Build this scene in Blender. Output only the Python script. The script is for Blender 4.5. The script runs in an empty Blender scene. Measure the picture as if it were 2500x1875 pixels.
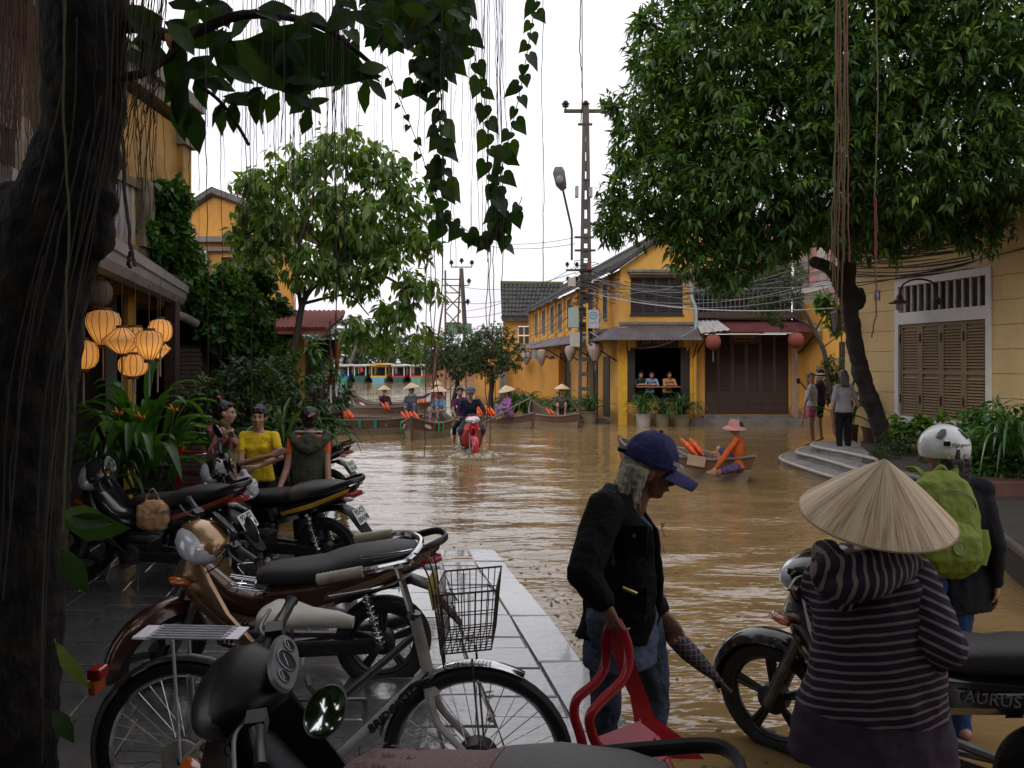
import bpy, math, random
import numpy as np
from mathutils import Vector, Matrix, noise
from math import sin, cos, pi, radians, sqrt
random.seed(7); np.random.seed(7)
S = bpy.context.scene
COL = S.collection

# ---------------------------------------------------------------- camera, sky, sun, exposure
FPX, CAMH, HY = 2050.0, 1.85, 885.0
cd = bpy.data.cameras.new('camera'); cam = bpy.data.objects.new('camera', cd); COL.objects.link(cam)
cam.location = (0, 0, CAMH); cam.rotation_euler = (radians(90), 0, 0)
cd.sensor_width = 36; cd.lens = FPX / 2500 * 36; cd.shift_y = -(937.5 - HY) / 2500
cd.clip_start = .05; cd.clip_end = 3000
S.camera = cam
W = bpy.data.worlds.new('World'); S.world = W; W.use_nodes = True
nt = W.node_tree; nt.nodes.clear()
wo = nt.nodes.new('ShaderNodeOutputWorld'); bg = nt.nodes.new('ShaderNodeBackground')
sky = nt.nodes.new('ShaderNodeTexSky'); sky.sky_type = 'NISHITA'; sky.sun_disc = False
sky.sun_elevation = radians(42); sky.sun_rotation = radians(-20); sky.air_density = 1.2; sky.dust_density = 3
tc = nt.nodes.new('ShaderNodeTexCoord'); mp = nt.nodes.new('ShaderNodeMapping'); mp.inputs['Scale'].default_value = (1, 1, 3)
nz = nt.nodes.new('ShaderNodeTexNoise'); nz.inputs['Scale'].default_value = 2.2; nz.inputs['Detail'].default_value = 6; nz.inputs['Roughness'].default_value = .5
rp = nt.nodes.new('ShaderNodeValToRGB')
rp.color_ramp.elements[0].position = .33; rp.color_ramp.elements[0].color = (5.7, 5.7, 6.5, 1)
rp.color_ramp.elements[1].position = .62; rp.color_ramp.elements[1].color = (8.7, 8.6, 9.0, 1)
mx = nt.nodes.new('ShaderNodeMix'); mx.data_type = 'RGBA'; mx.inputs['Factor'].default_value = .93
L = nt.links.new
L(tc.outputs['Generated'], mp.inputs['Vector']); L(mp.outputs[0], nz.inputs['Vector']); L(nz.outputs['Fac'], rp.inputs['Fac'])
L(sky.outputs[0], mx.inputs['A']); L(rp.outputs[0], mx.inputs['B']); L(mx.outputs['Result'], bg.inputs['Color'])
bg.inputs['Strength'].default_value = .135
L(bg.outputs[0], wo.inputs[0])
sd = bpy.data.lights.new('sun', 'SUN'); so = bpy.data.objects.new('sun', sd); COL.objects.link(so)
sd.energy = 1.0; sd.angle = radians(25); sd.color = (1, .96, .9)
so.rotation_euler = (radians(48), 0, radians(-20 + 0))
vs = S.view_settings; vs.view_transform = 'Standard'; vs.look = 'None'; vs.gamma = 1; vs.use_curve_mapping = False; vs.exposure = 0.16
S.cycles.use_denoising = True
S.cycles.max_bounces = 7; S.cycles.diffuse_bounces = 3; S.cycles.glossy_bounces = 3; S.cycles.transmission_bounces = 5; S.cycles.transparent_max_bounces = 6
S.cycles.caustics_reflective = False; S.cycles.caustics_refractive = False

def P(px, py, d):
    """point seen at (px, py) of the 2500 px wide photograph at depth d"""
    return Vector(((px - 1250) / FPX * d, d, CAMH - (py - HY) / FPX * d))

# ---------------------------------------------------------------- object helpers
def tag(o, label=None, cat=None, group=None, kind=None):
    if label: o['label'] = label
    if cat: o['category'] = cat
    if group: o['group'] = group
    if kind: o['kind'] = kind
    return o
def thing(name, label, cat, loc=(0, 0, 0), rz=0, group=None, rot=None, scale=1):
    o = bpy.data.objects.new(name, None); COL.objects.link(o)
    o.location = loc; o.rotation_euler = rot if rot else (0, 0, rz); o.scale = (scale,) * 3
    o.empty_display_size = .1
    return tag(o, label, cat, group)
def kids(o): return [c for c in bpy.data.objects if c.parent == o]
def inst(name, mesh, parent=None, M=None):
    o = bpy.data.objects.new(name, mesh); COL.objects.link(o)
    if parent: o.parent = parent
    if M is not None: o.matrix_local = M
    return o
def copy_tree(o, kidsof, parent=None):
    c = o.copy(); COL.objects.link(c)
    if parent: c.parent = parent
    for k in kidsof.get(o.name, []): copy_tree(k, kidsof, c)
    return c
def kidmap(root):
    m = {}
    for o in bpy.data.objects:
        if o.parent: m.setdefault(o.parent.name, []).append(o)
    return m

class MB:
    def __init__(s): s.v = []; s.f = []; s.m = []; s.M = None; s.mi = 0
    def add(s, vs, fs):
        b = len(s.v)
        if s.M is not None: vs = [s.M @ Vector(v) for v in vs]
        s.v += [tuple(v) for v in vs]; s.f += [tuple(i + b for i in f) for f in fs]; s.m += [s.mi] * len(fs); return s
    def box(s, c, d, R=None):
        x, y, z = d[0] / 2, d[1] / 2, d[2] / 2
        vs = [Vector(p) for p in ((-x, -y, -z), (x, -y, -z), (x, y, -z), (-x, y, -z), (-x, -y, z), (x, -y, z), (x, y, z), (-x, y, z))]
        if R is not None: vs = [R @ v for v in vs]
        c = Vector(c)
        return s.add([v + c for v in vs], [(0, 3, 2, 1), (4, 5, 6, 7), (0, 1, 5, 4), (1, 2, 6, 5), (2, 3, 7, 6), (3, 0, 4, 7)])
    def bbox(s, a, b): # by two corners
        return s.box([(a[i] + b[i]) / 2 for i in range(3)], [abs(b[i] - a[i]) for i in range(3)])
    def loft(s, rings, closed=True, cap=True):
        n = len(rings[0]); vs = [p for r in rings for p in r]; fs = []
        for i in range(len(rings) - 1):
            for j in range(n if closed else n - 1):
                k = (j + 1) % n
                fs.append((i * n + j, i * n + k, (i + 1) * n + k, (i + 1) * n + j))
        if cap and closed:
            fs.append(tuple(range(n))[::-1]); fs.append(tuple((len(rings) - 1) * n + j for j in range(n)))
        return s.add(vs, fs)
    def tube(s, pts, r, n=8, cap=True, flat=1.0, up=None, ph=0):
        pts = [Vector(p) for p in pts]
        if not hasattr(r, '__len__'): r = [r] * len(pts)
        rings = []; prev = None
        for i, p in enumerate(pts):
            t = (pts[min(i + 1, len(pts) - 1)] - pts[max(i - 1, 0)]).normalized()
            if prev is None:
                a = Vector(up) if up else (Vector((0, 0, 1)) if abs(t.z) < .9 else Vector((1, 0, 0)))
            else: a = prev
            a = (a - t * a.dot(t))
            if a.length < 1e-5: a = t.orthogonal()
            a.normalize(); b = t.cross(a); prev = a
            rings.append([p + a * (cos(2 * pi * k / n + ph) * r[i] * flat) + b * (sin(2 * pi * k / n + ph) * r[i]) for k in range(n)])
        return s.loft(rings, cap=cap)
    def eloft(s, path, right=(0, 1, 0), n=14, ex=2.0, cap=True):
        """path: (point, half width along right, half size across) ; superellipse exponent ex"""
        pts = [Vector(q[0]) for q in path]; rings = []
        R0 = Vector(right).normalized()
        for i, q in enumerate(path):
            t = (pts[min(i + 1, len(pts) - 1)] - pts[max(i - 1, 0)])
            if t.length < 1e-6: t = Vector((0, 0, 1))
            t.normalize(); rr = (R0 - t * R0.dot(t)).normalized(); b = t.cross(rr)
            ring = []
            for k in range(n):
                a = 2 * pi * k / n; c, s_ = cos(a), sin(a)
                e = 2 / ex
                ring.append(pts[i] + rr * (q[1] * math.copysign(abs(c) ** e, c)) + b * (q[2] * math.copysign(abs(s_) ** e, s_)))
            rings.append(ring)
        return s.loft(rings, cap=cap)
    def lathe(s, prof, n=16, M=None, cap=False, a0=0, a1=2 * pi):
        full = abs(a1 - a0 - 2 * pi) < 1e-6; m = n if full else n + 1; vs = []
        for r, z in prof:
            for k in range(m):
                a = a0 + (a1 - a0) * k / n; v = Vector((r * cos(a), r * sin(a), z)); vs.append(M @ v if M is not None else v)
        fs = []
        for i in range(len(prof) - 1):
            for j in range(n):
                k = (j + 1) % m
                fs.append((i * m + j, i * m + k, (i + 1) * m + k, (i + 1) * m + j))
        if cap: fs.append(tuple(range(m))[::-1]); fs.append(tuple((len(prof) - 1) * m + j for j in range(m)))
        return s.add(vs, fs)
    def prism(s, pts, h, M=None):
        """outline in local xy, extruded from -h/2 to h/2 along local z"""
        n = len(pts); vs = [Vector((p[0], p[1], -h / 2)) for p in pts] + [Vector((p[0], p[1], h / 2)) for p in pts]
        if M is not None: vs = [M @ v for v in vs]
        return s.add(vs, [tuple(range(n))[::-1], tuple(range(n, 2 * n))] + [(i, (i + 1) % n, n + (i + 1) % n, n + i) for i in range(n)])
    def ball(s, c, r, n=12, m=8, R=None):
        if not hasattr(r, '__len__'): r = (r, r, r)
        c = Vector(c); vs = []; fs = []
        for i in range(m + 1):
            th = pi * i / m
            for k in range(n):
                a = 2 * pi * k / n; v = Vector((r[0] * sin(th) * cos(a), r[1] * sin(th) * sin(a), r[2] * cos(th)))
                vs.append(c + (R @ v if R is not None else v))
        for i in range(m):
            for k in range(n): fs.append((i * n + k, (i + 1) * n + k, (i + 1) * n + (k + 1) % n, i * n + (k + 1) % n))
        return s.add(vs, fs)
    def cap(s, p0, r0, p1, r1, n=10):
        """rounded cone"""
        p0 = Vector(p0); p1 = Vector(p1); t = (p1 - p0); Ln = t.length
        if Ln < 1e-6: return s.ball(p0, max(r0, r1))
        t.normalize(); pts = []; rs = []
        for a in (80, 50, 20): pts.append(p0 - t * r0 * sin(radians(a))); rs.append(r0 * cos(radians(a)))
        pts.append(p0); rs.append(r0); pts.append(p1); rs.append(r1)
        for a in (20, 50, 80): pts.append(p1 + t * r1 * sin(radians(a))); rs.append(r1 * cos(radians(a)))
        return s.tube(pts, rs, n)
    def mesh(s, name, mats=None, smooth=True, ang=40):
        me = bpy.data.meshes.new(name); me.from_pydata(s.v, [], s.f)
        if mats:
            for m in (mats if isinstance(mats, (list, tuple)) else [mats]): me.materials.append(m)
        if any(s.m): me.polygons.foreach_set('material_index', s.m)
        import bmesh
        bm = bmesh.new(); bm.from_mesh(me); bmesh.ops.remove_doubles(bm, verts=bm.verts, dist=1e-5)
        bmesh.ops.recalc_face_normals(bm, faces=bm.faces); bm.to_mesh(me); bm.free()
        if smooth:
            me.polygons.foreach_set('use_smooth', [True] * len(me.polygons)); me.set_sharp_from_angle(angle=radians(ang))
        me.update(); return me
    def build(s, name, mats=None, parent=None, smooth=True, ang=40, M=None, bevel=0):
        o = inst(name, s.mesh(name, mats, smooth, ang), parent, M)
        if bevel:
            b = o.modifiers.new('b', 'BEVEL'); b.width = bevel; b.segments = 2; b.limit_method = 'ANGLE'; b.angle_limit = radians(35)
        return o
def T(x=0, y=0, z=0): return Matrix.Translation((x, y, z))
def RX(a): return Matrix.Rotation(radians(a), 4, 'X')
def RY(a): return Matrix.Rotation(radians(a), 4, 'Y')
def RZ(a): return Matrix.Rotation(radians(a), 4, 'Z')
def frame(o, x, y):
    """matrix with origin o, local x and y axes"""
    x = Vector(x).normalized(); z = x.cross(Vector(y)).normalized(); y = z.cross(x)
    m = Matrix((x, y, z)).transposed().to_4x4(); m.translation = Vector(o); return m
def box(name, a, b, m, parent=None, bevel=0): return MB().bbox(a, b).build(name, m, parent, smooth=False, bevel=bevel)
def smooth_path(pts, k=6):
    pts = [Vector(p) for p in pts]; out = []
    for i in range(len(pts) - 1):
        p0, p1, p2, p3 = pts[max(i - 1, 0)], pts[i], pts[i + 1], pts[min(i + 2, len(pts) - 1)]
        for j in range(k):
            t = j / k
            out.append(.5 * ((2 * p1) + (-p0 + p2) * t + (2 * p0 - 5 * p1 + 4 * p2 - p3) * t * t + (-p0 + 3 * p1 - 3 * p2 + p3) * t ** 3))
    out.append(pts[-1]); return out
def sag(a, b, s, n=10):
    a = Vector(a); b = Vector(b)
    return [a.lerp(b, i / n) - Vector((0, 0, s * 4 * (i / n) * (1 - i / n))) for i in range(n + 1)]
def text_mesh(txt, size, mat, extrude=.0015, shear=0, align='CENTER', spacing=1.0, bold=0):
    c = bpy.data.curves.new('lettering', 'FONT'); c.body = txt; c.size = size; c.extrude = extrude; c.shear = shear
    c.align_x = align; c.align_y = 'CENTER'; c.space_character = spacing; c.offset = bold; c.resolution_u = 3
    o = bpy.data.objects.new('tmp', c); COL.objects.link(o)
    dg = bpy.context.evaluated_depsgraph_get(); me = bpy.data.meshes.new_from_object(o.evaluated_get(dg))
    bpy.data.objects.remove(o); me.materials.clear(); me.materials.append(mat); return me
def sdf(mb, vox, name, mat, parent=None, smooth=3, disp=0, dscale=.15, M=None):
    """fuse overlapping shapes of mb into one continuous surface"""
    me = bpy.data.meshes.new('tmp'); me.from_pydata(mb.v, [], mb.f)
    import bmesh
    bm = bmesh.new(); bm.from_mesh(me); bmesh.ops.recalc_face_normals(bm, faces=bm.faces); bm.to_mesh(me); bm.free()
    o = bpy.data.objects.new('tmp', me); COL.objects.link(o)
    r = o.modifiers.new('r', 'REMESH'); r.mode = 'VOXEL'; r.voxel_size = vox
    sm = o.modifiers.new('s', 'SMOOTH'); sm.iterations = smooth; sm.factor = .6
    if disp:
        tx = bpy.data.textures.new('folds', 'CLOUDS'); tx.noise_scale = dscale; tx.noise_depth = 2
        d = o.modifiers.new('d', 'DISPLACE'); d.texture = tx; d.strength = disp; d.mid_level = .5; d.texture_coords = 'LOCAL'
    dg = bpy.context.evaluated_depsgraph_get(); m2 = bpy.data.meshes.new_from_object(o.evaluated_get(dg))
    bpy.data.objects.remove(o); m2.name = name; m2.materials.clear(); m2.materials.append(mat)
    m2.polygons.foreach_set('use_smooth', [True] * len(m2.polygons))
    return inst(name, m2, parent, M)

# ---------------------------------------------------------------- materials
MC = {}
def pm(key, col, rough=.55, metal=0., var=.18, vs=6., bump=.15, bs=40., coat=0., spec=.5, dirt=None, dscale=2.5, damt=.5, emis=None, es=0, stretch=None, alpha=1, trans=0, sheen=0, tide=None):
    if key in MC: return MC[key]
    m = bpy.data.materials.new(key); m.use_nodes = True; MC[key] = m
    N = m.node_tree.nodes; K = m.node_tree.links.new; b = N['Principled BSDF']
    tcn = N.new('ShaderNodeTexCoord'); mpn = N.new('ShaderNodeMapping'); K(tcn.outputs['Object'], mpn.inputs['Vector'])
    if stretch: mpn.inputs['Scale'].default_value = stretch
    n1 = N.new('ShaderNodeTexNoise'); n1.inputs['Scale'].default_value = vs; n1.inputs['Detail'].default_value = 5; K(mpn.outputs[0], n1.inputs['Vector'])
    r = N.new('ShaderNodeValToRGB'); K(n1.outputs['Fac'], r.inputs['Fac'])
    c = Vector(col[:3])
    r.color_ramp.elements[0].position = .3; r.color_ramp.elements[0].color = (*(c * (1 - var)), 1)
    r.color_ramp.elements[1].position = .7; r.color_ramp.elements[1].color = (*(c * (1 + var * .6)), 1)
    out = r.outputs[0]
    if dirt is not None:
        n2 = N.new('ShaderNodeTexNoise'); n2.inputs['Scale'].default_value = dscale; n2.inputs['Detail'].default_value = 8; n2.inputs['Roughness'].default_value = .65; K(mpn.outputs[0], n2.inputs['Vector'])
        r2 = N.new('ShaderNodeValToRGB'); r2.color_ramp.elements[0].position = .48; r2.color_ramp.elements[1].position = .72
        r2.color_ramp.elements[1].color = (damt, damt, damt, 1); K(n2.outputs['Fac'], r2.inputs['Fac'])
        x = N.new('ShaderNodeMix'); x.data_type = 'RGBA'; K(r2.outputs[0], x.inputs['Factor']); K(out, x.inputs['A']); x.inputs['B'].default_value = (*dirt[:3], 1)
        out = x.outputs['Result']
    if tide:                                   # silt and damp mark left by the flood, above the water line
        gp = N.new('ShaderNodeNewGeometry'); sz = N.new('ShaderNodeSeparateXYZ'); K(gp.outputs['Position'], sz.inputs[0]); nt_ = N.new('ShaderNodeTexNoise'); nt_.inputs['Scale'].default_value = 1.6; nt_.inputs['Detail'].default_value = 6; K(gp.outputs['Position'], nt_.inputs['Vector'])
        ma = N.new('ShaderNodeMath'); ma.operation = 'MULTIPLY_ADD'; K(nt_.outputs['Fac'], ma.inputs[0]); ma.inputs[1].default_value = -.55; K(sz.outputs['Z'], ma.inputs[2]); mt = N.new('ShaderNodeMapRange'); K(ma.outputs[0], mt.inputs['Value']); mt.inputs['From Min'].default_value = -.02; mt.inputs['From Max'].default_value = .22; mt.inputs['To Min'].default_value = .75; mt.inputs['To Max'].default_value = 0
        xt = N.new('ShaderNodeMix'); xt.data_type = 'RGBA'; K(mt.outputs[0], xt.inputs['Factor']); K(out, xt.inputs['A']); xt.inputs['B'].default_value = (*tide, 1); out = xt.outputs['Result']
    K(out, b.inputs['Base Color'])
    mr = N.new('ShaderNodeMapRange'); K(n1.outputs['Fac'], mr.inputs['Value']); mr.inputs['To Min'].default_value = max(0, rough * .8); mr.inputs['To Max'].default_value = min(1, rough * 1.2)
    K(mr.outputs[0], b.inputs['Roughness'])
    b.inputs['Metallic'].default_value = metal; b.inputs['Specular IOR Level'].default_value = spec
    b.inputs['Coat Weight'].default_value = coat; b.inputs['Coat Roughness'].default_value = .05
    b.inputs['Sheen Weight'].default_value = sheen
    if trans: b.inputs['Transmission Weight'].default_value = trans
    if bump:
        n3 = N.new('ShaderNodeTexNoise'); n3.inputs['Scale'].default_value = bs; n3.inputs['Detail'].default_value = 4; K(mpn.outputs[0], n3.inputs['Vector'])
        bn = N.new('ShaderNodeBump'); bn.inputs['Strength'].default_value = bump; bn.inputs['Distance'].default_value = .02; K(n3.outputs['Fac'], bn.inputs['Height']); K(bn.outputs[0], b.inputs['Normal'])
    if emis: b.inputs['Emission Color'].default_value = (*emis, 1); b.inputs['Emission Strength'].default_value = es
    return m
def leafmat(key, c1, c2, c3=None, rough=.4, tr=.35):
    """foliage: colour picked per leaf from the colour attribute 'rnd'"""
    if key in MC: return MC[key]
    m = bpy.data.materials.new(key); m.use_nodes = True; MC[key] = m
    N = m.node_tree.nodes; K = m.node_tree.links.new; b = N['Principled BSDF']; o = N['Material Output']
    at = N.new('ShaderNodeAttribute'); at.attribute_name = 'rnd'
    oi = N.new('ShaderNodeObjectInfo'); ad = N.new('ShaderNodeMath'); ad.operation = 'ADD'; K(at.outputs['Fac'], ad.inputs[0]); K(oi.outputs['Random'], ad.inputs[1])
    fr = N.new('ShaderNodeMath'); fr.operation = 'FRACT'; K(ad.outputs[0], fr.inputs[0])
    r = N.new('ShaderNodeValToRGB'); K(fr.outputs[0], r.inputs['Fac']); e = r.color_ramp.elements
    e[0].position = 0; e[0].color = (*c1, 1); e[1].position = .8; e[1].color = (*c2, 1)
    if c3: q = e.new(1.0); q.color = (*c3, 1)
    tcn = N.new('ShaderNodeTexCoord'); n1 = N.new('ShaderNodeTexNoise'); n1.inputs['Scale'].default_value = 9; K(tcn.outputs['Object'], n1.inputs['Vector'])
    hs = N.new('ShaderNodeHueSaturation'); K(r.outputs[0], hs.inputs['Color']); mr = N.new('ShaderNodeMapRange'); K(n1.outputs['Fac'], mr.inputs['Value']); mr.inputs['To Min'].default_value = .65; mr.inputs['To Max'].default_value = 1.35; K(mr.outputs[0], hs.inputs['Value'])
    K(hs.outputs[0], b.inputs['Base Color']); b.inputs['Roughness'].default_value = rough
    t = N.new('ShaderNodeBsdfTranslucent'); t2 = N.new('ShaderNodeMix'); t2.data_type = 'RGBA'; t2.blend_type = 'MULTIPLY'; t2.inputs['Factor'].default_value = 1; K(hs.outputs[0], t2.inputs['A']); t2.inputs['B'].default_value = (1.6, 1.7, .5, 1); K(t2.outputs['Result'], t.inputs['Color'])
    ms = N.new('ShaderNodeMixShader'); ms.inputs[0].default_value = tr; K(b.outputs[0], ms.inputs[1]); K(t.outputs[0], ms.inputs[2]); K(ms.outputs[0], o.inputs[0])
    return m
# ================================================================ ground, paving, water
def edgeX(y): return .48 - .18 * (y - 4.7)      # street edge of the near pavement
def groundz(x, y):
    z = .07
    z -= max(0, y - 5.8) * .030                        # pavement dips under the flood
    z -= max(0, x + .2) * .0
    z += .012 * noise.noise(Vector((x * .6, y * .6, 0)))
    if x < -1.8: z += min(1, (-1.8 - x) / 1.5) * (max(0, y - 6.5) * .028)
    return z
mud = pm('river_mud', (.16, .10, .055), rough=.9, bump=.3)
me = MB().add([(-1500, -60, -1.2), (1500, -60, -1.2), (1500, 1800, -1.2), (-1500, 1800, -1.2)], [(0, 1, 2, 3)]).build('ground', mud, smooth=False); tag(me, 'brown river bed and ground beneath the flood', kind='structure')

wm = bpy.data.materials.new('flood_water'); wm.use_nodes = True; N = wm.node_tree.nodes; K = wm.node_tree.links.new; b = N['Principled BSDF']
b.inputs['Base Color'].default_value = (.25, .135, .045, 1); b.inputs['Roughness'].default_value = .035; b.inputs['IOR'].default_value = 1.34; b.inputs['Specular IOR Level'].default_value = .75
g = N.new('ShaderNodeNewGeometry')
nn = N.new('ShaderNodeTexNoise'); nn.inputs['Scale'].default_value = .12; nn.inputs['Detail'].default_value = 4; K(g.outputs['Position'], nn.inputs['Vector'])
rr = N.new('ShaderNodeValToRGB'); rr.color_ramp.elements[0].position = .35; rr.color_ramp.elements[0].color = (.20, .126, .048, 1); rr.color_ramp.elements[1].position = .7; rr.color_ramp.elements[1].color = (.29, .19, .082, 1); K(nn.outputs['Fac'], rr.inputs['Fac']); K(rr.outputs[0], b.inputs['Base Color'])
def wave(scale, sx, sy, det, dist, strength, prev, rot=0, mask=None):
    m = N.new('ShaderNodeMapping'); m.inputs['Scale'].default_value = (sx, sy, 1); m.inputs['Rotation'].default_value = (0, 0, radians(rot)); K(g.outputs['Position'], m.inputs['Vector'])
    n = N.new('ShaderNodeTexNoise'); n.inputs['Scale'].default_value = scale; n.inputs['Detail'].default_value = det; n.inputs['Distortion'].default_value = dist; K(m.outputs[0], n.inputs['Vector'])
    bp = N.new('ShaderNodeBump'); bp.inputs['Strength'].default_value = strength; bp.inputs['Distance'].default_value = .1; K(n.outputs['Fac'], bp.inputs['Height'])
    if mask is not None: K(mask, bp.inputs['Strength'])
    if prev: K(prev.outputs[0], bp.inputs['Normal'])
    return bp
mk = N.new('ShaderNodeTexNoise'); mk.inputs['Scale'].default_value = .22; mk.inputs['Detail'].default_value = 3; K(g.outputs['Position'], mk.inputs['Vector'])
mkr = N.new('ShaderNodeMapRange'); K(mk.outputs['Fac'], mkr.inputs['Value']); mkr.inputs['From Min'].default_value = .35; mkr.inputs['From Max'].default_value = .65; mkr.inputs['To Min'].default_value = .03; mkr.inputs['To Max'].default_value = .2
w1 = wave(1.5, .75, 1.5, 1.5, .5, .20, None, 8)
w2 = wave(4.2, .6, 1.5, 2, .6, .2, w1, -10, mkr.outputs[0])
w3 = wave(12, .7, 1.5, 1, .2, .035, w2, 4)
K(w3.outputs[0], b.inputs['Normal'])
def water_z(x, y):
    z = 0
    for (k, a, th, ph) in ((3.1, .006, 80, 0), (4.7, .004, 100, 1.3), (7.9, .0028, 66, 2.1), (11.0, .002, 112, .4)):
        z += a * sin(k * (x * cos(radians(th)) + y * sin(radians(th))) + ph + 1.7 * sin(x * .9 + ph) * .6)
    r = math.hypot(x + .85, y - 16.5)                       # bow waves thrown out by the motorbike
    z += .012 * sin(r * 5.2) * math.exp(-r / 3.0) if r < 9 else 0
    return z * min(1, 40 / max(y, 1))
vs = []; ys = []; y = 1.2
while y < 60: ys.append(y); y += max(.07, y * .009)
ys += [60 + i * 4 for i in range(40)] + [240, 320, 500, 900, 1700]
nx = 190
for j, y in enumerate(ys):
    hw = max(4.5, y * .75) if y < 60 else (y * .75 if y < 250 else 1400)
    for i in range(nx + 1):
        x = -hw + 2 * hw * i / nx; vs.append((x, y, water_z(x, y)))
fs = [(j * (nx + 1) + i, j * (nx + 1) + i + 1, (j + 1) * (nx + 1) + i + 1, (j + 1) * (nx + 1) + i) for j in range(len(ys) - 1) for i in range(nx)]
o = MB().add(vs, fs).build('water', wm, ang=180); tag(o, 'muddy brown flood water filling the street and river', kind='structure')

# ---- near pavement: a bed slab with single flagstones on it
stone = pm('wet_stone', (.10, .098, .098), rough=.2, var=.4, vs=3, bump=.5, bs=9, spec=.8, coat=.8, dirt=(.05, .045, .038), dscale=3, damt=.7)
stone2 = pm('wet_stone_kerb', (.125, .123, .125), rough=.16, var=.3, vs=4, bump=.25, bs=11, spec=.8, coat=.8, dirt=(.06, .055, .05), dscale=6, damt=.45)
joint = pm('joint_dirt', (.05, .045, .04), rough=.3, bump=.4)
vs = []; fs = []; n = 40; xs = [-7 + i * .5 for i in range(14)]
rows = [-1 + i * .5 for i in range(34)]
for y in rows:
    e = edgeX(y) - .02
    for i in range(16): x = -7 + (e + 7) * i / 15; vs.append((x, y, groundz(x, y) - .014))
for j in range(len(rows) - 1):
    for i in range(15): fs.append((j * 16 + i, j * 16 + i + 1, (j + 1) * 16 + i + 1, (j + 1) * 16 + i))
k = len(vs)
for j, y in enumerate(rows): e = edgeX(y) - .02; vs.append((e, y, groundz(e, y) - .6))
for j in range(len(rows) - 1): fs.append((j * 16 + 15, k + j, k + j + 1, (j + 1) * 16 + 15))
pav = MB().add(vs, fs).build('pavement', joint, smooth=False); tag(pav, 'wet grey flagstone pavement with dark joints running down into the flood', kind='structure')
def flag(x0, x1, y0, y1, m, h=.035, name='flagstone', sk=.0):
    g_ = .005; J = lambda: random.uniform(-.009, .009); c = .012
    q = [(x0 + g_ + J(), y0 + g_ + J()), (x1 - g_ + J(), y0 + g_ + J()), (x1 - g_ + J() + sk, y1 - g_ + J()), (x0 + g_ + J() + sk, y1 - g_ + J())]
    cx, cy = (x0 + x1) / 2 + sk / 2, (y0 + y1) / 2; dz = random.uniform(-.006, .004); tl = (random.uniform(-.012, .012), random.uniform(-.012, .012))
    V = []
    for (s, z) in ((1, -h), (1, -.006), (.965, 0)):
        for (x, y) in q:
            X, Y = cx + (x - cx) * s, cy + (y - cy) * s
            V.append((X - cx, Y - cy, groundz(X, Y) + z + dz + tl[0] * (X - cx) + tl[1] * (Y - cy)))
    F = [(i, (i + 1) % 4, 4 + (i + 1) % 4, 4 + i) for i in range(4)] + [(4 + i, 4 + (i + 1) % 4, 8 + (i + 1) % 4, 8 + i) for i in range(4)] + [(8, 9, 10, 11)]
    return MB().add(V, F).build(name, m, pav, smooth=False, M=T(cx, cy, 0))
y = 1.6; cnt = 0
while y < 9.6:                                             # kerb stones along the street edge
    ln = random.uniform(.75, 1.0); sk = -.18 * ln; e = edgeX(y)
    flag(e - .273, e, y, y + ln, stone2, .1, 'kerbstone', sk); y += ln
for c in range(19):
    w = .36; y = 1.6 + random.uniform(0, .4) if c < 9 else 2.6
    ymax = 9.5 if c < 4 else (9.8 if c < 9 else 8.4)
    while y < ymax and cnt < 290:
        ln = random.uniform(.2, .55); e = edgeX(y) - .275; j0, j1 = .05 * sin(c * 5.1 + int(y * 1.3)), .05 * sin((c + 1) * 5.1 + int(y * 1.3))
        flag(e - w * (c + 1) + (j1 if c else j1), e - w * c + (j0 if c else 0), y, y + ln, stone, sk=-.18 * ln); cnt += 1; y += ln
# ================================================================ buildings
yel = pm('ochre_plaster', (.66, .35, .075), rough=.85, var=.16, vs=1.6, bump=.15, bs=30, dirt=(.22, .13, .06), dscale=1.8, damt=.5, stretch=(1, 1, .35), tide=(.17, .10, .045))
yel2 = pm('amber_plaster', (.64, .31, .065), rough=.85, var=.16, vs=1.2, bump=.15, bs=30, dirt=(.15, .10, .05), dscale=1.5, damt=.6, stretch=(1, 1, .4), tide=(.14, .09, .045))
cream = pm('pale_ochre_plaster', (.60, .43, .20), rough=.85, var=.09, vs=3, bump=.35, bs=70, dirt=(.36, .26, .13), dscale=1.4, damt=.35, stretch=(1, 1, .4), tide=(.25, .17, .08))
white = pm('white_trim', (.62, .60, .58), rough=.7, var=.08, vs=5, bump=.1)
dkw = pm('dark_timber', (.028, .022, .02), rough=.6, var=.3, vs=9, stretch=(1, 1, .2))
brw = pm('brown_timber', (.055, .03, .022), rough=.55, var=.25, vs=8)
tan = pm('tan_shutter_paint', (.21, .135, .065), rough=.6, var=.1, vs=6)
metalroof = pm('corrugated_grey', (.13, .115, .125), rough=.5, var=.25, vs=2, dirt=(.10, .05, .04), dscale=3)
redroof = pm('corrugated_red', (.115, .025, .027), rough=.6, var=.35, vs=2, dirt=(.07, .04, .03), dscale=2)
whiteroof = pm('corrugated_white', (.42, .41, .40), rough=.5, var=.2, vs=3)
tile = pm('dark_roof_tile', (.055, .052, .055), rough=.8, var=.5, vs=5, dirt=(.10, .12, .03), dscale=2, damt=.5)
redtile = pm('red_roof_tile', (.36, .10, .085), rough=.75, var=.3, vs=5, dirt=(.08, .05, .045), dscale=3, damt=.6)
stonest = pm('weathered_cement', (.20, .185, .17), rough=.8, var=.25, vs=4, bump=.3, dirt=(.05, .05, .035), dscale=3, damt=.7)
mould = pm('mouldy_wall', (.22, .17, .11), rough=.9, var=.4, vs=2.5, bump=.4, dirt=(.035, .04, .02), dscale=2, damt=.85)
blackint = pm('dark_interior', (.012, .011, .011), rough=.9, bump=0)
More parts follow.
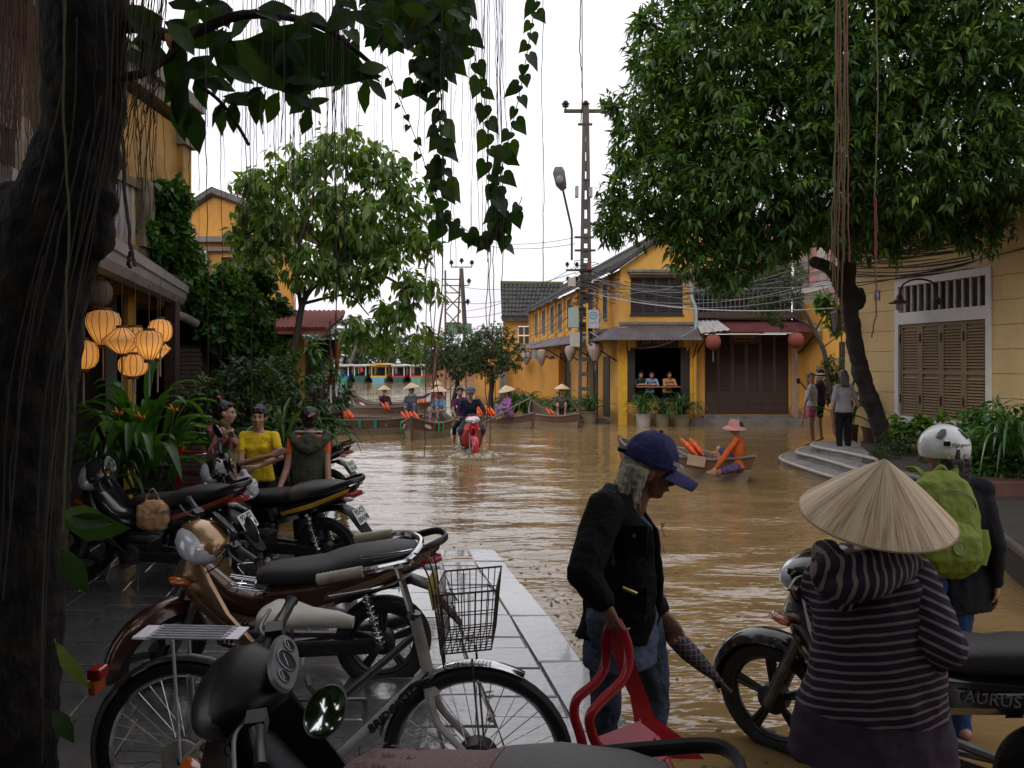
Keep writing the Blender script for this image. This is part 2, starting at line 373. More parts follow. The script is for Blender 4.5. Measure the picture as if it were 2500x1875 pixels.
glass = pm('window_glass', (.05, .06, .07), rough=.1, spec=.7, bump=0)
blueint = pm('bluish_louvre', (.16, .17, .20), rough=.6, var=.2)
pvc = pm('drain_pipe_plastic', (.34, .36, .37), rough=.4, var=.1)

def corrugated(a, b, c, d, mat, pitch=.09, amp=.014, name='awning_sheet', parent=None):
    """sheet from edge a-b (top) to edge d-c (bottom)"""
    a, b, c, d = map(Vector, (a, b, c, d)); n = max(6, int((b - a).length / pitch * 4)); V = []
    nrm = (b - a).cross(d - a).normalized()
    for i in range(n + 1):
        t = i / n; o = nrm * (amp * sin(2 * pi * i / 4)); V += [a.lerp(b, t) + o, d.lerp(c, t) + o, a.lerp(b, t) + o - nrm * .004, d.lerp(c, t) + o - nrm * .004]
    F = []
    for i in range(n):
        k = i * 4; F += [(k, k + 4, k + 5, k + 1), (k + 2, k + 3, k + 7, k + 6), (k + 1, k + 5, k + 7, k + 3)]
    return MB().add(V, F).build(name, mat, parent)
SLATS = {}
def slat_mesh(w, m, h=.05, tk=.012):
    k = (round(w, 3), m.name, h)
    if k not in SLATS: SLATS[k] = MB().box((0, 0, 0), (w, tk, h), Matrix.Rotation(radians(-38), 3, 'X')).mesh('slat', m, smooth=False)
    return SLATS[k]
def louvre(parent, M, w, h, m, ms=None, fr=.06, pitch=.055, mid=True, slats=True, name='shutter'):
    """louvred leaf; local x = width, z = up, front towards -y, origin bottom left"""
    mb = MB()
    mb.bbox((0, -.02, 0), (fr, .02, h)).bbox((w - fr, -.02, 0), (w, .02, h)).bbox((fr, -.018, 0), (w - fr, .018, fr)).bbox((fr, -.018, h - fr), (w - fr, .018, h))
    if mid: mb.bbox((fr, -.018, h * .48 - fr / 2), (w - fr, .018, h * .48 + fr / 2))
    mb.bbox((fr, .012, fr), (w - fr, .016, h - fr))
    o = mb.build(name, m, parent, smooth=False, M=M)
    if slats:
        z = fr + pitch * .7
        sm = slat_mesh(w - 2 * fr - .004, ms or m, pitch * .95)
        while z < h - fr - pitch * .3:
            if not (mid and abs(z - h * .48) < fr / 2 + pitch * .4): inst('slat', sm, o, T(w / 2, -.004, z))
            z += pitch
    return o
def wallslab(mb, a, b, z0, z1, th, holes=()):
    """vertical wall from a to b (xy), thickness th away on the left side; holes: (s0, s1, z0, z1) along the wall"""
    a = Vector((*a, 0)); b = Vector((*b, 0)); u = (b - a).normalized(); L_ = (b - a).length; n = Vector((-u.y, u.x, 0))
    ss = sorted({0, L_, *[h[0] for h in holes], *[h[1] for h in holes]}); zs = sorted({z0, z1, *[h[2] for h in holes], *[h[3] for h in holes]})
    for i in range(len(ss) - 1):
        for j in range(len(zs) - 1):
            sm, zm = (ss[i] + ss[i + 1]) / 2, (zs[j] + zs[j + 1]) / 2
            if any(h[0] < sm < h[1] and h[2] < zm < h[3] for h in holes): continue
            c = a + u * sm + n * th / 2 + Vector((0, 0, zm)); R = Matrix((u, n, Vector((0, 0, 1)))).transposed()
            mb.box(c, (ss[i + 1] - ss[i], th, zs[j + 1] - zs[j]), R)
    return mb
def wm_(a, b, s, z, out=0):
    """matrix on a wall a->b: local x along the wall, y into the wall, z up"""
    a = Vector((*a, 0)); b = Vector((*b, 0)); u = (b - a).normalized(); n = Vector((-u.y, u.x, 0))
    m = Matrix((u, n, Vector((0, 0, 1)))).transposed().to_4x4(); m.translation = a + u * s - n * out + Vector((0, 0, z)); return m

# ---- corner house -------------------------------------------------------------
A = (3.23, 25.0); Bf = (5.42, 25.0)                       # street front
dr = Vector((-.107, 1)).normalized(); Cc = (A[0] + dr.x * 20.9, A[1] + dr.y * 20.9)   # far end of the river side
H = 4.62
ch = thing('corner_house', 'two-storey ochre corner house with dark tiled roof and grey corrugated awning behind the power pole', 'house', (A[0], A[1], 0))
def cpart(mb, name, m, **k): o = mb.build(name, m, None, smooth=k.pop('smooth', False), **k); o.parent = ch; o.matrix_parent_inverse = T(-A[0], -A[1], 0); return o
fh = [(.17, 2.05, .76, 2.30), (.30, 1.86, 3.28, 4.36)]
def sof(px):
    t = (px - 1250) / 2050; d = (A[0] + .107 * A[1]) / (t + .107); return (d - A[1]) / dr.y, d
side_up = [1481, 1447, 1391, 1368, 1349, 1328, 1310]
sh = []; winspec = []
for i, px in enumerate(side_up):
    s, d = sof(px); w = .62 if i != 1 else 1.1; sh.append((s - w / 2, s + w / 2, 3.25, 4.35)); winspec.append((s, w, 3.25, 1.1))
lows = [(1481, 1.0, .12, 2.05, 'door'), (1447, 1.7, .05, 2.3, 'open'), (1380, 2.4, .05, 2.25, 'open'), (1348, .9, .3, 2.1, 'win'), (1309, 1.2, .3, 2.1, 'win')]
lo = []
for px, w, z0, hh, kd in lows: s, d = sof(px); lo.append((s - w / 2, s + w / 2, z0, hh, kd))
mb = MB(); wallslab(mb, A, Bf, -.8, H + .05, .25, fh)
aL = Vector(A); 
# side wall runs from the far end to the corner so that its thickness falls inside
LL = 20.9; flip = lambda h: (LL - h[1], LL - h[0], h[2], h[3])
wallslab(mb, Cc, (A[0] - 0, A[1]), -.8, H, .25, [flip(h[:4]) for h in sh + lo])
mb.v = [(v[0], v[1], v[2]) for v in mb.v]
wall = cpart(mb, 'wall', yel)
# the gable over the street front
gb = MB(); gx0, gx1 = A[0], Bf[0]; gp = [(gx0, H + .05), (gx1 + 1.6, H + .05), (gx1 + 1.6, H + .9), (gx0 + 1.75, H + 1.25)]
gb.prism(gp, .25, Matrix(((1, 0, 0, 0), (0, 0, 1, A[1] + .126), (0, 1, 0, 0), (0, 0, 0, 1)))); cpart(gb, 'gable', yel)
# roof: long slope above the river side, seen from below along its eave
u3 = Vector((dr.x, dr.y, 0)); n3 = Vector((dr.y, -dr.x, 0))
def roofrow(mb, p, q, up, w, n, th=.05):
    pass
e0 = Vector((A[0], A[1] - .25, H)) - n3 * .32; e1 = Vector((Cc[0], Cc[1], H)) - n3 * .32
r0 = e0 + n3 * 2.15 + Vector((0, 0, 1.3)); r1 = e1 + n3 * 2.15 + Vector((0, 0, 1.3))
mb = MB(); dn = Vector((0, 0, -.09)); mb.add([e0, e1, r1, r0, e0 + dn, e1 + dn, r1 + dn, r0 + dn], [(0, 1, 2, 3), (4, 7, 6, 5), (0, 4, 5, 1), (0, 3, 7, 4), (1, 5, 6, 2)]); roof = cpart(mb, 'roof', tile)
mb = MB()
for i in range(70):
    f = (i + .5) / 70; a_ = e0.lerp(e1, f) + Vector((0, 0, .035)); b_ = r0.lerp(r1, f) + Vector((0, 0, .035)); mb.tube([a_, b_], .055, 6)
o = cpart(mb, 'ridge_tile_rows', tile); o['kind'] = 'stuff'
mb = MB(); mb.tube([r0 + Vector((0, 0, .08)), r1 + Vector((0, 0, .08))], .13, 8); cpart(mb, 'roof_ridge', tile)
# barge edge on the front gable
mb = MB(); mb.tube([(gx0 - .35, A[1] - .12, H - .08), (gx0 + 1.75, A[1] - .12, H + 1.36), (gx1 + 1.7, A[1] - .12, H + .95)], .09, 6); cpart(mb, 'barge_board', tile)
# string course and pilasters
mb = MB(); mb.bbox((A[0] - .05, A[1] - .06, 2.98), (Bf[0] + .02, A[1] + .02, 3.06)); cpart(mb, 'string_course', stonest); mb = MB(); mb.bbox((A[0] + .25, A[1] - .16, 4.46), (A[0] + 1.95, A[1] + .02, 4.53)); mb.bbox((A[0] + .2, A[1] - .2, 4.53), (A[0] + 2.0, A[1] + .02, 4.60)); cpart(mb, 'window_hood', stonest)
mb = MB()
for s in [1.2, 3.3, 6.7, 9.8, 12.0, 14.4, 17.0, 19.6, 20.7]:
    m = wm_(A, Cc, s, 0); R = m.to_3x3(); mb.box(m @ Vector((0, .04, 3.72)), (.22, .12, 1.75), R)
cpart(mb, 'pilaster', yel); 
for x0, x1 in ((3.16, 3.42), (5.28, 5.44)): cpart(MB().bbox((x0, 24.9, -.8), (x1, 25.0, 2.9)), 'corner_pier', pm('bright_yellow_paint', (.66, .36, .03), rough=.8))
# upper shutters
def window_side(s, z, w, h):
    m = wm_(A, Cc, s - w / 2, z); fr = MB()
    fr.bbox((-.05, -.0, -.05), (w + .05, .05, 0)).bbox((-.05, 0, h), (w + .05, .05, h + .06)).bbox((-.05, 0, 0), (0, .05, h)).bbox((w, 0, 0), (w + .05, .05, h))
    f = fr.build('window', blueint, None, smooth=False, M=m); f.parent = ch; f.matrix_parent_inverse = T(-A[0], -A[1], 0)
    box('glass', (0.001, -.12, 0.001), (w - .001, -.10, h), glass, f)
    k = 2; ww = w / k
    for i in range(k):
        mbb = MB(); mbb.bbox((i * ww + .01, -.04, .01), (i * ww + .05, -.01, h - .01)).bbox((i * ww + ww - .05, -.04, .01), (i * ww + ww - .01, -.01, h - .01))
        for j in range(11): mbb.box((i * ww + ww / 2, -.03, .06 + (h - .12) * j / 10), (ww - .1, .012, .05), Matrix.Rotation(radians(35), 3, 'X'))
        mbb.build('shutter', blueint, f, smooth=False)
for s, w, z, h in winspec: window_side(s, z, w, h)
for s0, s1, z0, z1, kd in lo:
    m = wm_(A, Cc, s0, z0); w = s1 - s0; h = z1 - z0
    if kd == 'door':
        mbb = MB(); mbb.bbox((.0, -.03, 0), (w, 0, h)); d_ = mbb.build('door', dkw, None, smooth=False, M=m); d_.parent = ch; d_.matrix_parent_inverse = T(-A[0], -A[1], 0)
        for i in range(5): box('board', (.03 + i * (w - .06) / 5 + .008, .001, .04), (.03 + (i + 1) * (w - .06) / 5 - .008, .02, h - .04), dkw, d_)
    else:
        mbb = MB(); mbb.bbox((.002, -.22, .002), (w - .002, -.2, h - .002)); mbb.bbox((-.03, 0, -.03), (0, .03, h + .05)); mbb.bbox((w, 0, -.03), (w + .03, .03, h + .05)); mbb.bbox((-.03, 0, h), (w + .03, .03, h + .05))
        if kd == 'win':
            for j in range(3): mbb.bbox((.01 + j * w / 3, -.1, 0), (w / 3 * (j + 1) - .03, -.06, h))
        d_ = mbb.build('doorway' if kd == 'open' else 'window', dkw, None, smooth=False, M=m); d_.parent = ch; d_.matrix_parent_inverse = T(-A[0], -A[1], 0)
# front: upper shutter bank and ground floor serving window
f = thing('tmp', None, None); bpy.data.objects.remove(f)
fw = MB().bbox((A[0] + .27, 24.95, 3.24), (A[0] + 1.89, 25.0, 3.28)).bbox((A[0] + .27, 24.95, 4.36), (A[0] + 1.89, 25.0, 4.40)); fwo = cpart(fw, 'window', dkw)
for i in range(4):
    l_ = louvre(None, T(A[0] + .302 + i * .389, 25.05, 3.28), .385, 1.08, dkw, fr=.04, pitch=.05, mid=False, slats=False); l_.parent = fwo
    sm = slat_mesh(.3, dkw, .045)
    for j in range(20): inst('slat', sm, l_, T(.1925, -.004, .065 + j * .05))
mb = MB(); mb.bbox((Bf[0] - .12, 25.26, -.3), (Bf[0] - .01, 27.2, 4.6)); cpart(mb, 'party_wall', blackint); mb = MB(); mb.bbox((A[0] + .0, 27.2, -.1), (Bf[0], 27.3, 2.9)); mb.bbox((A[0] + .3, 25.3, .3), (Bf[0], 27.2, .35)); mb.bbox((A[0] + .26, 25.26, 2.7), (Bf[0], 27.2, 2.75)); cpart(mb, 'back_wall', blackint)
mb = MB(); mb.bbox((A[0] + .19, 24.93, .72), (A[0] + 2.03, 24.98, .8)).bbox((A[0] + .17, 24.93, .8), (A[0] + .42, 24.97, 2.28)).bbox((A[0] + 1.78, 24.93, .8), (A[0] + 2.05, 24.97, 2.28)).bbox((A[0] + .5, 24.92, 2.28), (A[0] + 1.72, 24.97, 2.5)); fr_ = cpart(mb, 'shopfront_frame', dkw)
mb = MB(); mb.bbox((A[0] + .44, 24.6, 1.12), (A[0] + 1.72, 24.95, 1.15)); cpart(mb, 'counter', pm('counter_wood', (.35, .13, .05), rough=.5))
sg = MB().bbox((A[0] + .55, 24.88, 2.36), (A[0] + 1.6, 24.91, 2.56)).build('sign_board', dkw, None, smooth=False); tag(sg, 'dark shop sign with faint lettering under the corrugated awning', 'sign')
inst('lettering', text_mesh('DA TRANG', .17, pm('faded_gilt', (.28, .2, .09), rough=.6)), sg, T(A[0] + 1.08, 24.876, 2.46) @ RX(90))
mb = MB(); 
for x in (A[0] + .02, A[0] + 1.75): mb.bbox((x + .1, 24.86, 2.3), (x + .42, 24.93, 2.62)).bbox((x + (.0 if x < A[0] + 1 else .2), 24.88, 2.2), (x + .25, 24.93, 2.32))
cpart(mb, 'stepped_bracket', yel)
# awning
za, zb = 2.93, 2.50
pe = Vector((A[0] - .75, A[1] - .6, zb)); c0 = Vector((A[0], A[1] - .02, za)); c1 = Vector((Bf[0] + .1, A[1] - .02, za)); c2 = Vector((Bf[0] + .1, A[1] - .75, zb))
for o in [corrugated(c0, c1, c2, pe + Vector((.1, -.15, 0)), metalroof),
          corrugated(Vector((*Cc, za)), c0, pe + Vector((.1, -.15, 0)), Vector((Cc[0] - .95, Cc[1] + .1, zb)), metalroof, pitch=.12)]:
    o.parent = ch; o.matrix_parent_inverse = T(-A[0], -A[1], 0); o.name = 'awning_sheet'
mb = MB()
for s in (.5, 3.5, 6.5, 9.5, 12.5, 15.5, 18.5):
    m = wm_(A, Cc, s, 0); mb.tube([m @ Vector((0, 0, 1.9)), m @ Vector((0, .85, 2.42))], .022, 6); mb.tube([m @ Vector((0, 0, 2.85)), m @ Vector((0, .85, 2.44))], .022, 6)
mb.tube([Vector((Bf[0] - .05, 25, 1.9)), Vector((Bf[0] - .05, 24.35, 2.42))], .02, 6); mb.tube([Vector((A[0] + .2, 25, 2.1)), Vector((A[0] + .1, 24.35, 2.45))], .02, 6)
cpart(mb, 'awning_bracket', dkw)
m = wm_(A, Cc, 12.2, 0, -.0); mb = MB(); mb.tube([m @ Vector((0, .9, -.5)), m @ Vector((0, .9, 2.4))], .16, 12); cpart(mb, 'awning_post', pm('grey_paint', (.25, .24, .25), rough=.7), smooth=True)
dp = MB(); dp.tube([(Bf[0] - .0, 24.85, -.3), (Bf[0], 24.85, 2.5)], .05, 10); dp.mi = 1; dp.tube(smooth_path([(Bf[0], 24.85, 2.5), (Bf[0] + .02, 24.84, 3.4), (Bf[0] - .1, 24.88, 3.8), (Bf[0] - .1, 24.9, 4.5)], 4), .05, 10)
dpo = dp.build('drainpipe', [yel, pm('mint_pipe', (.32, .42, .40), rough=.5)]); tag(dpo, 'downpipe painted yellow below and mint above at the corner house edge', 'drainpipe')

# ---- wooden-front shop ----------------------------------------------------------
X0, X1, Y1 = 5.47, 8.55, 25.4
shp = thing('shop_house', 'brown timber-fronted shop under a red corrugated awning with a railed balcony', 'house', ((X0 + X1) / 2, Y1, 0))
def sp(mb, name, m, **k): o = mb.build(name, m, None, smooth=k.pop('smooth', False), **k); o.parent = shp; o.matrix_parent_inverse = T(-(X0 + X1) / 2, -Y1, 0); return o
DX0, DX1 = 5.83, 8.38
mb = MB(); wallslab(mb, (X0, Y1), (X1 + .3, Y1), -.8, 2.9, .25, [(DX0 - X0, DX1 - X0, .28, 2.72)]); sp(mb, 'wall', yel)
mb = MB(); mb.bbox((X1 - .12, Y1 - .06, -.5), (X1 + .1, Y1 - .001, 2.9)); sp(mb, 'door_pier', pm('pinkish_pier', (.40, .27, .19), rough=.8))
mb = MB(); mb.bbox((X0 - .25, Y1 - .75, -.5), (X1 + .5, Y1 - .001, .17)); mb.bbox((DX0 - .1, Y1 - .3, .17), (DX1 + .05, Y1 - .001, .26)); sp(mb, 'front_step', stonest)
n = 6; w = (DX1 - DX0) / n
for i in range(n):
    d_ = louvre(None, T(DX0 + i * w + .003, Y1 + .08, .9), w - .006, 1.8, brw, fr=.05, pitch=.042, mid=False, slats=False, name='door_leaf'); d_.parent = shp; d_.matrix_parent_inverse = T(-(X0 + X1) / 2, -Y1, 0)
    sm = slat_mesh(w - .11, brw, .036)
    for j in range(40): inst('slat', sm, d_, T(w / 2 - .003, -.004, .07 + j * .042))
    for a_, b_ in ((-.6, -.33), (-.3, -.03)): box('door_panel', (.05, -.028, a_), (w - .056, .018, b_), brw, d_)
    box('door_stile', (0, -.016, -.62), (w - .006, .02, 0), brw, d_)
za, zb = 3.14, 2.74
o = corrugated((X0 + .1, Y1 - .02, za), (X1 + .2, Y1 - .02, za), (X1 + .5, Y1 - 1.0, zb), (X0 + .25, Y1 - 1.0, zb), redroof); o.parent = shp; o.matrix_parent_inverse = T(-(X0 + X1) / 2, -Y1, 0)
o = corrugated((X0 - .0, Y1 - .1, za + .04), (X0 + .62, Y1 - .1, za + .04), (X0 + .86, Y1 - 1.02, zb + .05), (X0 + .0, Y1 - 1.05, zb - .04), whiteroof, amp=.018, pitch=.13); o.parent = shp; o.matrix_parent_inverse = T(-(X0 + X1) / 2, -Y1, 0)
mb = MB(); mb.bbox((DX0 + .45, Y1 - .98, 2.66), (DX0 + 1.35, Y1 - .94, 2.70)).bbox((DX0 + 1.5, Y1 - .98, 2.69), (DX1 - .1, Y1 - .94, 2.725)); sp(mb, 'light_batten', white)
mb = MB(); mb.tube([(X0 + .1, Y1, 2.1), (X0 + .3, Y1 - .9, 2.7)], .02); mb.tube([(X1 + .1, Y1, 2.1), (X1 + .35, Y1 - .9, 2.72)], .03); sp(mb, 'awning_bracket', dkw)
mb = MB(); mb.bbox((X0, Y1 - .35, 3.18), (X1 + .1, Y1 + .2, 3.36)); sp(mb, 'balcony_slab', brw)
for i in range(23): box_ = MB().bbox((X0 + .1 + i * .135, Y1 - .32, 3.36), (X0 + .125 + i * .135, Y1 - .29, 4.0)); sp(box_, 'baluster', pm('grey_rail', (.10, .10, .115), rough=.6))
mb = MB(); mb.bbox((X0, Y1 - .34, 4.0), (X1 + .1, Y1 - .27, 4.06)); sp(mb, 'rail', pm('grey_rail', 0))
mb = MB(); wallslab(mb, (X0, Y1 + 1.2), (X1 + .3, Y1 + 1.2), 2.9, 6.1, .2); mb.bbox((X0 - .05, Y1, 3.4), (X0 + .1, Y1 + 1.2, 6.0)); sp(mb, 'upper_wall', pm('dark_red_wall', (.07, .035, .03), rough=.8))
for i in range(4):
    l_ = louvre(None, T(X0 + .35 + i * .7, Y1 + 1.16, 3.4), .6, 1.8, dkw, fr=.05, mid=True, slats=False); l_.parent = shp; l_.matrix_parent_inverse = T(-(X0 + X1) / 2, -Y1, 0)
    for j in range(26): inst('slat', slat_mesh(.5, dkw, .045), l_, T(.3, -.004, .09 + j * .063))
mb = MB()
a_, b_, c_, d_ = Vector((X0 - .1, Y1 - .5, 5.35)), Vector((X1 + .4, Y1 - .5, 5.35)), Vector((X1 + .4, Y1 + 2.2, 6.5)), Vector((X0 - .1, Y1 + 2.2, 6.5)); dn = Vector((0, 0, -.1))
mb.add([a_, b_, c_, d_, a_ + dn, b_ + dn, c_ + dn, d_ + dn], [(0, 1, 2, 3), (7, 6, 5, 4), (0, 4, 5, 1)]); sp(mb, 'roof', redtile)
sg = MB().bbox((6.55, Y1 - .06, 2.42), (7.45, Y1 - .03, 2.7)).build('sign_board', brw, None, smooth=False); tag(sg, 'dark red name board with small gilt lettering above the timber doors', 'sign')
inst('lettering', text_mesh('HOI QUAN', .13, pm('gilt', (.45, .3, .08), rough=.5)), sg, T(7, Y1 - .065, 2.62) @ RX(90)); inst('lettering', text_mesh('92 PHAN BOI CHAU', .06, pm('gilt', 0)), sg, T(7, Y1 - .065, 2.5) @ RX(90))
# ochre side wall right of the shop
sw = thing('side_wall', 'ochre wall with a dark louvred window right of the timber shop', 'wall', (8.9, 25.0, 0))
def swp(mb, name, m, **k): o = mb.build(name, m, None, smooth=k.pop('smooth', False), **k); o.parent = sw; o.matrix_parent_inverse = T(-8.9, -25, 0); return o
mb = MB(); wallslab(mb, (X1 + .05, 25.75), (9.1, 24.6), -.8, 3.6, .2); wallslab(mb, (9.1, 24.6), (11.5, 23.4), -.8, 3.6, .2, [(.45, 1.15, .9, 2.45)]); swp(mb, 'wall', yel)
m = wm_((9.1, 24.6), (11.5, 23.4), .45, .9); l_ = louvre(None, m @ T(0, .05, 0), .7, 1.55, dkw, fr=.05, pitch=.06, slats=False); l_.parent = sw; l_.matrix_parent_inverse = T(-8.9, -25, 0)
for j in range(24): inst('slat', slat_mesh(.6, dkw, .05), l_, T(.35, -.004, .08 + j * .06))
# balcony house behind
bh = thing('balcony_house', 'pinkish upper storey with a projecting white balcony slab behind the big tree', 'house', (10, 26, 0))
def bp_(mb, name, m, **k): o = mb.build(name, m, None, smooth=k.pop('smooth', False), **k); o.parent = bh; o.matrix_parent_inverse = T(-10, -26, 0); return o
mb = MB(); wallslab(mb, (8.9, 26.4), (13.0, 25.6), 3.5, 7.6, .25); bp_(mb, 'wall', pm('pale_cement_wall', (.40, .36, .31), rough=.8, dirt=(.2, .16, .12)))
m = P(1938, 708, 24.5); m2 = P(2050, 675, 21.5)
mb = MB(); mb.add([(m.x, m.y, m.z - .18), (m2.x, m2.y, m2.z - .22), (m2.x + .4, 26.4, m2.z - .22), (m.x + .2, 26.5, m.z - .18), (m.x, m.y, m.z), (m2.x, m2.y, m2.z), (m2.x + .4, 26.4, m2.z), (m.x + .2, 26.5, m.z)], [(0, 3, 2, 1), (4, 5, 6, 7), (0, 1, 5, 4), (1, 2, 6, 5), (2, 3, 7, 6), (3, 0, 4, 7)]); bp_(mb, 'balcony_slab', white)
pk = pm('pink_column', (.36, .18, .17), rough=.8)
for i in range(4): mb = MB(); mb.bbox((9.0 + i * .5, 25.4 - .2 * i, m.z), (9.22 + i * .5, 25.55 - .2 * i, m.z + 1.5)); bp_(mb, 'pillar', pk)

# ---- number 96: pale yellow house on the right ------------------------------------
ua = Vector((-.195, 1)).normalized(); Wf = Vector((7.06, 17.75)); Wn = Wf - ua * 11.5         # far corner, near end
HH = 4.35
rh = thing('yellow_house', 'pale yellow house with a white-framed window, tan louvred shutters and number 96', 'house', (Wf.x, Wf.y, 0))
def rp_(mb, name, m, M=None, **k): o = mb.build(name, m, None, smooth=k.pop('smooth', False), M=M, **k); o.parent = rh; o.matrix_parent_inverse = T(-Wf.x, -Wf.y, 0); return o
RM = lambda s, z, out=0: wm_(Wf, Wn, s, z, out)
def s_at(px): t = (px - 1250) / 2050; d = (7.4 + .195 * 16) / (t + .195); return (Wf.y - d) / ua.y
s0, s1 = s_at(2189), s_at(2424); wz0, wz1 = .72, 3.42
core = MB(); wallslab(core, Wf, Wn, -.8, HH, .3, [(s0 + .1, s1 - .1, wz0 + .1, wz1 - .1)]); core.v = core.v; rp_(core, 'wall', pm('groove_plaster', (.62, .50, .30), rough=.9))
core = MB(); wallslab(core, (Wf.x + .29, Wf.y + .001), (12, 20.4), -.8, HH, .3); rp_(core, 'return_wall', cream)
mbx = {}
zrow = -.7; row = 0
while zrow < HH - .05:
    z1_ = min(zrow + .395, HH)
    segs = [(0, 11.4)]
    if z1_ > wz0 and zrow < wz1: segs = [(0, s0 - .004), (s1 + .004, 11.4)]
    for a_, b_ in segs:
        cuts = [a_, b_] if b_ - a_ < 3 else [a_ + (b_ - a_) * i / 4 for i in range(5)]
        for i in range(len(cuts) - 1): rp_(MB().bbox((cuts[i] + .000, -.022, zrow + .006), (cuts[i + 1] - .000, -.001, z1_ - .006)), 'plaster_panel', cream, RM(0, 0))
    zrow = z1_
sW = s1 - s0; hW = wz1 - wz0
fr = MB(); 
fr.bbox((0, -.05, 0), (.11, .1, hW)).bbox((sW - .11, -.05, 0), (sW, .1, hW)).bbox((.11, -.05, 0), (sW - .11, .1, .12)).bbox((.11, -.05, hW - .13), (sW - .11, .1, hW)).bbox((.11, -.05, hW - .85), (sW - .11, .1, hW - .63))
wf = rp_(fr, 'window_frame', white, RM(s0, wz0))
box('transom_recess', (.11, .09, hW - .63), (sW - .11, .11, hW - .13), stonest, wf)
nb = 11
for i in range(nb):
    x = .19 + i * (sW - .36) / nb; inst('transom_fin', MB().box((0, 0, 0), (.03, .12, .49), Matrix.Rotation(radians(35), 3, 'Z')).mesh('fin', white, smooth=False), wf, T(x + .03, .03, hW - .38))
lw = (sW - .22) / 4
for i in range(4):
    l_ = louvre(rh, None or (T(-Wf.x, -Wf.y, 0) @ RM(s0 + .11 + i * lw + .002, wz0 + .12, -.02)), lw - .004, hW - .97, tan, fr=.065, pitch=.052, slats=True)
    l_.matrix_parent_inverse = Matrix.Identity(4)
    for z in (.25, (hW - .97) * .8): box('hinge', (-.012, -.04, z), (.012, -.021, z + .16), dkw, l_)
# the slanting white corner board, eaves
c0 = Vector((Wf.x, Wf.y, 0)); mb = MB()
mb.add([P(2112, 1095, 17.6), P(2092, 1095, 17.9), P(2052, 640, 17.9), P(2066, 640, 17.6), P(2124, 1095, 17.65), P(2078, 640, 17.65)], [(0, 1, 2, 3), (0, 3, 5, 4), (1, 4, 5, 2)]); rp_(mb, 'corner_board', white)
mb = MB(); mb.bbox((-.6, -.75, 0), (11.5, .4, .16)); rp_(mb, 'eaves', stonest, RM(0, HH))
mb = MB(); mb.bbox((-.6, -.8, .16), (11.5, 2, .2)); rp_(mb, 'roof', tile, RM(0, HH))
npl = rp_(MB().bbox((0, -.035, 0), (.18, -.023, .20)), 'number_plate', pm('enamel_blue', (.012, .012, .05), rough=.3), RM(s_at(2144) - .09, 0) @ T(0, 0, CAMH + (HY - 732) / 2050 * 16.5), bevel=.004)
inst('lettering', text_mesh('96', .15, white), npl, T(.09, -.037, .115) @ RX(90)); inst('lettering', text_mesh('PHAN BOI CHAU', .02, white), npl, T(.09, -.037, .03) @ RX(90))
# wall lamp
wl = thing('wall_lamp', 'black gooseneck wall lamp with a tilted metal shade over the tan shutters', 'lamp'); blk = pm('black_iron', (.02, .018, .018), rough=.4, metal=.6)
M_ = RM(s_at(2288), CAMH + (HY - 735) / 2050 * 14.9); wl.matrix_world = M_
o = MB().tube(smooth_path([(.1, -.12, -.1), (.1, -.13, .25), (.05, -.2, .36), (-.12, -.34, .40), (-.28, -.48, .32), (-.33, -.52, .12)], 6), .016, 8).build('arm', blk, wl)
MB().lathe([(.02, .12), (.05, .1), (.06, .04), (.11, .0), (.19, -.03), (.185, -.04), (.1, -.015)], 20).build('lamp_shade', pm('aged_metal', (.10, .07, .055), rough=.45, metal=.7), wl, M=T(-.33, -.52, .02)); MB().lathe([(.0, .0), (.06, 0), (.07, -.1), (.06, -.13), (0, -.13)], 14).build('glass_cup', pm('frosted_glass', (.35, .33, .3), rough=.4), wl, M=T(-.33, -.52, -.01))
MB().lathe([(.0, .0), (.07, 0), (.07, .03), (0, .04)], 16, M=RX(90)).build('mount', blk, wl, M=T(.1, -.06, 0) ); MB().tube([(.1, -.06, 0), (.1, -.13, 0)], .02).build('bracket', blk, wl)

# ---- curved steps by the tree -------------------------------------------------------
st = thing('curved_steps', 'three curved cement steps rising out of the water by the tree', 'steps', (6.2, 17.0, 0))
lip = pm('step_lip', (.36, .34, .31), rough=.7, var=.2)
sx = 0
for i, (pts, z) in enumerate(((((1905, 1118, 17.0), (1925, 1104, 17.5), (1975, 1100, 17.9), (2085, 1100, 18.1), (2140, 1190, 15.0), (2060, 1170, 15.3), (1980, 1146, 16.0)), .10),
                              (((1945, 1102, 17.0), (1960, 1090, 17.5), (1990, 1088, 17.9), (2085, 1090, 18.0), (2140, 1160, 15.3), (2060, 1134, 15.9), (1990, 1114, 16.5)), .22),
                              (((1982, 1086, 17.2), (1990, 1078, 17.6), (2020, 1076, 17.9), (2085, 1076, 18.0), (2140, 1120, 15.9), (2070, 1104, 16.4), (2020, 1095, 16.9)), .34))):
    q = []
    for px, py, _ in pts:
        d = (CAMH - z) * 2050 / (py - HY); d = min(d, 18.6); q.append(((px - 1250) / 2050 * d, d))
    qq = [Vector((x, y, 0)) for x, y in q]; qq = smooth_path(qq[::-1] , 4) if False else qq
    o = MB().prism([(p.x - 6.2, p.y - 17) for p in qq], .5, T(0, 0, z - .25)).build('step', stonest, st, smooth=False)
    loop = [Vector((p.x - 6.2, p.y - 17, z - .015)) for p in (qq[4:] + qq[:2])]
    MB().tube(smooth_path(loop, 5), .028, 8).build('step_lip', lip, st)

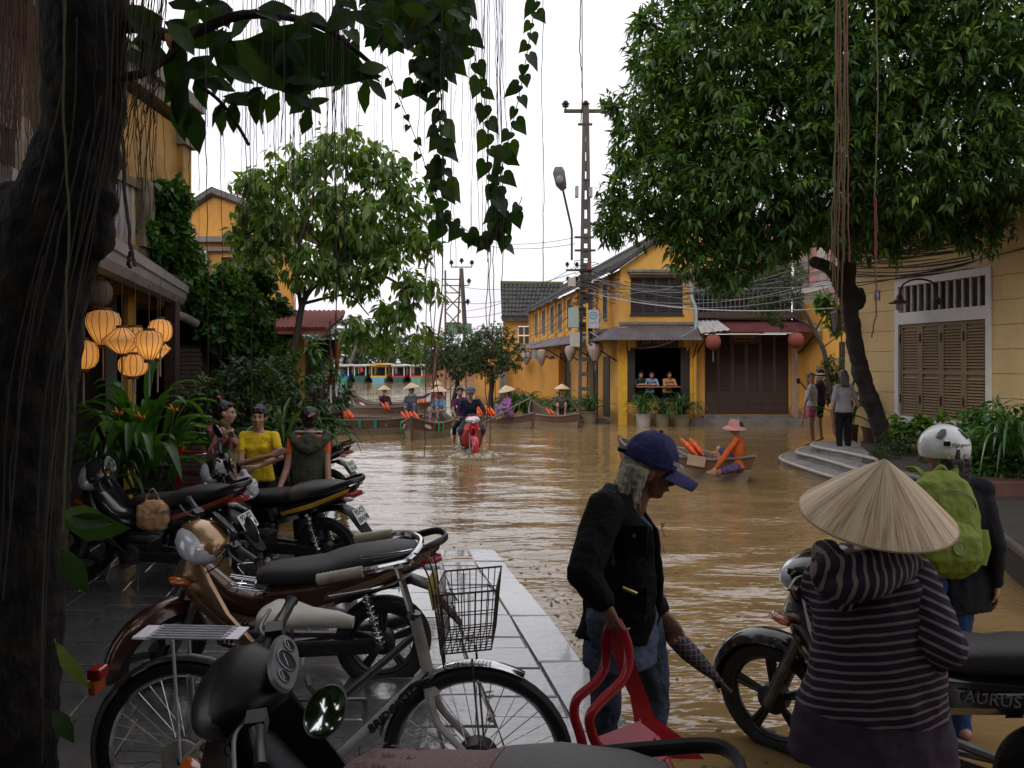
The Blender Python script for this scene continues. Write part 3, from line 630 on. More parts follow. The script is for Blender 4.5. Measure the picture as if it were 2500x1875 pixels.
# ---- far house with the big dark roof, boundary wall -----------------------------------
fhs = thing('tiled_roof_house', 'far ochre house with a big dark tiled roof and small four-pane window', 'house', (0, 46, 0))
def fp(mb, name, m, **k): o = mb.build(name, m, fhs, smooth=False, **k); o.matrix_parent_inverse = T(0, -46, 0); return o
pL, pR = P(1228, 772, 47), P(1330, 772, 47)
mb = MB(); wallslab(mb, (pL.x, 47), (pR.x + 1.5, 47), -.5, pL.z, .3, [(.85, 1.45, 2.9, 3.9)]); mb.bbox((pL.x - .12, 46.9, pL.z - .15), (pR.x + 1, 47.1, pL.z)); fp(mb, 'wall', yel2)
mb = MB(); a_ = P(1225, 775, 46.6); b_ = P(1345, 775, 46.6); c_ = P(1375, 697, 50); d_ = P(1222, 695, 50); dn = Vector((0, 0, -.2))
mb.add([a_, b_, c_, d_, a_ + dn, b_ + dn, c_ + dn, d_ + dn], [(0, 1, 2, 3), (0, 4, 5, 1), (4, 0, 3, 7)]); fp(mb, 'roof', tile)
mb = MB()
for i in range(15):
    t = (i + .5) / 15
    for j in range(8): p = a_.lerp(b_, t).lerp(d_.lerp(c_, t), j / 8); q = a_.lerp(b_, t).lerp(d_.lerp(c_, t), (j + .9) / 8); mb.tube([p + Vector((0, -.02, .06)), q + Vector((0, -.02, .02))], [.1, .085], 6)
o = fp(mb, 'tile_rows', tile); o['kind'] = 'stuff'
mb = MB(); mb.tube([a_.lerp(d_, 1) + Vector((0, 0, .1)), c_ + Vector((0, 0, .1))], .13, 6); fp(mb, 'roof_ridge', pm('mossy_ridge', (.09, .10, .03), rough=.9))
for i in range(2):
    for j in range(2):
        x = pL.x + .9 + i * .32; z = 2.92 + j * .5; f_ = fp(MB().bbox((x - .04, 46.94, z - .04), (x + .27, 46.97, z + .43)), 'window', yel); q = MB().bbox((x, 46.92, z), (x + .23, 46.938, z + .39)).build('pane', glass, f_, smooth=False); q.parent = f_
bw = thing('boundary_wall', 'plain ochre garden wall with a pier between the round trees and the corner house', 'wall', (0, 31, 0))
wl0, wl1 = P(1150, 1010, 31.5), P(1330, 1010, 31.5)
mb = MB(); wallslab(mb, (wl0.x, 34.5), (wl1.x + .6, 33.0), -.6, 1.98, .25); wallslab(mb, (wl0.x + .0, 37), (wl0.x, 34.5), -.6, 1.98, .25); bo = mb.build('wall', yel2, bw, smooth=False); bo.matrix_parent_inverse = T(0, -31, 0)
mb = MB(); p_ = P(1228, 1000, 33.5); mb.bbox((p_.x - .14, 33.3, -.6), (p_.x + .14, 33.7, 2.05)); bo = mb.build('wall_pier', stonest, bw, smooth=False); bo.matrix_parent_inverse = T(0, -31, 0)

# ---- left: gabled ochre house --------------------------------------------------------
gd = 17.0; g0, g1, ga = P(462, 590, gd), P(712, 590, gd), P(520, 482, gd)
gh = thing('gable_house', 'orange-ochre house with a pedimented gable and brown shutters left of the drooping tree', 'house', (g0.x, gd, 0))
def gp_(mb, name, m, **k): o = mb.build(name, m, gh, smooth=False, **k); o.matrix_parent_inverse = T(-g0.x, -gd, 0); return o
wz = (CAMH + (HY - 715) / 2050 * gd, CAMH + (HY - 628) / 2050 * gd); wx = ((540 - 1250) / 2050 * gd, (600 - 1250) / 2050 * gd)
mb = MB(); wallslab(mb, (g0.x, gd), (g1.x, gd), -.8, g0.z, .25, [(wx[0] - g0.x, wx[1] + .5 - g0.x, wz[0], wz[1])]); gp_(mb, 'wall', yel2)
gm = Matrix(((1, 0, 0, 0), (0, 0, 1, gd + .126), (0, 1, 0, 0), (0, 0, 0, 1)))
gp_(MB().prism([(g0.x, g0.z), (g1.x, g0.z), (ga.x + 1.0 + .15, ga.z - .28), (ga.x, ga.z), (g0.x, ga.z - .3)], .25, gm), 'gable', yel2)
mb = MB(); mb.bbox((g0.x - .1, gd - .14, g0.z - .02), (g1.x + .05, gd - .001, g0.z + .09)); mb.bbox((g0.x - .05, gd - .08, g0.z - .2), (g1.x + .02, gd - .001, g0.z - .12)); gp_(mb, 'cornice', stonest)
mb = MB(); mb.tube([(g0.x - .3, gd - .05, ga.z - .4), (ga.x, gd - .05, ga.z + .12), (g1.x + .2, gd - .05, g0.z + .35)], .08, 6)
mb.add([(g0.x - .3, gd - .1, ga.z - .3), (ga.x, gd - .1, ga.z + .2), (ga.x, gd + 7, ga.z + .2), (g0.x - .3, gd + 7, ga.z - .3), (g1.x + .2, gd - .1, g0.z + .4), (g1.x + .2, gd + 7, g0.z + .4)], [(0, 1, 2, 3), (1, 4, 5, 2)]); gp_(mb, 'roof', pm('grey_tiles', (.16, .15, .155), rough=.8, var=.4, vs=6, dirt=(.05, .05, .05)))
mb = MB(); c_ = P(545, 600, gd).x; mb.bbox((c_ - .2 - .45, gd - .1, -.5), (c_ + .1 - .45, gd - .001, g0.z - .45)); gp_(mb, 'pilaster', yel2); mb = MB(); mb.bbox((c_ - .7, gd - .14, g0.z - .45), (c_ - .3, gd - .001, g0.z - .2)); gp_(mb, 'capital', white)
for i in range(2):
    w = .5 if i else wx[1] - wx[0]
    x0 = wx[0] if i == 0 else wx[1]; l_ = louvre(gh, T(x0 - g0.x + .004, .06, wz[0]), w - .008, wz[1] - wz[0], brw, fr=.05, pitch=.05, mid=False)

# ---- red tiled gate pavilion by the river ----------------------------------------------
pd = 12.6; q0, q1 = P(662, 815, pd), P(815, 815, pd)
pv = thing('gate_pavilion', 'small open pavilion with pink-red clay tiles on an orange pillar beside the river', 'pavilion', (q0.x, pd, 0))
def pp(mb, name, m, **k): o = mb.build(name, m, pv, smooth=k.pop('smooth', False), **k); o.matrix_parent_inverse = T(-q0.x, -pd, 0); return o
xs0, xs1 = P(698, 900, pd).x, P(742, 900, pd).x
pp(MB().bbox((xs0, pd, -.6), (xs1, pd + .5, 2.2)), 'pillar', yel2); pp(MB().bbox((xs1 + .002, pd + .1, -.6), (xs1 + .22, pd + .45, 2.1)), 'door_post', dkw); pp(MB().bbox((xs0 - 1.6, pd + .3, 1.9), (q1.x, pd + .5, 2.2)), 'beam', dkw)
zt, zb_ = P(0, 768, pd).z - .22, P(0, 812, pd).z
mb = MB(); mb.add([(q0.x, pd - .5, zb_), (q1.x, pd - .5, zb_), (q1.x - .1, pd + .9, zt + .25), (q0.x - .3, pd + .9, zt + .25), (q0.x, pd - .5, zb_ - .04), (q1.x, pd - .5, zb_ - .04), (q1.x - .1, pd + .9, zt + .2), (q0.x - .3, pd + .9, zt + .2)], [(0, 1, 2, 3), (4, 7, 6, 5), (0, 4, 5, 1)]); pp(mb, 'roof', redtile)
tlm = MB().tube([(0, 0, 0), (0, .15, .075)], [.05, .042], 8).mesh('tile', redtile)
for i in range(16):
    for j in range(9):
        t = (i + .5) / 16; y = j / 9.2; o = inst('roof_tile', tlm, pv, T(q0.x + (q1.x - q0.x) * t - .3 * y * (1 - t) - q0.x, -.5 + 1.4 * y, zb_ + (zt + .25 - zb_) * y + .025))
sgn = thing('script_sign', 'square cream sign with black brush script on the dark gate post', 'sign'); sp_ = P(770, 931, 12.0); sgn.location = sp_
MB().bbox((-.095, -.01, -.095), (.095, .01, .095)).build('board', pm('cream_board', (.50, .46, .38), rough=.6), sgn, smooth=False, bevel=.004); inst('lettering', text_mesh('Sepphy', .07, dkw, shear=.4), sgn, T(0, -.013, .0) @ RX(90) @ RZ(-25))
MB().tube([(0, .02, -.6), (0, .02, .2)], .012).build('bracket', dkw, sgn)
for i, (px, py) in enumerate(((806, 905), (820, 890))):
    fl = thing('hanging_flag', ['red and white striped flag hanging limp at the pavilion, the left one', 'red and white striped flag hanging limp at the pavilion, the right one nearer the water'][i], 'flag', P(px, py, 11.8))
    MB().tube([(0, 0, -.5), (0, 0, .7)], .012).build('pole', brw, fl)
    mb = MB(); mb.tube([(0.02, 0, .3), (.03, .01, .05), (.01, 0, -.2)], [.02, .045, .035], 8, flat=.4); mb.build('cloth', pm('red_cloth', (.45, .02, .02), rough=.8), fl)
    mb = MB(); mb.tube([(0.01, 0, -.18), (.0, 0.01, -.32), (.01, 0, -.45)], [.036, .045, .03], 8, flat=.4); mb.build('cloth', white, fl)

# ---- left tower house with balcony ---------------------------------------------------------
tx = -4.66
tw = thing('tower_house', 'tall old yellow house with a heavy cornice and mouldy balcony at the upper left', 'house', (tx, 11, 0))
def tp(mb, name, m, **k): o = mb.build(name, m, tw, smooth=False, **k); o.matrix_parent_inverse = T(-tx, -11, 0); return o
yd = pm('dull_yellow_plaster', (.45, .24, .06), rough=.9, var=.2, vs=2, dirt=(.10, .08, .04), dscale=1.5, damt=.6)
tp(MB().bbox((tx - 4, 9.2, 2.6), (tx - .02, 12, 5.15)), 'wall', yd); tp(MB().bbox((tx - .3, 11.75, 2.6), (tx + .06, 12.05, 4.9)), 'pilaster', yd)
mb = MB(); mb.bbox((tx - 4, 5.0, 5.25), (tx + .12, 12.1, 5.45)).bbox((tx - 4, 5.0, 5.45), (tx + .2, 12.2, 5.62)).bbox((tx - .35, 11.7, 4.9), (tx + .12, 12.1, 5.25)); tp(mb, 'cornice', pm('stained_cornice', (.22, .19, .15), rough=.9, dirt=(.05, .05, .04), dscale=3, damt=.8))
tp(MB().bbox((tx - 4, 5, 2.4), (tx - .5, 9.2, 5.25)), 'recessed_wall', mould)
mb = MB(); mb.bbox((tx - .3, 6.4, 2.9), (tx + .02, 11.8, 3.3)); mb.bbox((tx - .1, 6.4, 4.0), (tx + .05, 11.8, 4.1))
for y in (6.4, 7.9, 9.3, 10.6, 11.75): mb.bbox((tx - .14, y - .16, 3.3), (tx + .08, y + .16, 4.15))
tp(mb, 'balcony', mould)
bal = MB().lathe([(.03, 0), (.045, .1), (.06, .25), (.035, .4), (.05, .55), (.04, .7)], 8).mesh('baluster', pm('grey_baluster', (.30, .29, .28), rough=.8))
for k in range(34):
    y = 6.7 + k * .15
    if all(abs(y - q) > .2 for q in (6.4, 7.9, 9.3, 10.6, 11.75)): inst('baluster', bal, tw, T(-.02, y - 11, 3.3))
l_ = louvre(tw, T(.0, -1.7, 2.7 + .75) @ RZ(90) @ T(0, .0, 0), .6, 1.5, dkw, fr=.05, mid=False)

# ---- near left roof, gutter and dark front --------------------------------------------------
ga_, gb_ = P(-60, 468, 3.95), P(432, 722, 11.2)
nh = thing('veranda_house', 'low dark veranda house with a heavy grey gutter behind the foreground trunk', 'house', (-4, 8, 0))
def np_(mb, name, m, **k): o = mb.build(name, m, nh, smooth=k.pop('smooth', False), **k); o.matrix_parent_inverse = T(4, -8, 0); return o
gut = pm('grey_gutter', (.26, .235, .225), rough=.6, var=.2, vs=3, dirt=(.09, .08, .06), dscale=2, damt=.6)
gdv = (gb_ - ga_).normalized(); gn = gdv.cross(Vector((0, 0, 1))).normalized(); R = Matrix((gdv, gn, Vector((0, 0, 1)))).transposed()
mb = MB(); prof = [(-.12, .10), (-.12, -.02), (-.08, -.11), (0, -.14), (.08, -.12), (.12, -.05), (.13, .02), (.15, .035), (.15, .13), (.10, .13), (.10, .0), (0, -.09), (-.08, .1)]
mb.loft([[p + gn * x + Vector((0, 0, z)) for x, z in prof] for p in (ga_, ga_.lerp(gb_, .5), gb_)]); np_(mb, 'gutter', gut)
np_(MB().tube(smooth_path([P(418, 745, 11.0), P(425, 765, 11.0), P(450, 775, 11.3), P(478, 790, 11.6)], 4), .06, 10), 'downpipe', gut, smooth=True)
back = -gn
r_in = Vector((-2.6, .7, .75))
mb = MB(); a_, b_ = ga_ + gn * -.1 + Vector((0, 0, .08)), gb_ - gn * .1 + Vector((0, 0, .08)); mb.add([a_, b_, b_ + r_in, a_ + r_in, a_ + Vector((0, 0, -.06)), b_ + Vector((0, 0, -.06)), b_ + r_in + Vector((0, 0, -.06)), a_ + r_in + Vector((0, 0, -.06))], [(0, 1, 2, 3), (7, 6, 5, 4), (0, 4, 5, 1), (1, 5, 6, 2)]); np_(mb, 'roof', redtile)
tl2 = MB().tube([(0, 0, 0), (-.16, .04, .05)], [.05, .045], 8).mesh('tile', redtile)
for k in range(60):
    p = a_.lerp(b_, (k + .5) / 60)
    for j in range(4): inst('roof_tile', tl2, nh, T(*(p + r_in.normalized() * (.14 * j - .05) + Vector((4, -8, .03)))))
a2, b2 = P(395, 735, 11.6), P(498, 793, 13.5); tiles2 = MB(); r2 = Vector((-1.5, .5, .55)); mb = MB(); mb.add([a2, b2, b2 + r2, a2 + r2], [(0, 1, 2, 3)]); np_(mb, 'lower_roof', redtile)
for k in range(16): inst('roof_tile', tl2, nh, T(*(a2.lerp(b2, (k + .5) / 16) + Vector((4.05, -8, .02)))))
# dark front wall, posts and floor of the veranda
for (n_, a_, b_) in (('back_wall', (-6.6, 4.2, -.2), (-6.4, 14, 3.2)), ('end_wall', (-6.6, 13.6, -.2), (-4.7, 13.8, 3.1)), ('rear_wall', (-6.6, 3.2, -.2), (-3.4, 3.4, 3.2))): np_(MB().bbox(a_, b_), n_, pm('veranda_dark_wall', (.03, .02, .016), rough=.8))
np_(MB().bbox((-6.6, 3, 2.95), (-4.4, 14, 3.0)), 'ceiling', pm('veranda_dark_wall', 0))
for px, d, nm in ((290, 9.4, 0), (318, 9.4, 1)):
    p = P(px, 900, d); np_(MB().bbox((p.x - .1, d - .1, 0), (p.x + (.1 if nm == 0 else .02), d + .1, 2.6)), 'post', [pm('grey_post', (.20, .17, .15), rough=.8), pm('mustard_post', (.42, .22, .03), rough=.8)][nm])
for px, d in ((420, 10.6), (520, 12.4)): p = P(px, 900, d); np_(MB().bbox((p.x - .07, d - .07, 0), (p.x + .07, d + .07, 2.7)), 'post', brw)
bk = pm('old_brick', (.11, .075, .06), rough=.9, var=.3); p = P(475, 950, 12.0); mb = MB()
np_(MB().bbox((p.x - .15, 11.86, 0), (p.x + .15, 12.15, 2.1)), 'brick_pier_core', joint)
bm_ = MB().box((0, 0, 0), (.145, .06, .052)).mesh('brick', bk, smooth=False)
for r in range(33):
    for c in range(2): inst('brick', bm_, nh, T(p.x - .08 + c * .152 + (r % 2) * .02 + 4, 11.85 - 8, .04 + r * .062))
# ================================================================ vegetation
R_ = np.random.RandomState(11)
def unit(a): return a / np.maximum(np.linalg.norm(a, axis=-1, keepdims=True), 1e-9)
def leaf_arrays(p, d, up, ln, wd, fold=.25, droop=.25):
    """five-vertex folded leaves; returns verts (N*5,3)"""
    d = unit(d); s = unit(np.cross(d, up)); n = np.cross(s, d); N_ = len(p); ln = ln[:, None]; wd = wd[:, None]
    v = np.empty((N_, 5, 3)); v[:, 0] = p
    v[:, 1] = p + d * ln * .45 + n * ln * .05; v[:, 2] = p + d * ln - n * ln * droop
    v[:, 3] = p + d * ln * .42 + s * wd * .5 + n * wd * fold; v[:, 4] = p + d * ln * .42 - s * wd * .5 + n * wd * fold
    return v.reshape(-1, 3)
def leaf_mesh(name, verts, mat, rnd):
    N_ = len(verts) // 5; me = bpy.data.meshes.new(name)
    f = np.array([[0, 4, 2, 1], [0, 1, 2, 3]]); F = (f[None] + (np.arange(N_) * 5)[:, None, None]).reshape(-1, 4)
    me.vertices.add(len(verts)); me.vertices.foreach_set('co', verts.astype(np.float32).ravel())
    me.loops.add(F.size); me.loops.foreach_set('vertex_index', F.ravel().astype(np.int32))
    me.polygons.add(len(F)); me.polygons.foreach_set('loop_start', (np.arange(len(F)) * 4).astype(np.int32)); me.polygons.foreach_set('loop_total', np.full(len(F), 4, np.int32))
    me.materials.append(mat); me.update(); me.validate()
    a = me.attributes.new('rnd', 'FLOAT', 'POINT'); a.data.foreach_set('value', np.repeat(rnd, 5).astype(np.float32)); return me
def onel(name, mat, fold=.2, droop=.2, w=.42, detail=False, heart=False):
    """single leaf, length 1 along x, with outline and midrib"""
    if heart: st = [(0, 0), (-.12, .16), (-.1, .34), (.08, .46), (.32, .42), (.6, .24), (.85, .07), (1, 0)]
    else: st = [(0, 0), (.05, .05), (.2, .3), (.42, .5), (.65, .44), (.85, .22), (1, 0)]
    V = []; F = []
    mids = [max(0, x) for x, _ in st]
    for (x, y), mx_ in zip(st, mids):
        z = -droop * x * abs(x)
        ww = y * (1 if heart else w * 1.0)
        V += [(mx_, 0, -droop * mx_ * mx_), (x, ww, z + fold * ww + .02 * sin(x * 17)), (x, -ww, z + fold * ww + .02 * sin(x * 13 + 1))]
    for i in range(len(st) - 1):
        k = i * 3; F += [(k, k + 3, k + 4, k + 1), (k, k + 2, k + 5, k + 3)]
    mb = MB().add(V, F); m = mb.mesh(name, mat); return m
def sprigs(lobes, n, k, L0, wr, droop, outb=.9, surf=(.72, 1.05), upb=.1, seed=1, spread=.75, squash=1.):
    """leaf whorls spread over the shells of overlapping lobes: (centre, radius)"""
    R = np.random.RandomState(seed); C = np.array([c for c, r in lobes]); RR = np.array([r for c, r in lobes]); w = RR ** 2 / (RR ** 2).sum()
    i = R.choice(len(lobes), n, p=w); u = unit(R.normal(size=(n, 3))); rad = RR[i] * R.uniform(surf[0], surf[1], n) * (1 + .10 * np.sin(u[:, 0] * 7 + i) * np.cos(u[:, 2] * 6 + 2 * i))
    off = u * rad[:, None]; off[:, 2] *= squash; p = C[i] + off
    dd = np.linalg.norm(p[:, None] - C[None], axis=2) / RR[None]; inside = (dd < .62).any(1) & (R.rand(n) < .8); p = p[~inside]; u = u[~inside]; n = len(p)
    cl = np.array([noise.noise(Vector(q) * 2.3) for q in p]); keep = cl > -.22 - .2 * R.rand(n); p = p[keep]; u = u[keep]; n = len(p)
    b = unit(u * outb + R.normal(size=(n, 3)) * .35 + np.array([0, 0, upb]))
    a = unit(np.cross(b, R.normal(size=(n, 3)))); c = np.cross(b, a)
    ang = (np.arange(k)[None] * 2.4 + R.rand(n, 1) * 6.28); cc, ss = np.cos(ang)[..., None], np.sin(ang)[..., None]
    t = R.uniform(.25, .9, (n, k, 1)) ; dr = unit(b[:, None] * (1 - spread * t) + (a[:, None] * cc + c[:, None] * ss) * spread + np.array([0, 0, -droop]) * R.uniform(.4, 1.4, (n, k, 1)))
    P_ = p[:, None] - b[:, None] * L0 * .9 * t * 1.2 + dr * .01
    ln = (L0 * R.uniform(.6, 1.15, (n, k))).ravel(); P_ = P_.reshape(-1, 3); D = dr.reshape(-1, 3)
    up = unit(np.array([0, 0, 1.]) + .45 * R.normal(size=D.shape)); rnd = np.clip(np.repeat(.38 + .75 * cl[keep] + .2 * R.rand(n), k) + (R.rand(len(ln)) - .5) * .35, 0, .98)
    return P_, D, up, ln, ln * wr, rnd
def foliage(parent, arrs, mat, fold=.25, droop=.2, singles=0, name='foliage', near=None):
    """the leaves nearest the camera become parts of their own, the rest one mass"""
    P_, D, up, ln, wd, rnd = [np.concatenate(x) if isinstance(x, list) else x for x in zip(*arrs)] if isinstance(arrs, list) else arrs
    loc = np.array(parent.matrix_world.translation) if False else np.array(parent.location)
    if singles:
        inf = np.where(P_[:, 1] > .5)[0]; sx_ = np.abs(P_[inf, 0] / P_[inf, 1]) < .6; inf = inf[sx_]; inf = inf[(P_[inf, 2] - CAMH) / P_[inf, 1] < .43]
        score = P_[inf, 1] / ln[inf]; idx = inf[np.argsort(score)[:singles]]
        m = onel('leaf', mat, fold, droop, w=float(np.median(wd / ln)))
        for i in idx:
            M = frame(P_[i] - loc, D[i], np.cross(up[i], D[i])) @ Matrix.Scale(float(ln[i]), 4); inst('leaf', m, parent, M)
        keep = np.ones(len(P_), bool); keep[idx] = False
    else: keep = np.ones(len(P_), bool)
    v = leaf_arrays(P_[keep] - loc, D[keep], up[keep], ln[keep], wd[keep], fold, droop)
    o = inst(name, leaf_mesh(name, v, mat, rnd[keep]), parent); o['kind'] = 'stuff'; return o
bark = pm('dark_wet_bark', (.022, .018, .016), rough=.75, var=.5, vs=5, bump=.9, bs=18, stretch=(1, 1, .35), dirt=(.05, .035, .025), dscale=4, damt=.6)
bark2 = pm('brown_bark', (.05, .038, .028), rough=.8, var=.4, vs=6, bump=.6, bs=25, stretch=(1, 1, .4))
palebark = pm('pale_bark', (.14, .12, .10), rough=.8, var=.3, vs=6, bump=.4)
G1 = leafmat('big_tree_leaf', (.018, .045, .012), (.055, .12, .018), (.17, .27, .035), rough=.5, tr=.35)
G2 = leafmat('drooping_leaf', (.07, .14, .03), (.13, .22, .045), (.24, .29, .08), rough=.45, tr=.45)
G3 = leafmat('ivy_leaf', (.025, .075, .018), (.07, .17, .03), (.14, .27, .04), rough=.4, tr=.35)
G4 = leafmat('small_round_tree_leaf', (.02, .04, .014), (.045, .08, .02), (.09, .12, .03), rough=.45, tr=.3)
G5 = leafmat('strap_leaf', (.02, .06, .018), (.05, .12, .03), (.10, .20, .04), rough=.3, tr=.3)
G6 = leafmat('foreground_leaf', (.015, .04, .012), (.03, .07, .016), (.06, .11, .02), rough=.35, tr=.45)
G7 = leafmat('bright_leaf', (.06, .14, .02), (.12, .24, .03), (.22, .34, .05), rough=.35, tr=.45)
G8 = leafmat('far_leaf', (.035, .055, .03), (.06, .085, .04), (.09, .12, .05), rough=.6, tr=.2)
def lobes_px(L_): return [(np.array(P(a, b, d)), r) for a, b, d, r in L_]
def limbs(parent, base, paths, mat, name='limb'):
    for pts, r0, r1 in paths:
        q = smooth_path(pts, 5); n = len(q); rs = [r0 + (r1 - r0) * i / (n - 1) for i in range(n)]
        q = [v + Vector((noise.noise(v * 1.3), noise.noise(v * 1.3 + Vector((9, 0, 0))), 0)) * .08 * min(1, i / 3) for i, v in enumerate(q)]
        o = MB().tube([v - Vector(base) for v in q], rs, 10).build(name, mat, parent)

# ---- the big tree by the yellow house
b0 = P(2130, 1112, 15.5); tr = thing('big_tree', 'large dense dark green tree with a leaning black trunk before the yellow house', 'tree', b0)
tp_ = [P(2168, 1160, 15.5), P(2150, 1050, 15.5), P(2100, 900, 15.4), P(2078, 780, 15.2), P(2066, 690, 15), P(2070, 600, 14.7), P(2085, 480, 14.3)]
q = smooth_path(tp_, 8); rs = np.interp(np.linspace(0, 1, len(q)), [0, .1, .5, .75, 1], [.20, .165, .145, .17, .13]); mb = MB()
mb.tube([v - b0 for v in q], [r * (1 + .07 * sin(i * 1.7)) for i, r in enumerate(rs)], 14); k0 = P(2085, 735, 15.0) - b0; mb.ball(k0 + Vector((.12, 0, .05)), (.09, .12, .22))
sdf(mb, .035, 'trunk', bark, tr, smooth=2, disp=.05, dscale=.18)
F_ = tp_[-1]
limbs(tr, b0, [([P(2062, 720, 15), P(2030, 660, 14.6), P(1985, 640, 14.2)], .12, .10), ([P(2072, 640, 14.9), P(1980, 520, 14), P(1850, 430, 13), P(1700, 380, 13)], .13, .04), ([F_, P(2000, 330, 13.5), P(1850, 150, 13), P(1780, 0, 13)], .12, .04), ([F_, P(2150, 330, 13.5), P(2250, 200, 12.5), P(2350, 60, 12)], .12, .04),
               ([P(2078, 560, 14.6), P(2200, 480, 14), P(2350, 420, 13)], .09, .03), ([P(1850, 430, 13), P(1720, 300, 13), P(1620, 150, 13)], .06, .02), ([P(1850, 430, 13), P(1700, 500, 13), P(1570, 540, 13)], .05, .02)], bark, 'limb')
big = lobes_px([(1640, 430, 13, 1.0), (1650, 190, 13, .85), (1560, 510, 13, .62), (1490, 555, 13, .34), (1500, 470, 13, .3), (1495, 260, 13, .25), (1515, 400, 13, .3), (1700, 590, 13, .62), (1780, 640, 13, .55), (1850, 560, 13, .7), (1850, 360, 12.6, 1.5), (1800, 90, 12.6, 1.5), (2050, 150, 12, 1.5), (2060, 400, 12.6, 1.2), (1960, 540, 13.2, .55), (2250, 300, 12, 1.4), (2380, 90, 11.5, 1.4), (2450, 350, 12.3, 1.1), (2250, 540, 13, .55), (2380, 540, 13, .6), (2140, 560, 13.3, .6), (1760, 0, 13, 1.15), (2100, -150, 12, 1.8), (1850, -180, 13, 1.5), (2500, 150, 12, 1.3), (1700, 480, 13.5, 1.0), (1900, 480, 13.5, 1.1), (2180, 420, 13.5, 1.1), (2350, 250, 13, 1.4), (1700, 300, 14, 1.3), (1900, 200, 14, 1.6), (2150, 100, 13.5, 1.7), (1560, 340, 13.2, .5), (1570, 60, 13.2, .3), (2420, -60, 11.5, 1.6)])
arr = [sprigs(big, 17000, 7, .18, .30, .35, seed=3, surf=(.6, 1.08)), sprigs(big, 10000, 6, .22, .36, .3, seed=4, surf=(.2, .75))]
arr = [np.concatenate([a[i] for a in arr]) for i in range(6)]
foliage(tr, tuple(arr), G1, singles=290, fold=.2, droop=.3)

# ---- the drooping tree
b0 = P(700, 1010, 12); t2 = thing('drooping_tree', 'slender tree with an airy umbrella of drooping oval leaves by the river', 'tree', b0)
q = [P(690, 1040, 12), P(705, 900, 12), P(722, 800, 12), P(745, 720, 12), P(790, 660, 12), P(830, 560, 12), P(850, 470, 12)]
limbs(t2, b0, [(q, .06, .025)], bark2, 'trunk')
limbs(t2, b0, [([P(745, 720, 12), P(700, 620, 12.1), P(660, 520, 12.1), P(640, 440, 12)], .04, .012), ([P(735, 750, 12), P(720, 640, 11.8), P(760, 500, 11.6), P(790, 400, 11.6)], .035, .012), ([P(790, 660, 12), P(880, 600, 12), P(960, 560, 12), P(1020, 620, 12)], .04, .01), ([P(800, 640, 12), P(900, 660, 11.8), P(980, 700, 11.8), P(1010, 780, 11.8)], .03, .01), ([P(745, 740, 12), P(850, 720, 12.2), P(900, 770, 12.3)], .025, .008), ([P(830, 560, 12), P(900, 460, 12), P(960, 440, 12)], .03, .01), ([P(800, 640, 12), P(740, 560, 12.4), P(640, 600, 12.5)], .02, .008)], bark2, 'branch')
l2 = lobes_px([(640, 450, 12, .42), (720, 400, 12, .45), (830, 370, 12, .48), (930, 400, 12, .45), (1000, 480, 12, .42), (1025, 580, 12, .36), (1010, 690, 12, .36), (960, 760, 12, .34), (880, 800, 12, .3), (790, 500, 12, .6), (900, 540, 12, .6), (690, 540, 12, .45), (640, 600, 12, .36), (750, 640, 11.8, .42), (850, 680, 12, .42), (950, 640, 12, .45), (1040, 810, 12, .2), (1010, 850, 12, .18), (935, 840, 12, .2), (1060, 700, 12, .22), (580, 560, 12, .22), (560, 640, 12.2, .2), (600, 520, 12.1, .25), (850, 590, 12.6, .6)])
foliage(t2, sprigs(l2, 2900, 6, .19, .36, 1.15, seed=8, surf=(.25, 1.08), outb=.5, spread=.6, squash=.85), G2, singles=290, fold=.12, droop=.15)
# creeper climbing low branches at the trunk
cv = thing('trunk_creeper', 'light green creeper sprays around the low stem of the drooping tree', 'creeper', P(740, 900, 11.6))
foliage(cv, sprigs(lobes_px([(700, 880, 11.6, .25), (760, 850, 11.6, .2), (800, 900, 11.7, .22), (640, 930, 11.6, .3), (720, 960, 11.5, .25)]), 110, 7, .16, .28, .6, seed=9, outb=.8), G3, fold=.15)

# ---- round trees in front of the boundary wall
for i, (px, wv, lab) in enumerate(((1112, 1.45, 'round-headed small street tree nearest the lattice pylon'), (1200, 1.5, 'round-headed small street tree before the ochre garden wall'))):
    d = 30 - i; b = P(px, 1012, d); b.z = -.2; o = thing('round_tree', lab, 'tree', b, group='small round trees by the river')
    limbs(o, b, [([b, P(px - 3, 980, d), P(px + 4, 940, d), P(px, 900, d)], .10, .07)], bark, 'trunk')
    limbs(o, b, [([P(px, 925, d), P(px + s * 35, 880, d), P(px + s * 60, 850, d)], .05, .02) for s in (-1, 1)], bark, 'branch')
    lb = lobes_px([(px - 50, 875, d, .62), (px, 835, d, .68), (px + 45, 870, d, .6), (px, 885, d - .4, .65), (px - 30, 845, d, .6), (px + 25, 840, d + .3, .65), (px - 5, 860, d + .6, .7)])
    foliage(o, sprigs(lb, 1300, 7, .13, .42, .25, seed=20 + i, surf=(.65, 1.08)), G4)

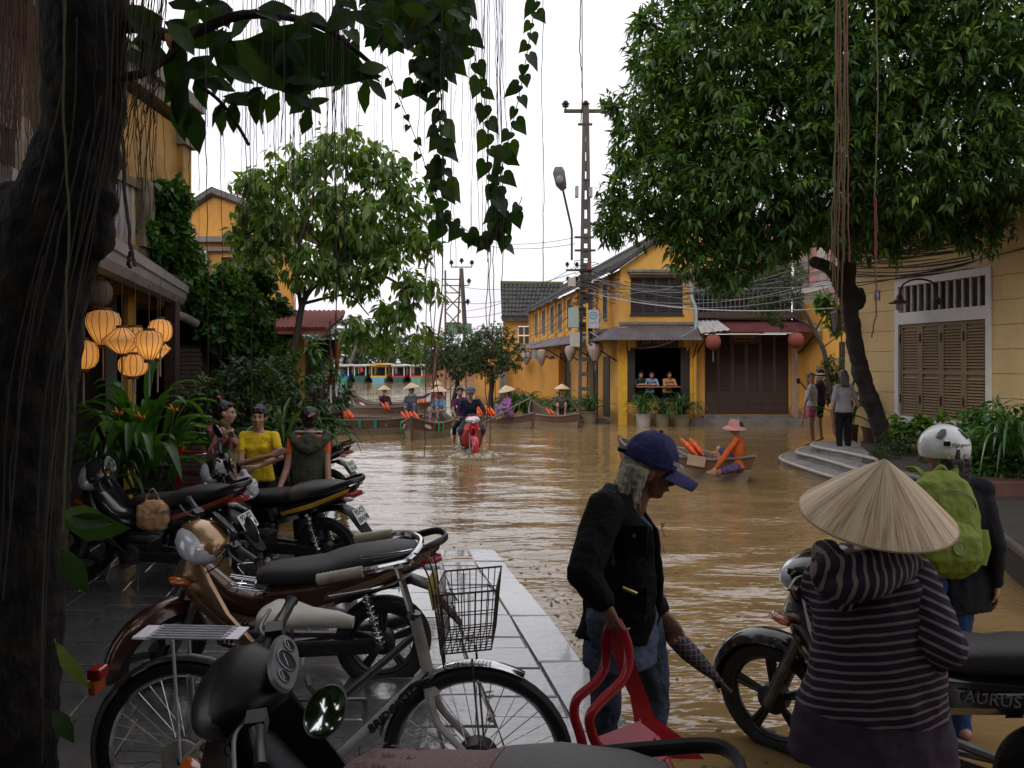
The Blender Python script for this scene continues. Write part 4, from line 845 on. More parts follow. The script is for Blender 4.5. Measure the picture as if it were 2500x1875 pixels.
# ---- ivy on the left house front and hedge mass behind the women
iv = thing('ivy_mass', 'thick green creeper tumbling over the balcony and lower roof on the left', 'creeper', P(500, 700, 12))
foliage(iv, sprigs(lobes_px([(395, 480, 11, .22), (410, 550, 11.2, .3), (440, 640, 11.6, .34), (400, 640, 11.2, .3), (490, 715, 12, .34), (560, 730, 12.3, .42), (460, 710, 11.8, .35), (520, 780, 12.5, .36), (590, 800, 12.6, .45), (640, 860, 12.7, .45), (600, 900, 12.8, .45), (560, 860, 12.8, .4), (650, 960, 12.8, .36), (430, 480, 11.2, .22), (620, 700, 13, .35), (660, 770, 13, .35), (360, 600, 10.8, .22), (350, 560, 10.6, .16), (560, 800, 12, .4), (620, 820, 12.2, .35), (690, 900, 12.8, .35), (690, 830, 13, .25)]), 6200, 6, .125, .75, .35, seed=31, surf=(.7, 1.1)), G3, fold=.15, singles=200)
hb = thing('hedge_bush', 'dark leafy bushes massed behind the three waiting women', 'bush', P(640, 1010, 9.6))
foliage(hb, sprigs(lobes_px([(560, 1010, 9.8, .4), (630, 990, 10, .42), (690, 1030, 9.6, .36), (740, 1010, 9.8, .3), (590, 940, 10, .35), (500, 990, 9.6, .35), (780, 1030, 10, .22), (660, 920, 10.5, .3), (800, 1000, 13, .25), (820, 960, 13.2, .3)]), 1300, 6, .13, .35, .35, seed=33), G4, fold=.15, singles=120)

def strap(name, parent, path, w, mat, fold=.25):
    q = smooth_path(path, 5); n = len(q); V = []; F = []
    for i, p in enumerate(q):
        t = (q[min(i + 1, n - 1)] - q[max(i - 1, 0)]).normalized(); s = t.cross(Vector((0, 0, 1)));
        if s.length < .05: s = t.orthogonal()
        s.normalize(); nn_ = s.cross(t); u = i / (n - 1); ww = w * (sin(pi * min(1, (u + .06)) ** .8) ** .7) * .5 if u < .999 else 0
        V += [p + s * ww + nn_ * ww * fold * 2, p, p - s * ww + nn_ * ww * fold * 2]
    for i in range(n - 1): k = i * 3; F += [(k, k + 1, k + 4, k + 3), (k + 1, k + 2, k + 5, k + 4)]
    return V, F
def fountain(name, label, cat, base, n, ln, w, mat, seed=0, arch=.6, up=1.0, parts=True, pot=None, group=None, partname='leaf', vary=.35, stalk=0):
    R = random.Random(seed); o = thing(name, label, cat, base, group=group); mass = MB()
    for i in range(n):
        a = i * 2.4 + R.uniform(-.3, .3); L_ = ln * R.uniform(1 - vary, 1 + vary * .3); e = R.uniform(.15, 1) ; out = Vector((cos(a), sin(a), 0)); el = up * (1.25 - e * .9)
        b = out * .03 * R.random() * 3 + Vector((0, 0, 0))
        h = Vector((0, 0, stalk * R.uniform(.2, 1)))
        p0 = b + h; p1 = p0 + out * L_ * .3 * e + Vector((0, 0, L_ * .42 * el)); p2 = p0 + out * L_ * .68 * (e + .15) + Vector((0, 0, L_ * (.66 * el - arch * .15))); p3 = p0 + out * L_ * (e + .12) + Vector((0, 0, L_ * (.72 * el - arch * (.3 + .5 * e))))
        V, F = strap('leaf', o, [p0, p1, p2, p3], w * R.uniform(.75, 1.15), mat)
        if parts: MB().add(V, F).build(partname, mat, o)
        else: mass.add(V, F)
        if stalk: mass.tube([(0, 0, -.2), p0 * .6, p0], .012, 5) if not parts else None
    if not parts: q = mass.build('foliage', mat, o); q['kind'] = 'stuff'
    if pot:
        r, h, m = pot; MB().lathe([(0, -h), (r * .78, -h), (r * .82, -h + .02), (r * .97, -.04), (r * 1.06, -.035), (r * 1.06, 0), (r * .95, 0), (r * .92, -.03), (0, -.03)], 20).build('pot', m, o)
    return o
# ginger / shell lily clump in the veranda garden
gp0 = P(345, 1225, 8.1); gg = thing('ginger_clump', 'large bright green broad-leaved clump with orange flowers left of the women', 'plant', gp0)
R = random.Random(5); gleaf = leafmat('ginger_leaf', (.035, .10, .018), (.07, .19, .025), (.13, .30, .04), rough=.28, tr=.45)
for i in range(74):
    a = R.uniform(0, 2 * pi); e = R.uniform(.12, 1.0) ** .8; L_ = R.uniform(.5, .8); out = Vector((cos(a), .8 * sin(a), 0)); hz = R.uniform(.35, 1.1) * (1.05 - .55 * e)
    p0 = out * .42 * e + Vector((0, 0, hz)); p1 = p0 + out * L_ * .3 * e + Vector((0, 0, L_ * .38)); p2 = p0 + out * L_ * .7 * (e + .1) + Vector((0, 0, L_ * (.66 - .4 * e))); p3 = p0 + out * L_ * 1.05 * (e + .12) + Vector((0, 0, L_ * (.85 - 1.0 * e)))
    V, F = strap('', None, [p0, p1, p2, p3], R.uniform(.085, .13), gleaf, .18); MB().add(V, F).build('leaf', gleaf, gg)
    if i % 3 == 0: MB().tube([out * .06 * e, p0 * .55, p0], [.012, .011, .008], 6).build('stem', pm('green_stem', (.07, .13, .04), rough=.5), gg)
og = pm('orange_flower', (.55, .16, .02), rough=.5)
for px, py in ((290, 1018), (345, 1028), (425, 1010)):
    c = P(px, py, 7.7) - gp0; mb = MB()
    for j in range(6): a = j * 1.05; mb.add(*strap('', None, [c, c + Vector((.05 * cos(a), .02 * sin(a), .05)), c + Vector((.11 * cos(a), .05 * sin(a), .06 + .04 * sin(j)))], .022, og))
    mb.build('flower', og, gg); MB().tube([c * .5 + Vector((0, 0, -.3)), c], .006, 5).build('stem', pm('green_stem', 0), gg)
fountain('strap_plant', 'arching dark strap-leaved plant in the bushes behind the yellow shirt', 'plant', P(690, 1080, 9.2), 34, .75, .045, G5, seed=3, arch=.7)
fountain('strap_plant', 'arching dark strap-leaved plant low at the left foot of the bright clump', 'plant', P(265, 1180, 7.6), 30, .7, .06, G5, seed=4, arch=.8)
fountain('strap_plant', 'arching strap-leaved plant spilling out right of the green vest', 'plant', P(800, 1075, 9.8), 26, .55, .04, G5, seed=6, arch=.9)
fp_ = thing('fishtail_palm', 'young feathery palm fronds above the green vest beside the orange pillar', 'palm', P(700, 1090, 9.6))
for (a, b, c) in (((700, 1080), (720, 960), (790, 900)), ((700, 1080), (690, 940), (650, 890)), ((700, 1080), (740, 1000), (830, 985)), ((700, 1080), (725, 930), (760, 930)), ((690, 1080), (640, 1000), (600, 1010)), ((710, 1080), (760, 1030), (840, 1040))):
    q = smooth_path([P(*x, 9.6 + .1 * k) - fp_.location for k, x in enumerate((a, b, c))], 8); mb = MB().tube(q, [.012 * (1 - i / len(q) * .8) for i in range(len(q))], 5)
    for i in range(4, len(q)):
        t = (q[i] - q[i - 1]).normalized()
        for s in (-1, 1): sd_ = (Vector((.35 * s, .5 * s, 0)) + t * .8 + Vector((0, 0, -.5))).normalized(); mb.add(*strap('', None, [q[i], q[i] + sd_ * .08 + Vector((0, 0, .02)), q[i] + sd_ * .17], .035, G5))
    mb.build('frond', G5, fp_)
# pots at the corner house
potw = pm('white_glazed_pot', (.42, .40, .38), rough=.5, dirt=(.2, .15, .1)); potc = pm('concrete_pot', (.22, .17, .12), rough=.8, dirt=(.1, .08, .06)); pott = pm('terracotta_pot', (.10, .04, .03), rough=.7, var=.25)
for i, (px, d, lab, m) in enumerate(((1571, 24.3, 'spider lily in a white glazed pot, leftmost of three under the shop window', potw), (1617, 24.3, 'small spider lily in a concrete pot, middle of three under the shop window', potc), (1663, 24.3, 'bushy spider lily in a wide concrete pot nearest the drainpipe', potc), (1440, 25.6, 'strap-leaved potted plant in a wet pot behind the power pole', potc))):
    b = P(px, 1018, d); b.z = .36
    fountain('potted_lily', lab, 'plant', b, [90, 50, 100, 60][i], [.95, .72, 1.0, .95][i], .042, G5, seed=40 + i, arch=.6, parts=False, pot=(.23 if i != 2 else .26, .5, m), group='potted lilies along the corner house')
    if i == 0: bpy.data.objects
for i, (px, d, lab) in enumerate(((1288, 29, 'leafy clump of strap leaves at the water edge left of the grey post'), (1372, 27.5, 'leafy clump of strap leaves behind the camouflage shirt'), (1255, 30, 'dark low clump of strap leaves beside the garden wall'))):
    b = P(px, 1010, d); b.z = .05; fountain('lily_clump', lab, 'plant', b, 130, 1.35, .06, G5, seed=50 + i, arch=.65, parts=False, group='strap-leaved clumps in the flood')
# right side: hedge, shrubs, pots
b = P(2075, 1085, 16.6); b.z = .62; fountain('potted_dracaena', 'tall thin-leaved plant in a terracotta pot on the steps', 'plant', b, 20, 1.0, .06, G5, seed=60, arch=.35, up=1.3, pot=(.16, .42, pott))
b = P(2140, 1060, 16.9); b.z = .55; fountain('potted_plant', 'broad-leaved plant in a wide pot between the trunk and the grey t-shirt', 'plant', b, 18, 1.05, .12, gleaf, seed=61, arch=.4, up=1.25, pot=(.28, .45, pott))
hd = thing('low_hedge', 'clipped dark low hedge right of the leaning trunk', 'hedge', P(2210, 1100, 14.5))
foliage(hd, sprigs(lobes_px([(2170, 1095, 14.8, .3), (2210, 1090, 14.5, .32), (2250, 1095, 14.2, .3), (2230, 1110, 14, .3), (2190, 1110, 14.3, .3), (2290, 1120, 13, .3), (2160, 1120, 13.6, .25), (2340, 1150, 12, .35), (2400, 1190, 11, .35)]), 2400, 6, .05, .5, .05, seed=62), G4)
rs_ = thing('croton_shrub', 'leafy yellow-green shrub sprays under the white window frame', 'shrub', P(2200, 1040, 14.6))
foliage(rs_, sprigs(lobes_px([(2190, 1045, 14.6, .2), (2240, 1035, 14.4, .22), (2290, 1040, 14, .2)]), 60, 6, .16, .55, .3, seed=63), G7, fold=.15, singles=60)
rb = thing('corner_shrub', 'big dark shrub with hanging strap leaves at the right edge', 'shrub', P(2430, 1100, 10.5))
foliage(rb, sprigs(lobes_px([(2380, 1060, 10.8, .35), (2450, 1040, 10.6, .4), (2420, 1120, 10.4, .38), (2480, 1150, 10.2, .4), (2350, 1110, 10.8, .28), (2520, 1060, 10.4, .4)]), 1100, 6, .14, .34, .4, seed=64, upb=.3), G3, fold=.15, singles=150)
b = P(2470, 1110, 9.8); fountain('drooping_strap_plant', 'strap-leaved plant hanging over a terracotta trough at the right edge', 'plant', b, 60, .85, .05, G5, seed=65, arch=1.1, pot=None)
MB().bbox((-.4, -.1, .1), (1.6, .35, .45)).build('trough', pott, bpy.data.objects['drooping_strap_plant'], smooth=False, bevel=.02, M=T(0, 0, -.75))
pl = thing('garden_kerb', 'dark low planter kerb curving out of the water at the right edge', 'kerb', (0, 0, 0))
MB().tube(smooth_path([Vector(((px - 1250) / 2050 * 1.55 * 2050 / (py - HY), 1.55 * 2050 / (py - HY), .3)) for px, py in ((2105, 1140), (2190, 1156), (2290, 1185), (2390, 1262), (2500, 1345), (2700, 1500))], 6), .06, 10).build('kerb', pm('dark_kerb', (.05, .045, .04), rough=.4, var=.3), pl)
soil = pm('wet_soil', (.03, .025, .02), rough=.8); q_ = []
for px, py in ((2105, 1140), (2190, 1156), (2290, 1185), (2390, 1262), (2500, 1345), (2700, 1500)): dd = 1.55 * 2050 / (py - HY); q_.append(((px - 1250) / 2050 * dd, dd))
plt = MB().prism(q_ + [(8.6, 5.2), (8.4, 9), (7.6, 13.5), (6.9, 16.6)], .8, T(0, 0, -.1)).build('planting_bed', soil, pl, smooth=False)
# thin bare-branched tree over the shop awning
b = P(2020, 1000, 21); t4 = thing('slanting_tree', 'thin slanting tree with sparse leaves over the red awning', 'tree', b)
limbs(t4, b, [([P(2045, 1040, 20.5), P(2015, 880, 21), P(1985, 800, 21.3), P(1950, 740, 21.6), P(1930, 700, 21.8)], .07, .03)], bark2, 'trunk'); limbs(t4, b, [([P(1985, 800, 21.3), P(1930, 770, 21.6), P(1880, 750, 22)], .03, .01), ([P(1990, 810, 21.3), P(2020, 750, 21), P(2010, 700, 21)], .025, .01), ([P(1950, 740, 21.6), P(1960, 690, 21.6), P(1940, 660, 21.8)], .02, .008), ([P(2005, 850, 21.1), P(2050, 820, 20.6)], .02, .008)], bark2, 'branch')
foliage(t4, sprigs(lobes_px([(1880, 690, 22, .45), (1920, 720, 21.8, .5), (1860, 740, 22.2, .45), (1940, 670, 22, .4), (1900, 770, 22, .35)]), 520, 6, .13, .35, .4, seed=70), G4); 
rc = thing('bright_creeper', 'vivid lime green leaves beside the leaning trunk', 'creeper', P(2025, 760, 18.5))
foliage(rc, sprigs(lobes_px([(2010, 730, 18.5, .22), (2035, 765, 18.5, .25), (2045, 800, 18.4, .2), (2000, 745, 18.6, .15)]), 90, 6, .17, .45, .5, seed=71), G7, singles=60)  # lime green comes from the leaf material's own colours
b = P(2030, 960, 20.5); wb = thing('wall_bush', 'dark feathery bush against the ochre side wall', 'bush', b); foliage(wb, sprigs(lobes_px([(2030, 900, 21, .35), (2045, 950, 21, .4), (2010, 960, 21, .3)]), 300, 6, .14, .3, .3, seed=72), G4)

# ---- far bank ----------------------------------------------------------------------
ft = inst('bank', MB().bbox((-60, 84, -1), (60, 140, .9)).mesh('bank', mud, smooth=False)); tag(ft, 'low far river bank under the trees', kind='structure')
fw_ = MB(); tag(fw_.add([(0, 0, 0)], []) and MB().bbox((-30, 83.8, -.5), (8, 84, 1.35)).build('far_wall', pm('far_wall_plaster', (.32, .16, .08), rough=.9), smooth=False), 'long low reddish wall on the far river bank', 'wall')
R = np.random.RandomState(5); lb = []
for i in range(52): lb.append((700 + i * 10.5 + R.uniform(-8, 8), R.uniform(845, 905), R.uniform(88, 112), R.uniform(1.1, 2.4)))
for i in range(14): lb.append((560 + i * 11, R.uniform(820, 880), 105, 2.5))
fo = bpy.data.objects.new('far_woods', None)
P0 = thing('far_trees', None, None); bpy.data.objects.remove(P0)
tmp = thing('tmp2', None, None, (0, 95, 0)); o = foliage(tmp, sprigs(lobes_px(lb), 9000, 5, .55, .5, .3, seed=80), G8, name='far_woods'); o.parent = None; o.location = (0, 95, 0); bpy.data.objects.remove(tmp); tag(o, 'hazy green wood along the far river bank', kind='stuff')
for i, (px, py, d, h) in enumerate(((885, 790, 86, 0), (808, 800, 88, 0), (935, 815, 92, 0), (845, 770, 95, 0))):
    top = P(px, py + 22, d); base = Vector((top.x - [1.6, .2, .5, -.4][i], d, .2)); o = thing('coconut_palm', ['coconut palm with a trunk leaning right on the far bank', 'upright pale-trunked coconut palm at the left of the far bank', 'short coconut palm farthest right on the far bank', 'tall coconut palm behind the other far palms'][i], 'palm', base, group='palms on the far bank')
    MB().tube(smooth_path([Vector((0, 0, 0)), (top - base) * .5 + Vector((-.2, 0, 0)), top - base], 5), .16, 8).build('trunk', palebark, o)
    for k in range(13):
        a = k * 2.4; e = .2 + .8 * (k % 5) / 5; out = Vector((cos(a), sin(a), 0)); L_ = 2.5; t0 = top - base; q = smooth_path([t0, t0 + out * L_ * .35 + Vector((0, 0, L_ * .35 * (1.2 - e))), t0 + out * L_ * .75 + Vector((0, 0, L_ * (.3 - .5 * e))), t0 + out * L_ + Vector((0, 0, -L_ * .75 * e))], 5); mb = MB().tube(q, .03, 4)
        sd_ = out.cross(Vector((0, 0, 1)))
        for j in range(2, len(q)):
            for s in (-1, 1):
                for w_ in (0, .5): pj = q[j] if w_ == 0 else q[j].lerp(q[j - 1], .5); mb.add([pj, pj + out * .1, pj + sd_ * s * .5 + Vector((0, 0, -.45)) + out * .2], [(0, 1, 2)])
        mb.build('frond', G8, o)
# ================================================================ foreground tree, vines, roots
b0 = P(20, 1875, 2.9); b0.z = 0
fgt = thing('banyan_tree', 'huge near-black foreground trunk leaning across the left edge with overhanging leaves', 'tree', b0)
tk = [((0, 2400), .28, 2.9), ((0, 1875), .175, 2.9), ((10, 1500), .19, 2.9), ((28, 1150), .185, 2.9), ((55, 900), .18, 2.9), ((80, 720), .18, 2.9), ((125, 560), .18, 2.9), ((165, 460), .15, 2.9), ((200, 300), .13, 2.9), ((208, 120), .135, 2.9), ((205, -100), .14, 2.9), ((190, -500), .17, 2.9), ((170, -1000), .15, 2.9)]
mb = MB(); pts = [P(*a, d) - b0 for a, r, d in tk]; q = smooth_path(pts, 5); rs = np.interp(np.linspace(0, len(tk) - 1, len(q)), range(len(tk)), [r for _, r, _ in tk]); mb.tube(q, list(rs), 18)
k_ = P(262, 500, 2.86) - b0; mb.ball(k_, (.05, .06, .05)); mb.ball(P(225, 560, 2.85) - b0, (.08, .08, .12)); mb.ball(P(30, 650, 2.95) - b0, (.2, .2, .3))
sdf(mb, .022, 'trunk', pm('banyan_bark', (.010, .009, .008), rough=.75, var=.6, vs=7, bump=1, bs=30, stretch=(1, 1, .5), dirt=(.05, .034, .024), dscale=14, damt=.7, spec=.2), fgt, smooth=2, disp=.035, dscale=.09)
limbs(fgt, b0, [([P(215, 100, 2.9), P(330, 60, 2.9), P(450, 90, 3.0), P(600, 40, 3.0), P(780, 60, 3.1), P(900, 150, 3.1)], .03, .008), ([P(230, 200, 2.9), P(350, 190, 2.9), P(420, 150, 2.95), P(500, 60, 3)], .02, .008), ([P(210, -200, 2.9), P(500, -300, 3.0), P(900, -260, 3.1), P(1350, -200, 3.3)], .08, .03), ([P(200, -600, 2.9), P(300, -1400, 2.0), P(700, -2500, 1.0)], .12, .05), ([P(200, -700, 2.9), P(-600, -1200, 3), P(-1600, -1500, 3)], .12, .04), ([P(900, -260, 3.1), P(1000, -60, 3.1), P(1060, 60, 3.1)], .02, .006), ([P(480, 200, 3), P(540, 260, 3), P(592, 358, 3)], .007, .006)], bark, 'branch')
fleaf = onel('leaf', G6, .18, .25, w=.46); fl2 = onel('leaf', pm('orange_dying_leaf', (.38, .12, .02), rough=.5, var=.4, vs=9), .2, .2, w=.48); fnar = onel('leaf', G6, .15, .2, w=.42)
R = random.Random(21)
def put_leaf(mesh, p, d, L_, parent=fgt, b=b0, nrm=None, name='leaf'):
    d = Vector(d).normalized(); nrm = Vector(nrm) if nrm else Vector((R.uniform(-.5, .5), -1 + R.uniform(-.4, .4), R.uniform(-.2, .9)))
    return inst(name, mesh, parent, frame(p - b, d, nrm.cross(d)) @ Matrix.Scale(L_, 4))
# whorls of big leaves silhouetted at the top: (px, py, count, leaf px length)
for (px, py, n, L_) in ((400, 60, 7, 120), (470, 190, 9, 125), (560, 70, 7, 150), (620, 30, 6, 130), (700, 90, 9, 110), (640, 210, 8, 110), (560, 240, 7, 120), (760, 40, 7, 110), (820, 120, 9, 110), (880, 180, 8, 90), (690, 230, 7, 95), (740, 250, 5, 70), (930, 60, 5, 80), (330, 110, 5, 110), (300, 20, 6, 120), (480, 10, 7, 130), (860, 20, 6, 100), (990, 10, 7, 100), (1090, 20, 6, 90), (520, 130, 5, 120), (790, 190, 5, 90)):
    for i in range(max(3, n - 1)):
        a = R.uniform(-pi * .95, pi * .25) if R.random() < .8 else R.uniform(0, 2 * pi); d = 3.0 + R.uniform(-.15, .2); c = P(px + R.uniform(-20, 20), py + R.uniform(-15, 15), d)
        put_leaf(fleaf if R.random() > .035 else fl2, c, (cos(a), R.uniform(-.4, .4), sin(a) * .8 - .15), L_ * R.uniform(.55, .95) * d / 2050)
for (x0, y0, x1, y1, L_) in ((600, 95, 890, 175, 0), (440, 70, 410, 260, 0), (470, 260, 480, 360, 0), (440, 230, 440, 330, 0), (560, 100, 740, 210, 0), (150, 1275, 298, 1300, 0), (150, 1335, 205, 1450, 0), (135, 1560, 200, 1690, 0), (130, 1730, 175, 1810, 0), (150, 1250, 260, 1275, 0)):
    d = 2.95 if x0 > 300 else 2.75; a, b_ = P(x0, y0, d), P(x1, y1, d - .05); put_leaf((fleaf if x0 > 300 else fnar) if y0 != 1560 else onel('leaf', pm('yellow_green_leaf', (.16, .25, .02), rough=.4), .2, .2, w=.3), a, b_ - a, (b_ - a).length)
# canopy above the street corner, out of frame but shading it
cl = [(np.array((x, y, z)), r) for x, y, z, r in ((-4.6, 1.5, 5.1, 1.5), (-3, 1.2, 5.3, 1.5), (-1.3, .8, 5.2, 1.5), (.3, .6, 5.2, 1.4), (1.9, .6, 5.2, 1.4), (-4.5, -1, 5.2, 1.6), (-2.4, -1, 5.5, 1.6), (-.2, -1, 5.6, 1.6), (1.8, -1.2, 5.4, 1.5), (-4.2, 3.6, 5.6, 1.3), (-2.6, 3.6, 5.9, 1.3), (-1, 3.2, 5.6, 1.2), (-5.5, 5.2, 6.4, 1.3), (-3.6, 5.6, 6.9, 1.2), (3.4, -.2, 5.2, 1.3))]
foliage(fgt, sprigs(cl, 5200, 6, .24, .5, .35, seed=90, surf=(.4, 1.05)), G6, name='canopy')
# aerial roots
ar = thing('aerial_roots', 'curtain of thin aerial roots hanging from the overhead branches', 'roots', (0, 3, 4)); rtm = pm('root_fibre', (.05, .035, .028), rough=.8, bump=0); rtg = pm('green_root', (.11, .10, .04), rough=.8, bump=0); rtk = pm('dark_root', (.018, .014, .011), rough=.8, bump=0); rtr = pm('red_root', (.16, .045, .04), rough=.7, bump=0)
def root(pts, r, m, d=3.0, jit=3):
    q = []; 
    for i in range(len(pts) - 1):
        for j in range(7): t = j / 7; q.append((pts[i][0] + (pts[i + 1][0] - pts[i][0]) * t + R.uniform(-jit, jit), pts[i][1] + (pts[i + 1][1] - pts[i][1]) * t))
    q.append(pts[-1]); return MB().tube([P(a, b, d) - Vector((0, 3, 4)) for a, b in q], r, 4).build('root', m, ar)
for i in range(105):
    px = R.choice([R.uniform(480, 1000), R.uniform(640, 880), R.uniform(1020, 1240)]); y1 = R.choice([R.uniform(250, 520), R.uniform(300, 700)]); root([(px + R.uniform(-8, 8), -60), (px, y1 * .5), (px + R.uniform(-12, 12), y1)], R.uniform(.0006, .0013), rtm, R.uniform(2.7, 3.6), 2)
for i in range(75):                                    # brush of root fibres along the trunk
    px = R.uniform(255, 420); root([(px + R.uniform(-20, 10), -60), (px - 25, 200), (px - 60 + R.uniform(-30, 60), R.uniform(260, 560))], R.uniform(.0008, .0018), R.choice([rtm, rtm, rtg]), R.uniform(2.75, 3.1), 4)
for i in range(70):
    px = R.uniform(-10, 115); root([(px, -60), (px + R.uniform(-8, 8), 200), (px + R.uniform(-12, 12), R.uniform(260, 480))], R.uniform(.0012, .003), R.choice([rtm, rtr, rtr, rtg]), R.uniform(3.2, 3.9), 3)
for px, y1, r in ((1078, 720, .0022), (1225, 760, .0015), (1325, 700, .0012), (820, 780, .0022), (600, 760, .0015), (505, 1000, .0016), (612, 1000, .0016), (1418, 300, .0018), (720, 1000, .0015), (672, 960, .0012), (1100, 640, .0012), (1190, 640, .0014), (540, 900, .0013), (460, 520, .0015), (1150, 560, .001)): root([(px + 4, -60), (px - 3, y1 * .3), (px + 3, y1 * .7), (px, y1)], r, rtm, 3.1, 2)
for px, y1, c in ((2040, 700, rtg), (2052, 800, rtg), (2063, 640, rtg), (2046, 760, rtr), (2058, 860, rtr), (2070, 640, rtr), (2040, 660, rtg)): root([(px + R.uniform(-5, 5), -60), (px, y1 * .5), (px + R.uniform(-14, 4), y1)], .0045, c, 5.2, 2.5)
root([(2140, -60), (2142, 250), (2135, 500)], .004, rtg, 5.2, 1.5); root([(2135, 480), (2137, 620), (2140, 760), (2128, 825)], .005, rtr, 5.2, 1.5); root([(2139, 480), (2141, 560), (2138, 640)], .004, rtr, 5.2, 1.5)
for i in range(15):
    c0 = R.uniform(-.85, .9); tkx = lambda y: np.interp(y, [-100, 300, 560, 900, 1400, 1900], [205, 200, 125, 55, 15, 0]) + c0 * np.interp(y, [-100, 300, 560, 900, 1900], [95, 90, 125, 125, 120]); ya, yb = R.uniform(-100, 700), R.uniform(800, 1900); dd = 2.9 - .18 * sqrt(max(0, 1 - c0 * c0)) - .01; n_ = 6; MB().tube(smooth_path([P(tkx(ya + (yb - ya) * k / n_) + R.uniform(-7, 7), ya + (yb - ya) * k / n_, dd) - Vector((0, 3, 4)) for k in range(n_ + 1)], 3), R.uniform(.002, .005), 5).build('root', R.choice([rtm, rtk, rtk]), ar)
root([(160, -60), (155, 300), (170, 560), (160, 700), (165, 1000), (155, 1300)], .004, pm('mossy_vine', (.07, .075, .02), rough=.8), 2.62, 2)
root([(300, 330), (305, 480), (320, 600), (330, 650)], .006, rtm, 2.8, 3); root([(322, 600), (312, 640), (318, 655)], .006, rtm, 2.8, 3)
for px in (1040, 1055, 1062, 1190, 1197, 1205): root([(px, 600), (px - 2, 850), (px + R.uniform(-10, 10), R.uniform(950, 1130))], .0016, rtr, 3.1, 3)
# heart-leaved vines
hm = onel('leaf', G6, .15, .15, heart=True); hv = thing('heart_leaf_vine', 'climbing vine of dark heart-shaped leaves trailing in front of the sky', 'vine', (-.3, 3.3, 3.0)); vm = pm('vine_stem', (.02, .018, .014), rough=.8, bump=0)
hb_ = Vector((-.3, 3.3, 3.0))
def vine(pts, step, L_, d=3.3, jit=10, side=True):
    q = smooth_path([P(a, b, d) for a, b in pts], 7); MB().tube([v - hb_ for v in q], .0018, 5).build('stem', vm, hv); acc = 0; sgn_ = 1
    for i in range(1, len(q)):
        acc += (q[i] - q[i - 1]).length * 2050 / d
        if acc > step:
            acc = 0; sgn_ = -sgn_; p = q[i] + Vector((R.uniform(-jit, jit), 0, R.uniform(-jit, jit))) * d / 2050
            dd = Vector((sgn_ * R.uniform(.2, .8) if side else R.uniform(-.6, .6), R.uniform(-.3, .3), -R.uniform(.4, 1))); s_ = L_ * R.uniform(.7, 1.25) * d / 2050
            pp0 = q[i]; p = pp0 + dd.normalized() * .012; put_leaf(hm, p, dd, s_, hv, hb_)
vine([(1075, -30), (1082, 120), (1070, 250), (1080, 380), (1085, 470), (1072, 560)], 21, 46)
vine([(1078, 230), (1080, 330), (1084, 440)], 30, 52); vine([(1120, 20), (1150, 110), (1175, 200), (1192, 320), (1190, 400), (1210, 470), (1235, 560), (1232, 595)], 27, 44)
vine([(1318, -30), (1300, 50), (1285, 140), (1268, 230), (1245, 330), (1228, 400), (1215, 480), (1222, 520), (1190, 585), (1160, 575), (1110, 540), (1080, 505)], 18, 42)
vine([(945, 160), (975, 240), (1000, 300), (1030, 380), (1050, 440), (1075, 500)], 26, 24, jit=4); vine([(1185, 590), (1215, 540), (1260, 510), (1275, 480)], 22, 40); vine([(700, 200), (730, 230), (745, 275), (760, 300)], 20, 34)
for k in range(12):
    px = R.uniform(840, 1150); vine([(px, -40), (px + R.uniform(-25, 25), 60), (px + R.uniform(-30, 30), R.uniform(90, 240) if px > 980 else R.uniform(60, 130))], 14, 44, d=R.uniform(3.1, 3.5))
for px in (1030, 1050, 1075, 1010): vine([(px, 60), (px + 10, 160), (px + R.uniform(-10, 15), R.uniform(170, 240))], 20, 40)
# ================================================================ motorbikes and bicycle
rub = pm('tyre_rubber', (.012, .012, .013), rough=.6, var=.3, vs=20, bump=.3, bs=60)
blkp = pm('black_plastic', (.010, .010, .011), rough=.38, var=.3, vs=9, bump=.05)
blkg = pm('black_gloss_paint', (.006, .006, .007), rough=.18, var=.2, vs=4, bump=0, coat=.6)
vinyl = pm('seat_vinyl', (.018, .018, .020), rough=.42, var=.2, vs=5, bump=.35, bs=220)
greyv = pm('grey_vinyl', (.085, .08, .075), rough=.5, var=.15, bump=.3, bs=180)
steel = pm('bright_steel', (.55, .54, .53), rough=.22, metal=1, var=.2, vs=12, bump=.05)
dsteel = pm('dull_alloy', (.16, .155, .15), rough=.45, metal=.9, var=.3, vs=14, bump=.1)
eng = pm('oily_engine', (.035, .033, .032), rough=.55, metal=.6, var=.4, vs=18, bump=.2)
lens = pm('clear_headlamp_lens', (.62, .64, .70), rough=.2, metal=.15, var=.25, vs=14, bump=.05, coat=1)
redl = pm('red_lens', (.30, .01, .01), rough=.15, bump=0, coat=.8); orl = pm('orange_lens', (.50, .10, .01), rough=.15, bump=0, coat=.8)
plate = pm('white_plate', (.60, .60, .58), rough=.5, var=.05); inkp = pm('black_ink', (.015, .015, .018), rough=.6, bump=0)
chrome = pm('chrome', (.62, .62, .63), rough=.12, metal=1, var=.1, bump=0)
mirg = pm('mirror_glass', (.8, .8, .8), rough=.02, metal=1, var=0, bump=0)
WH = {}
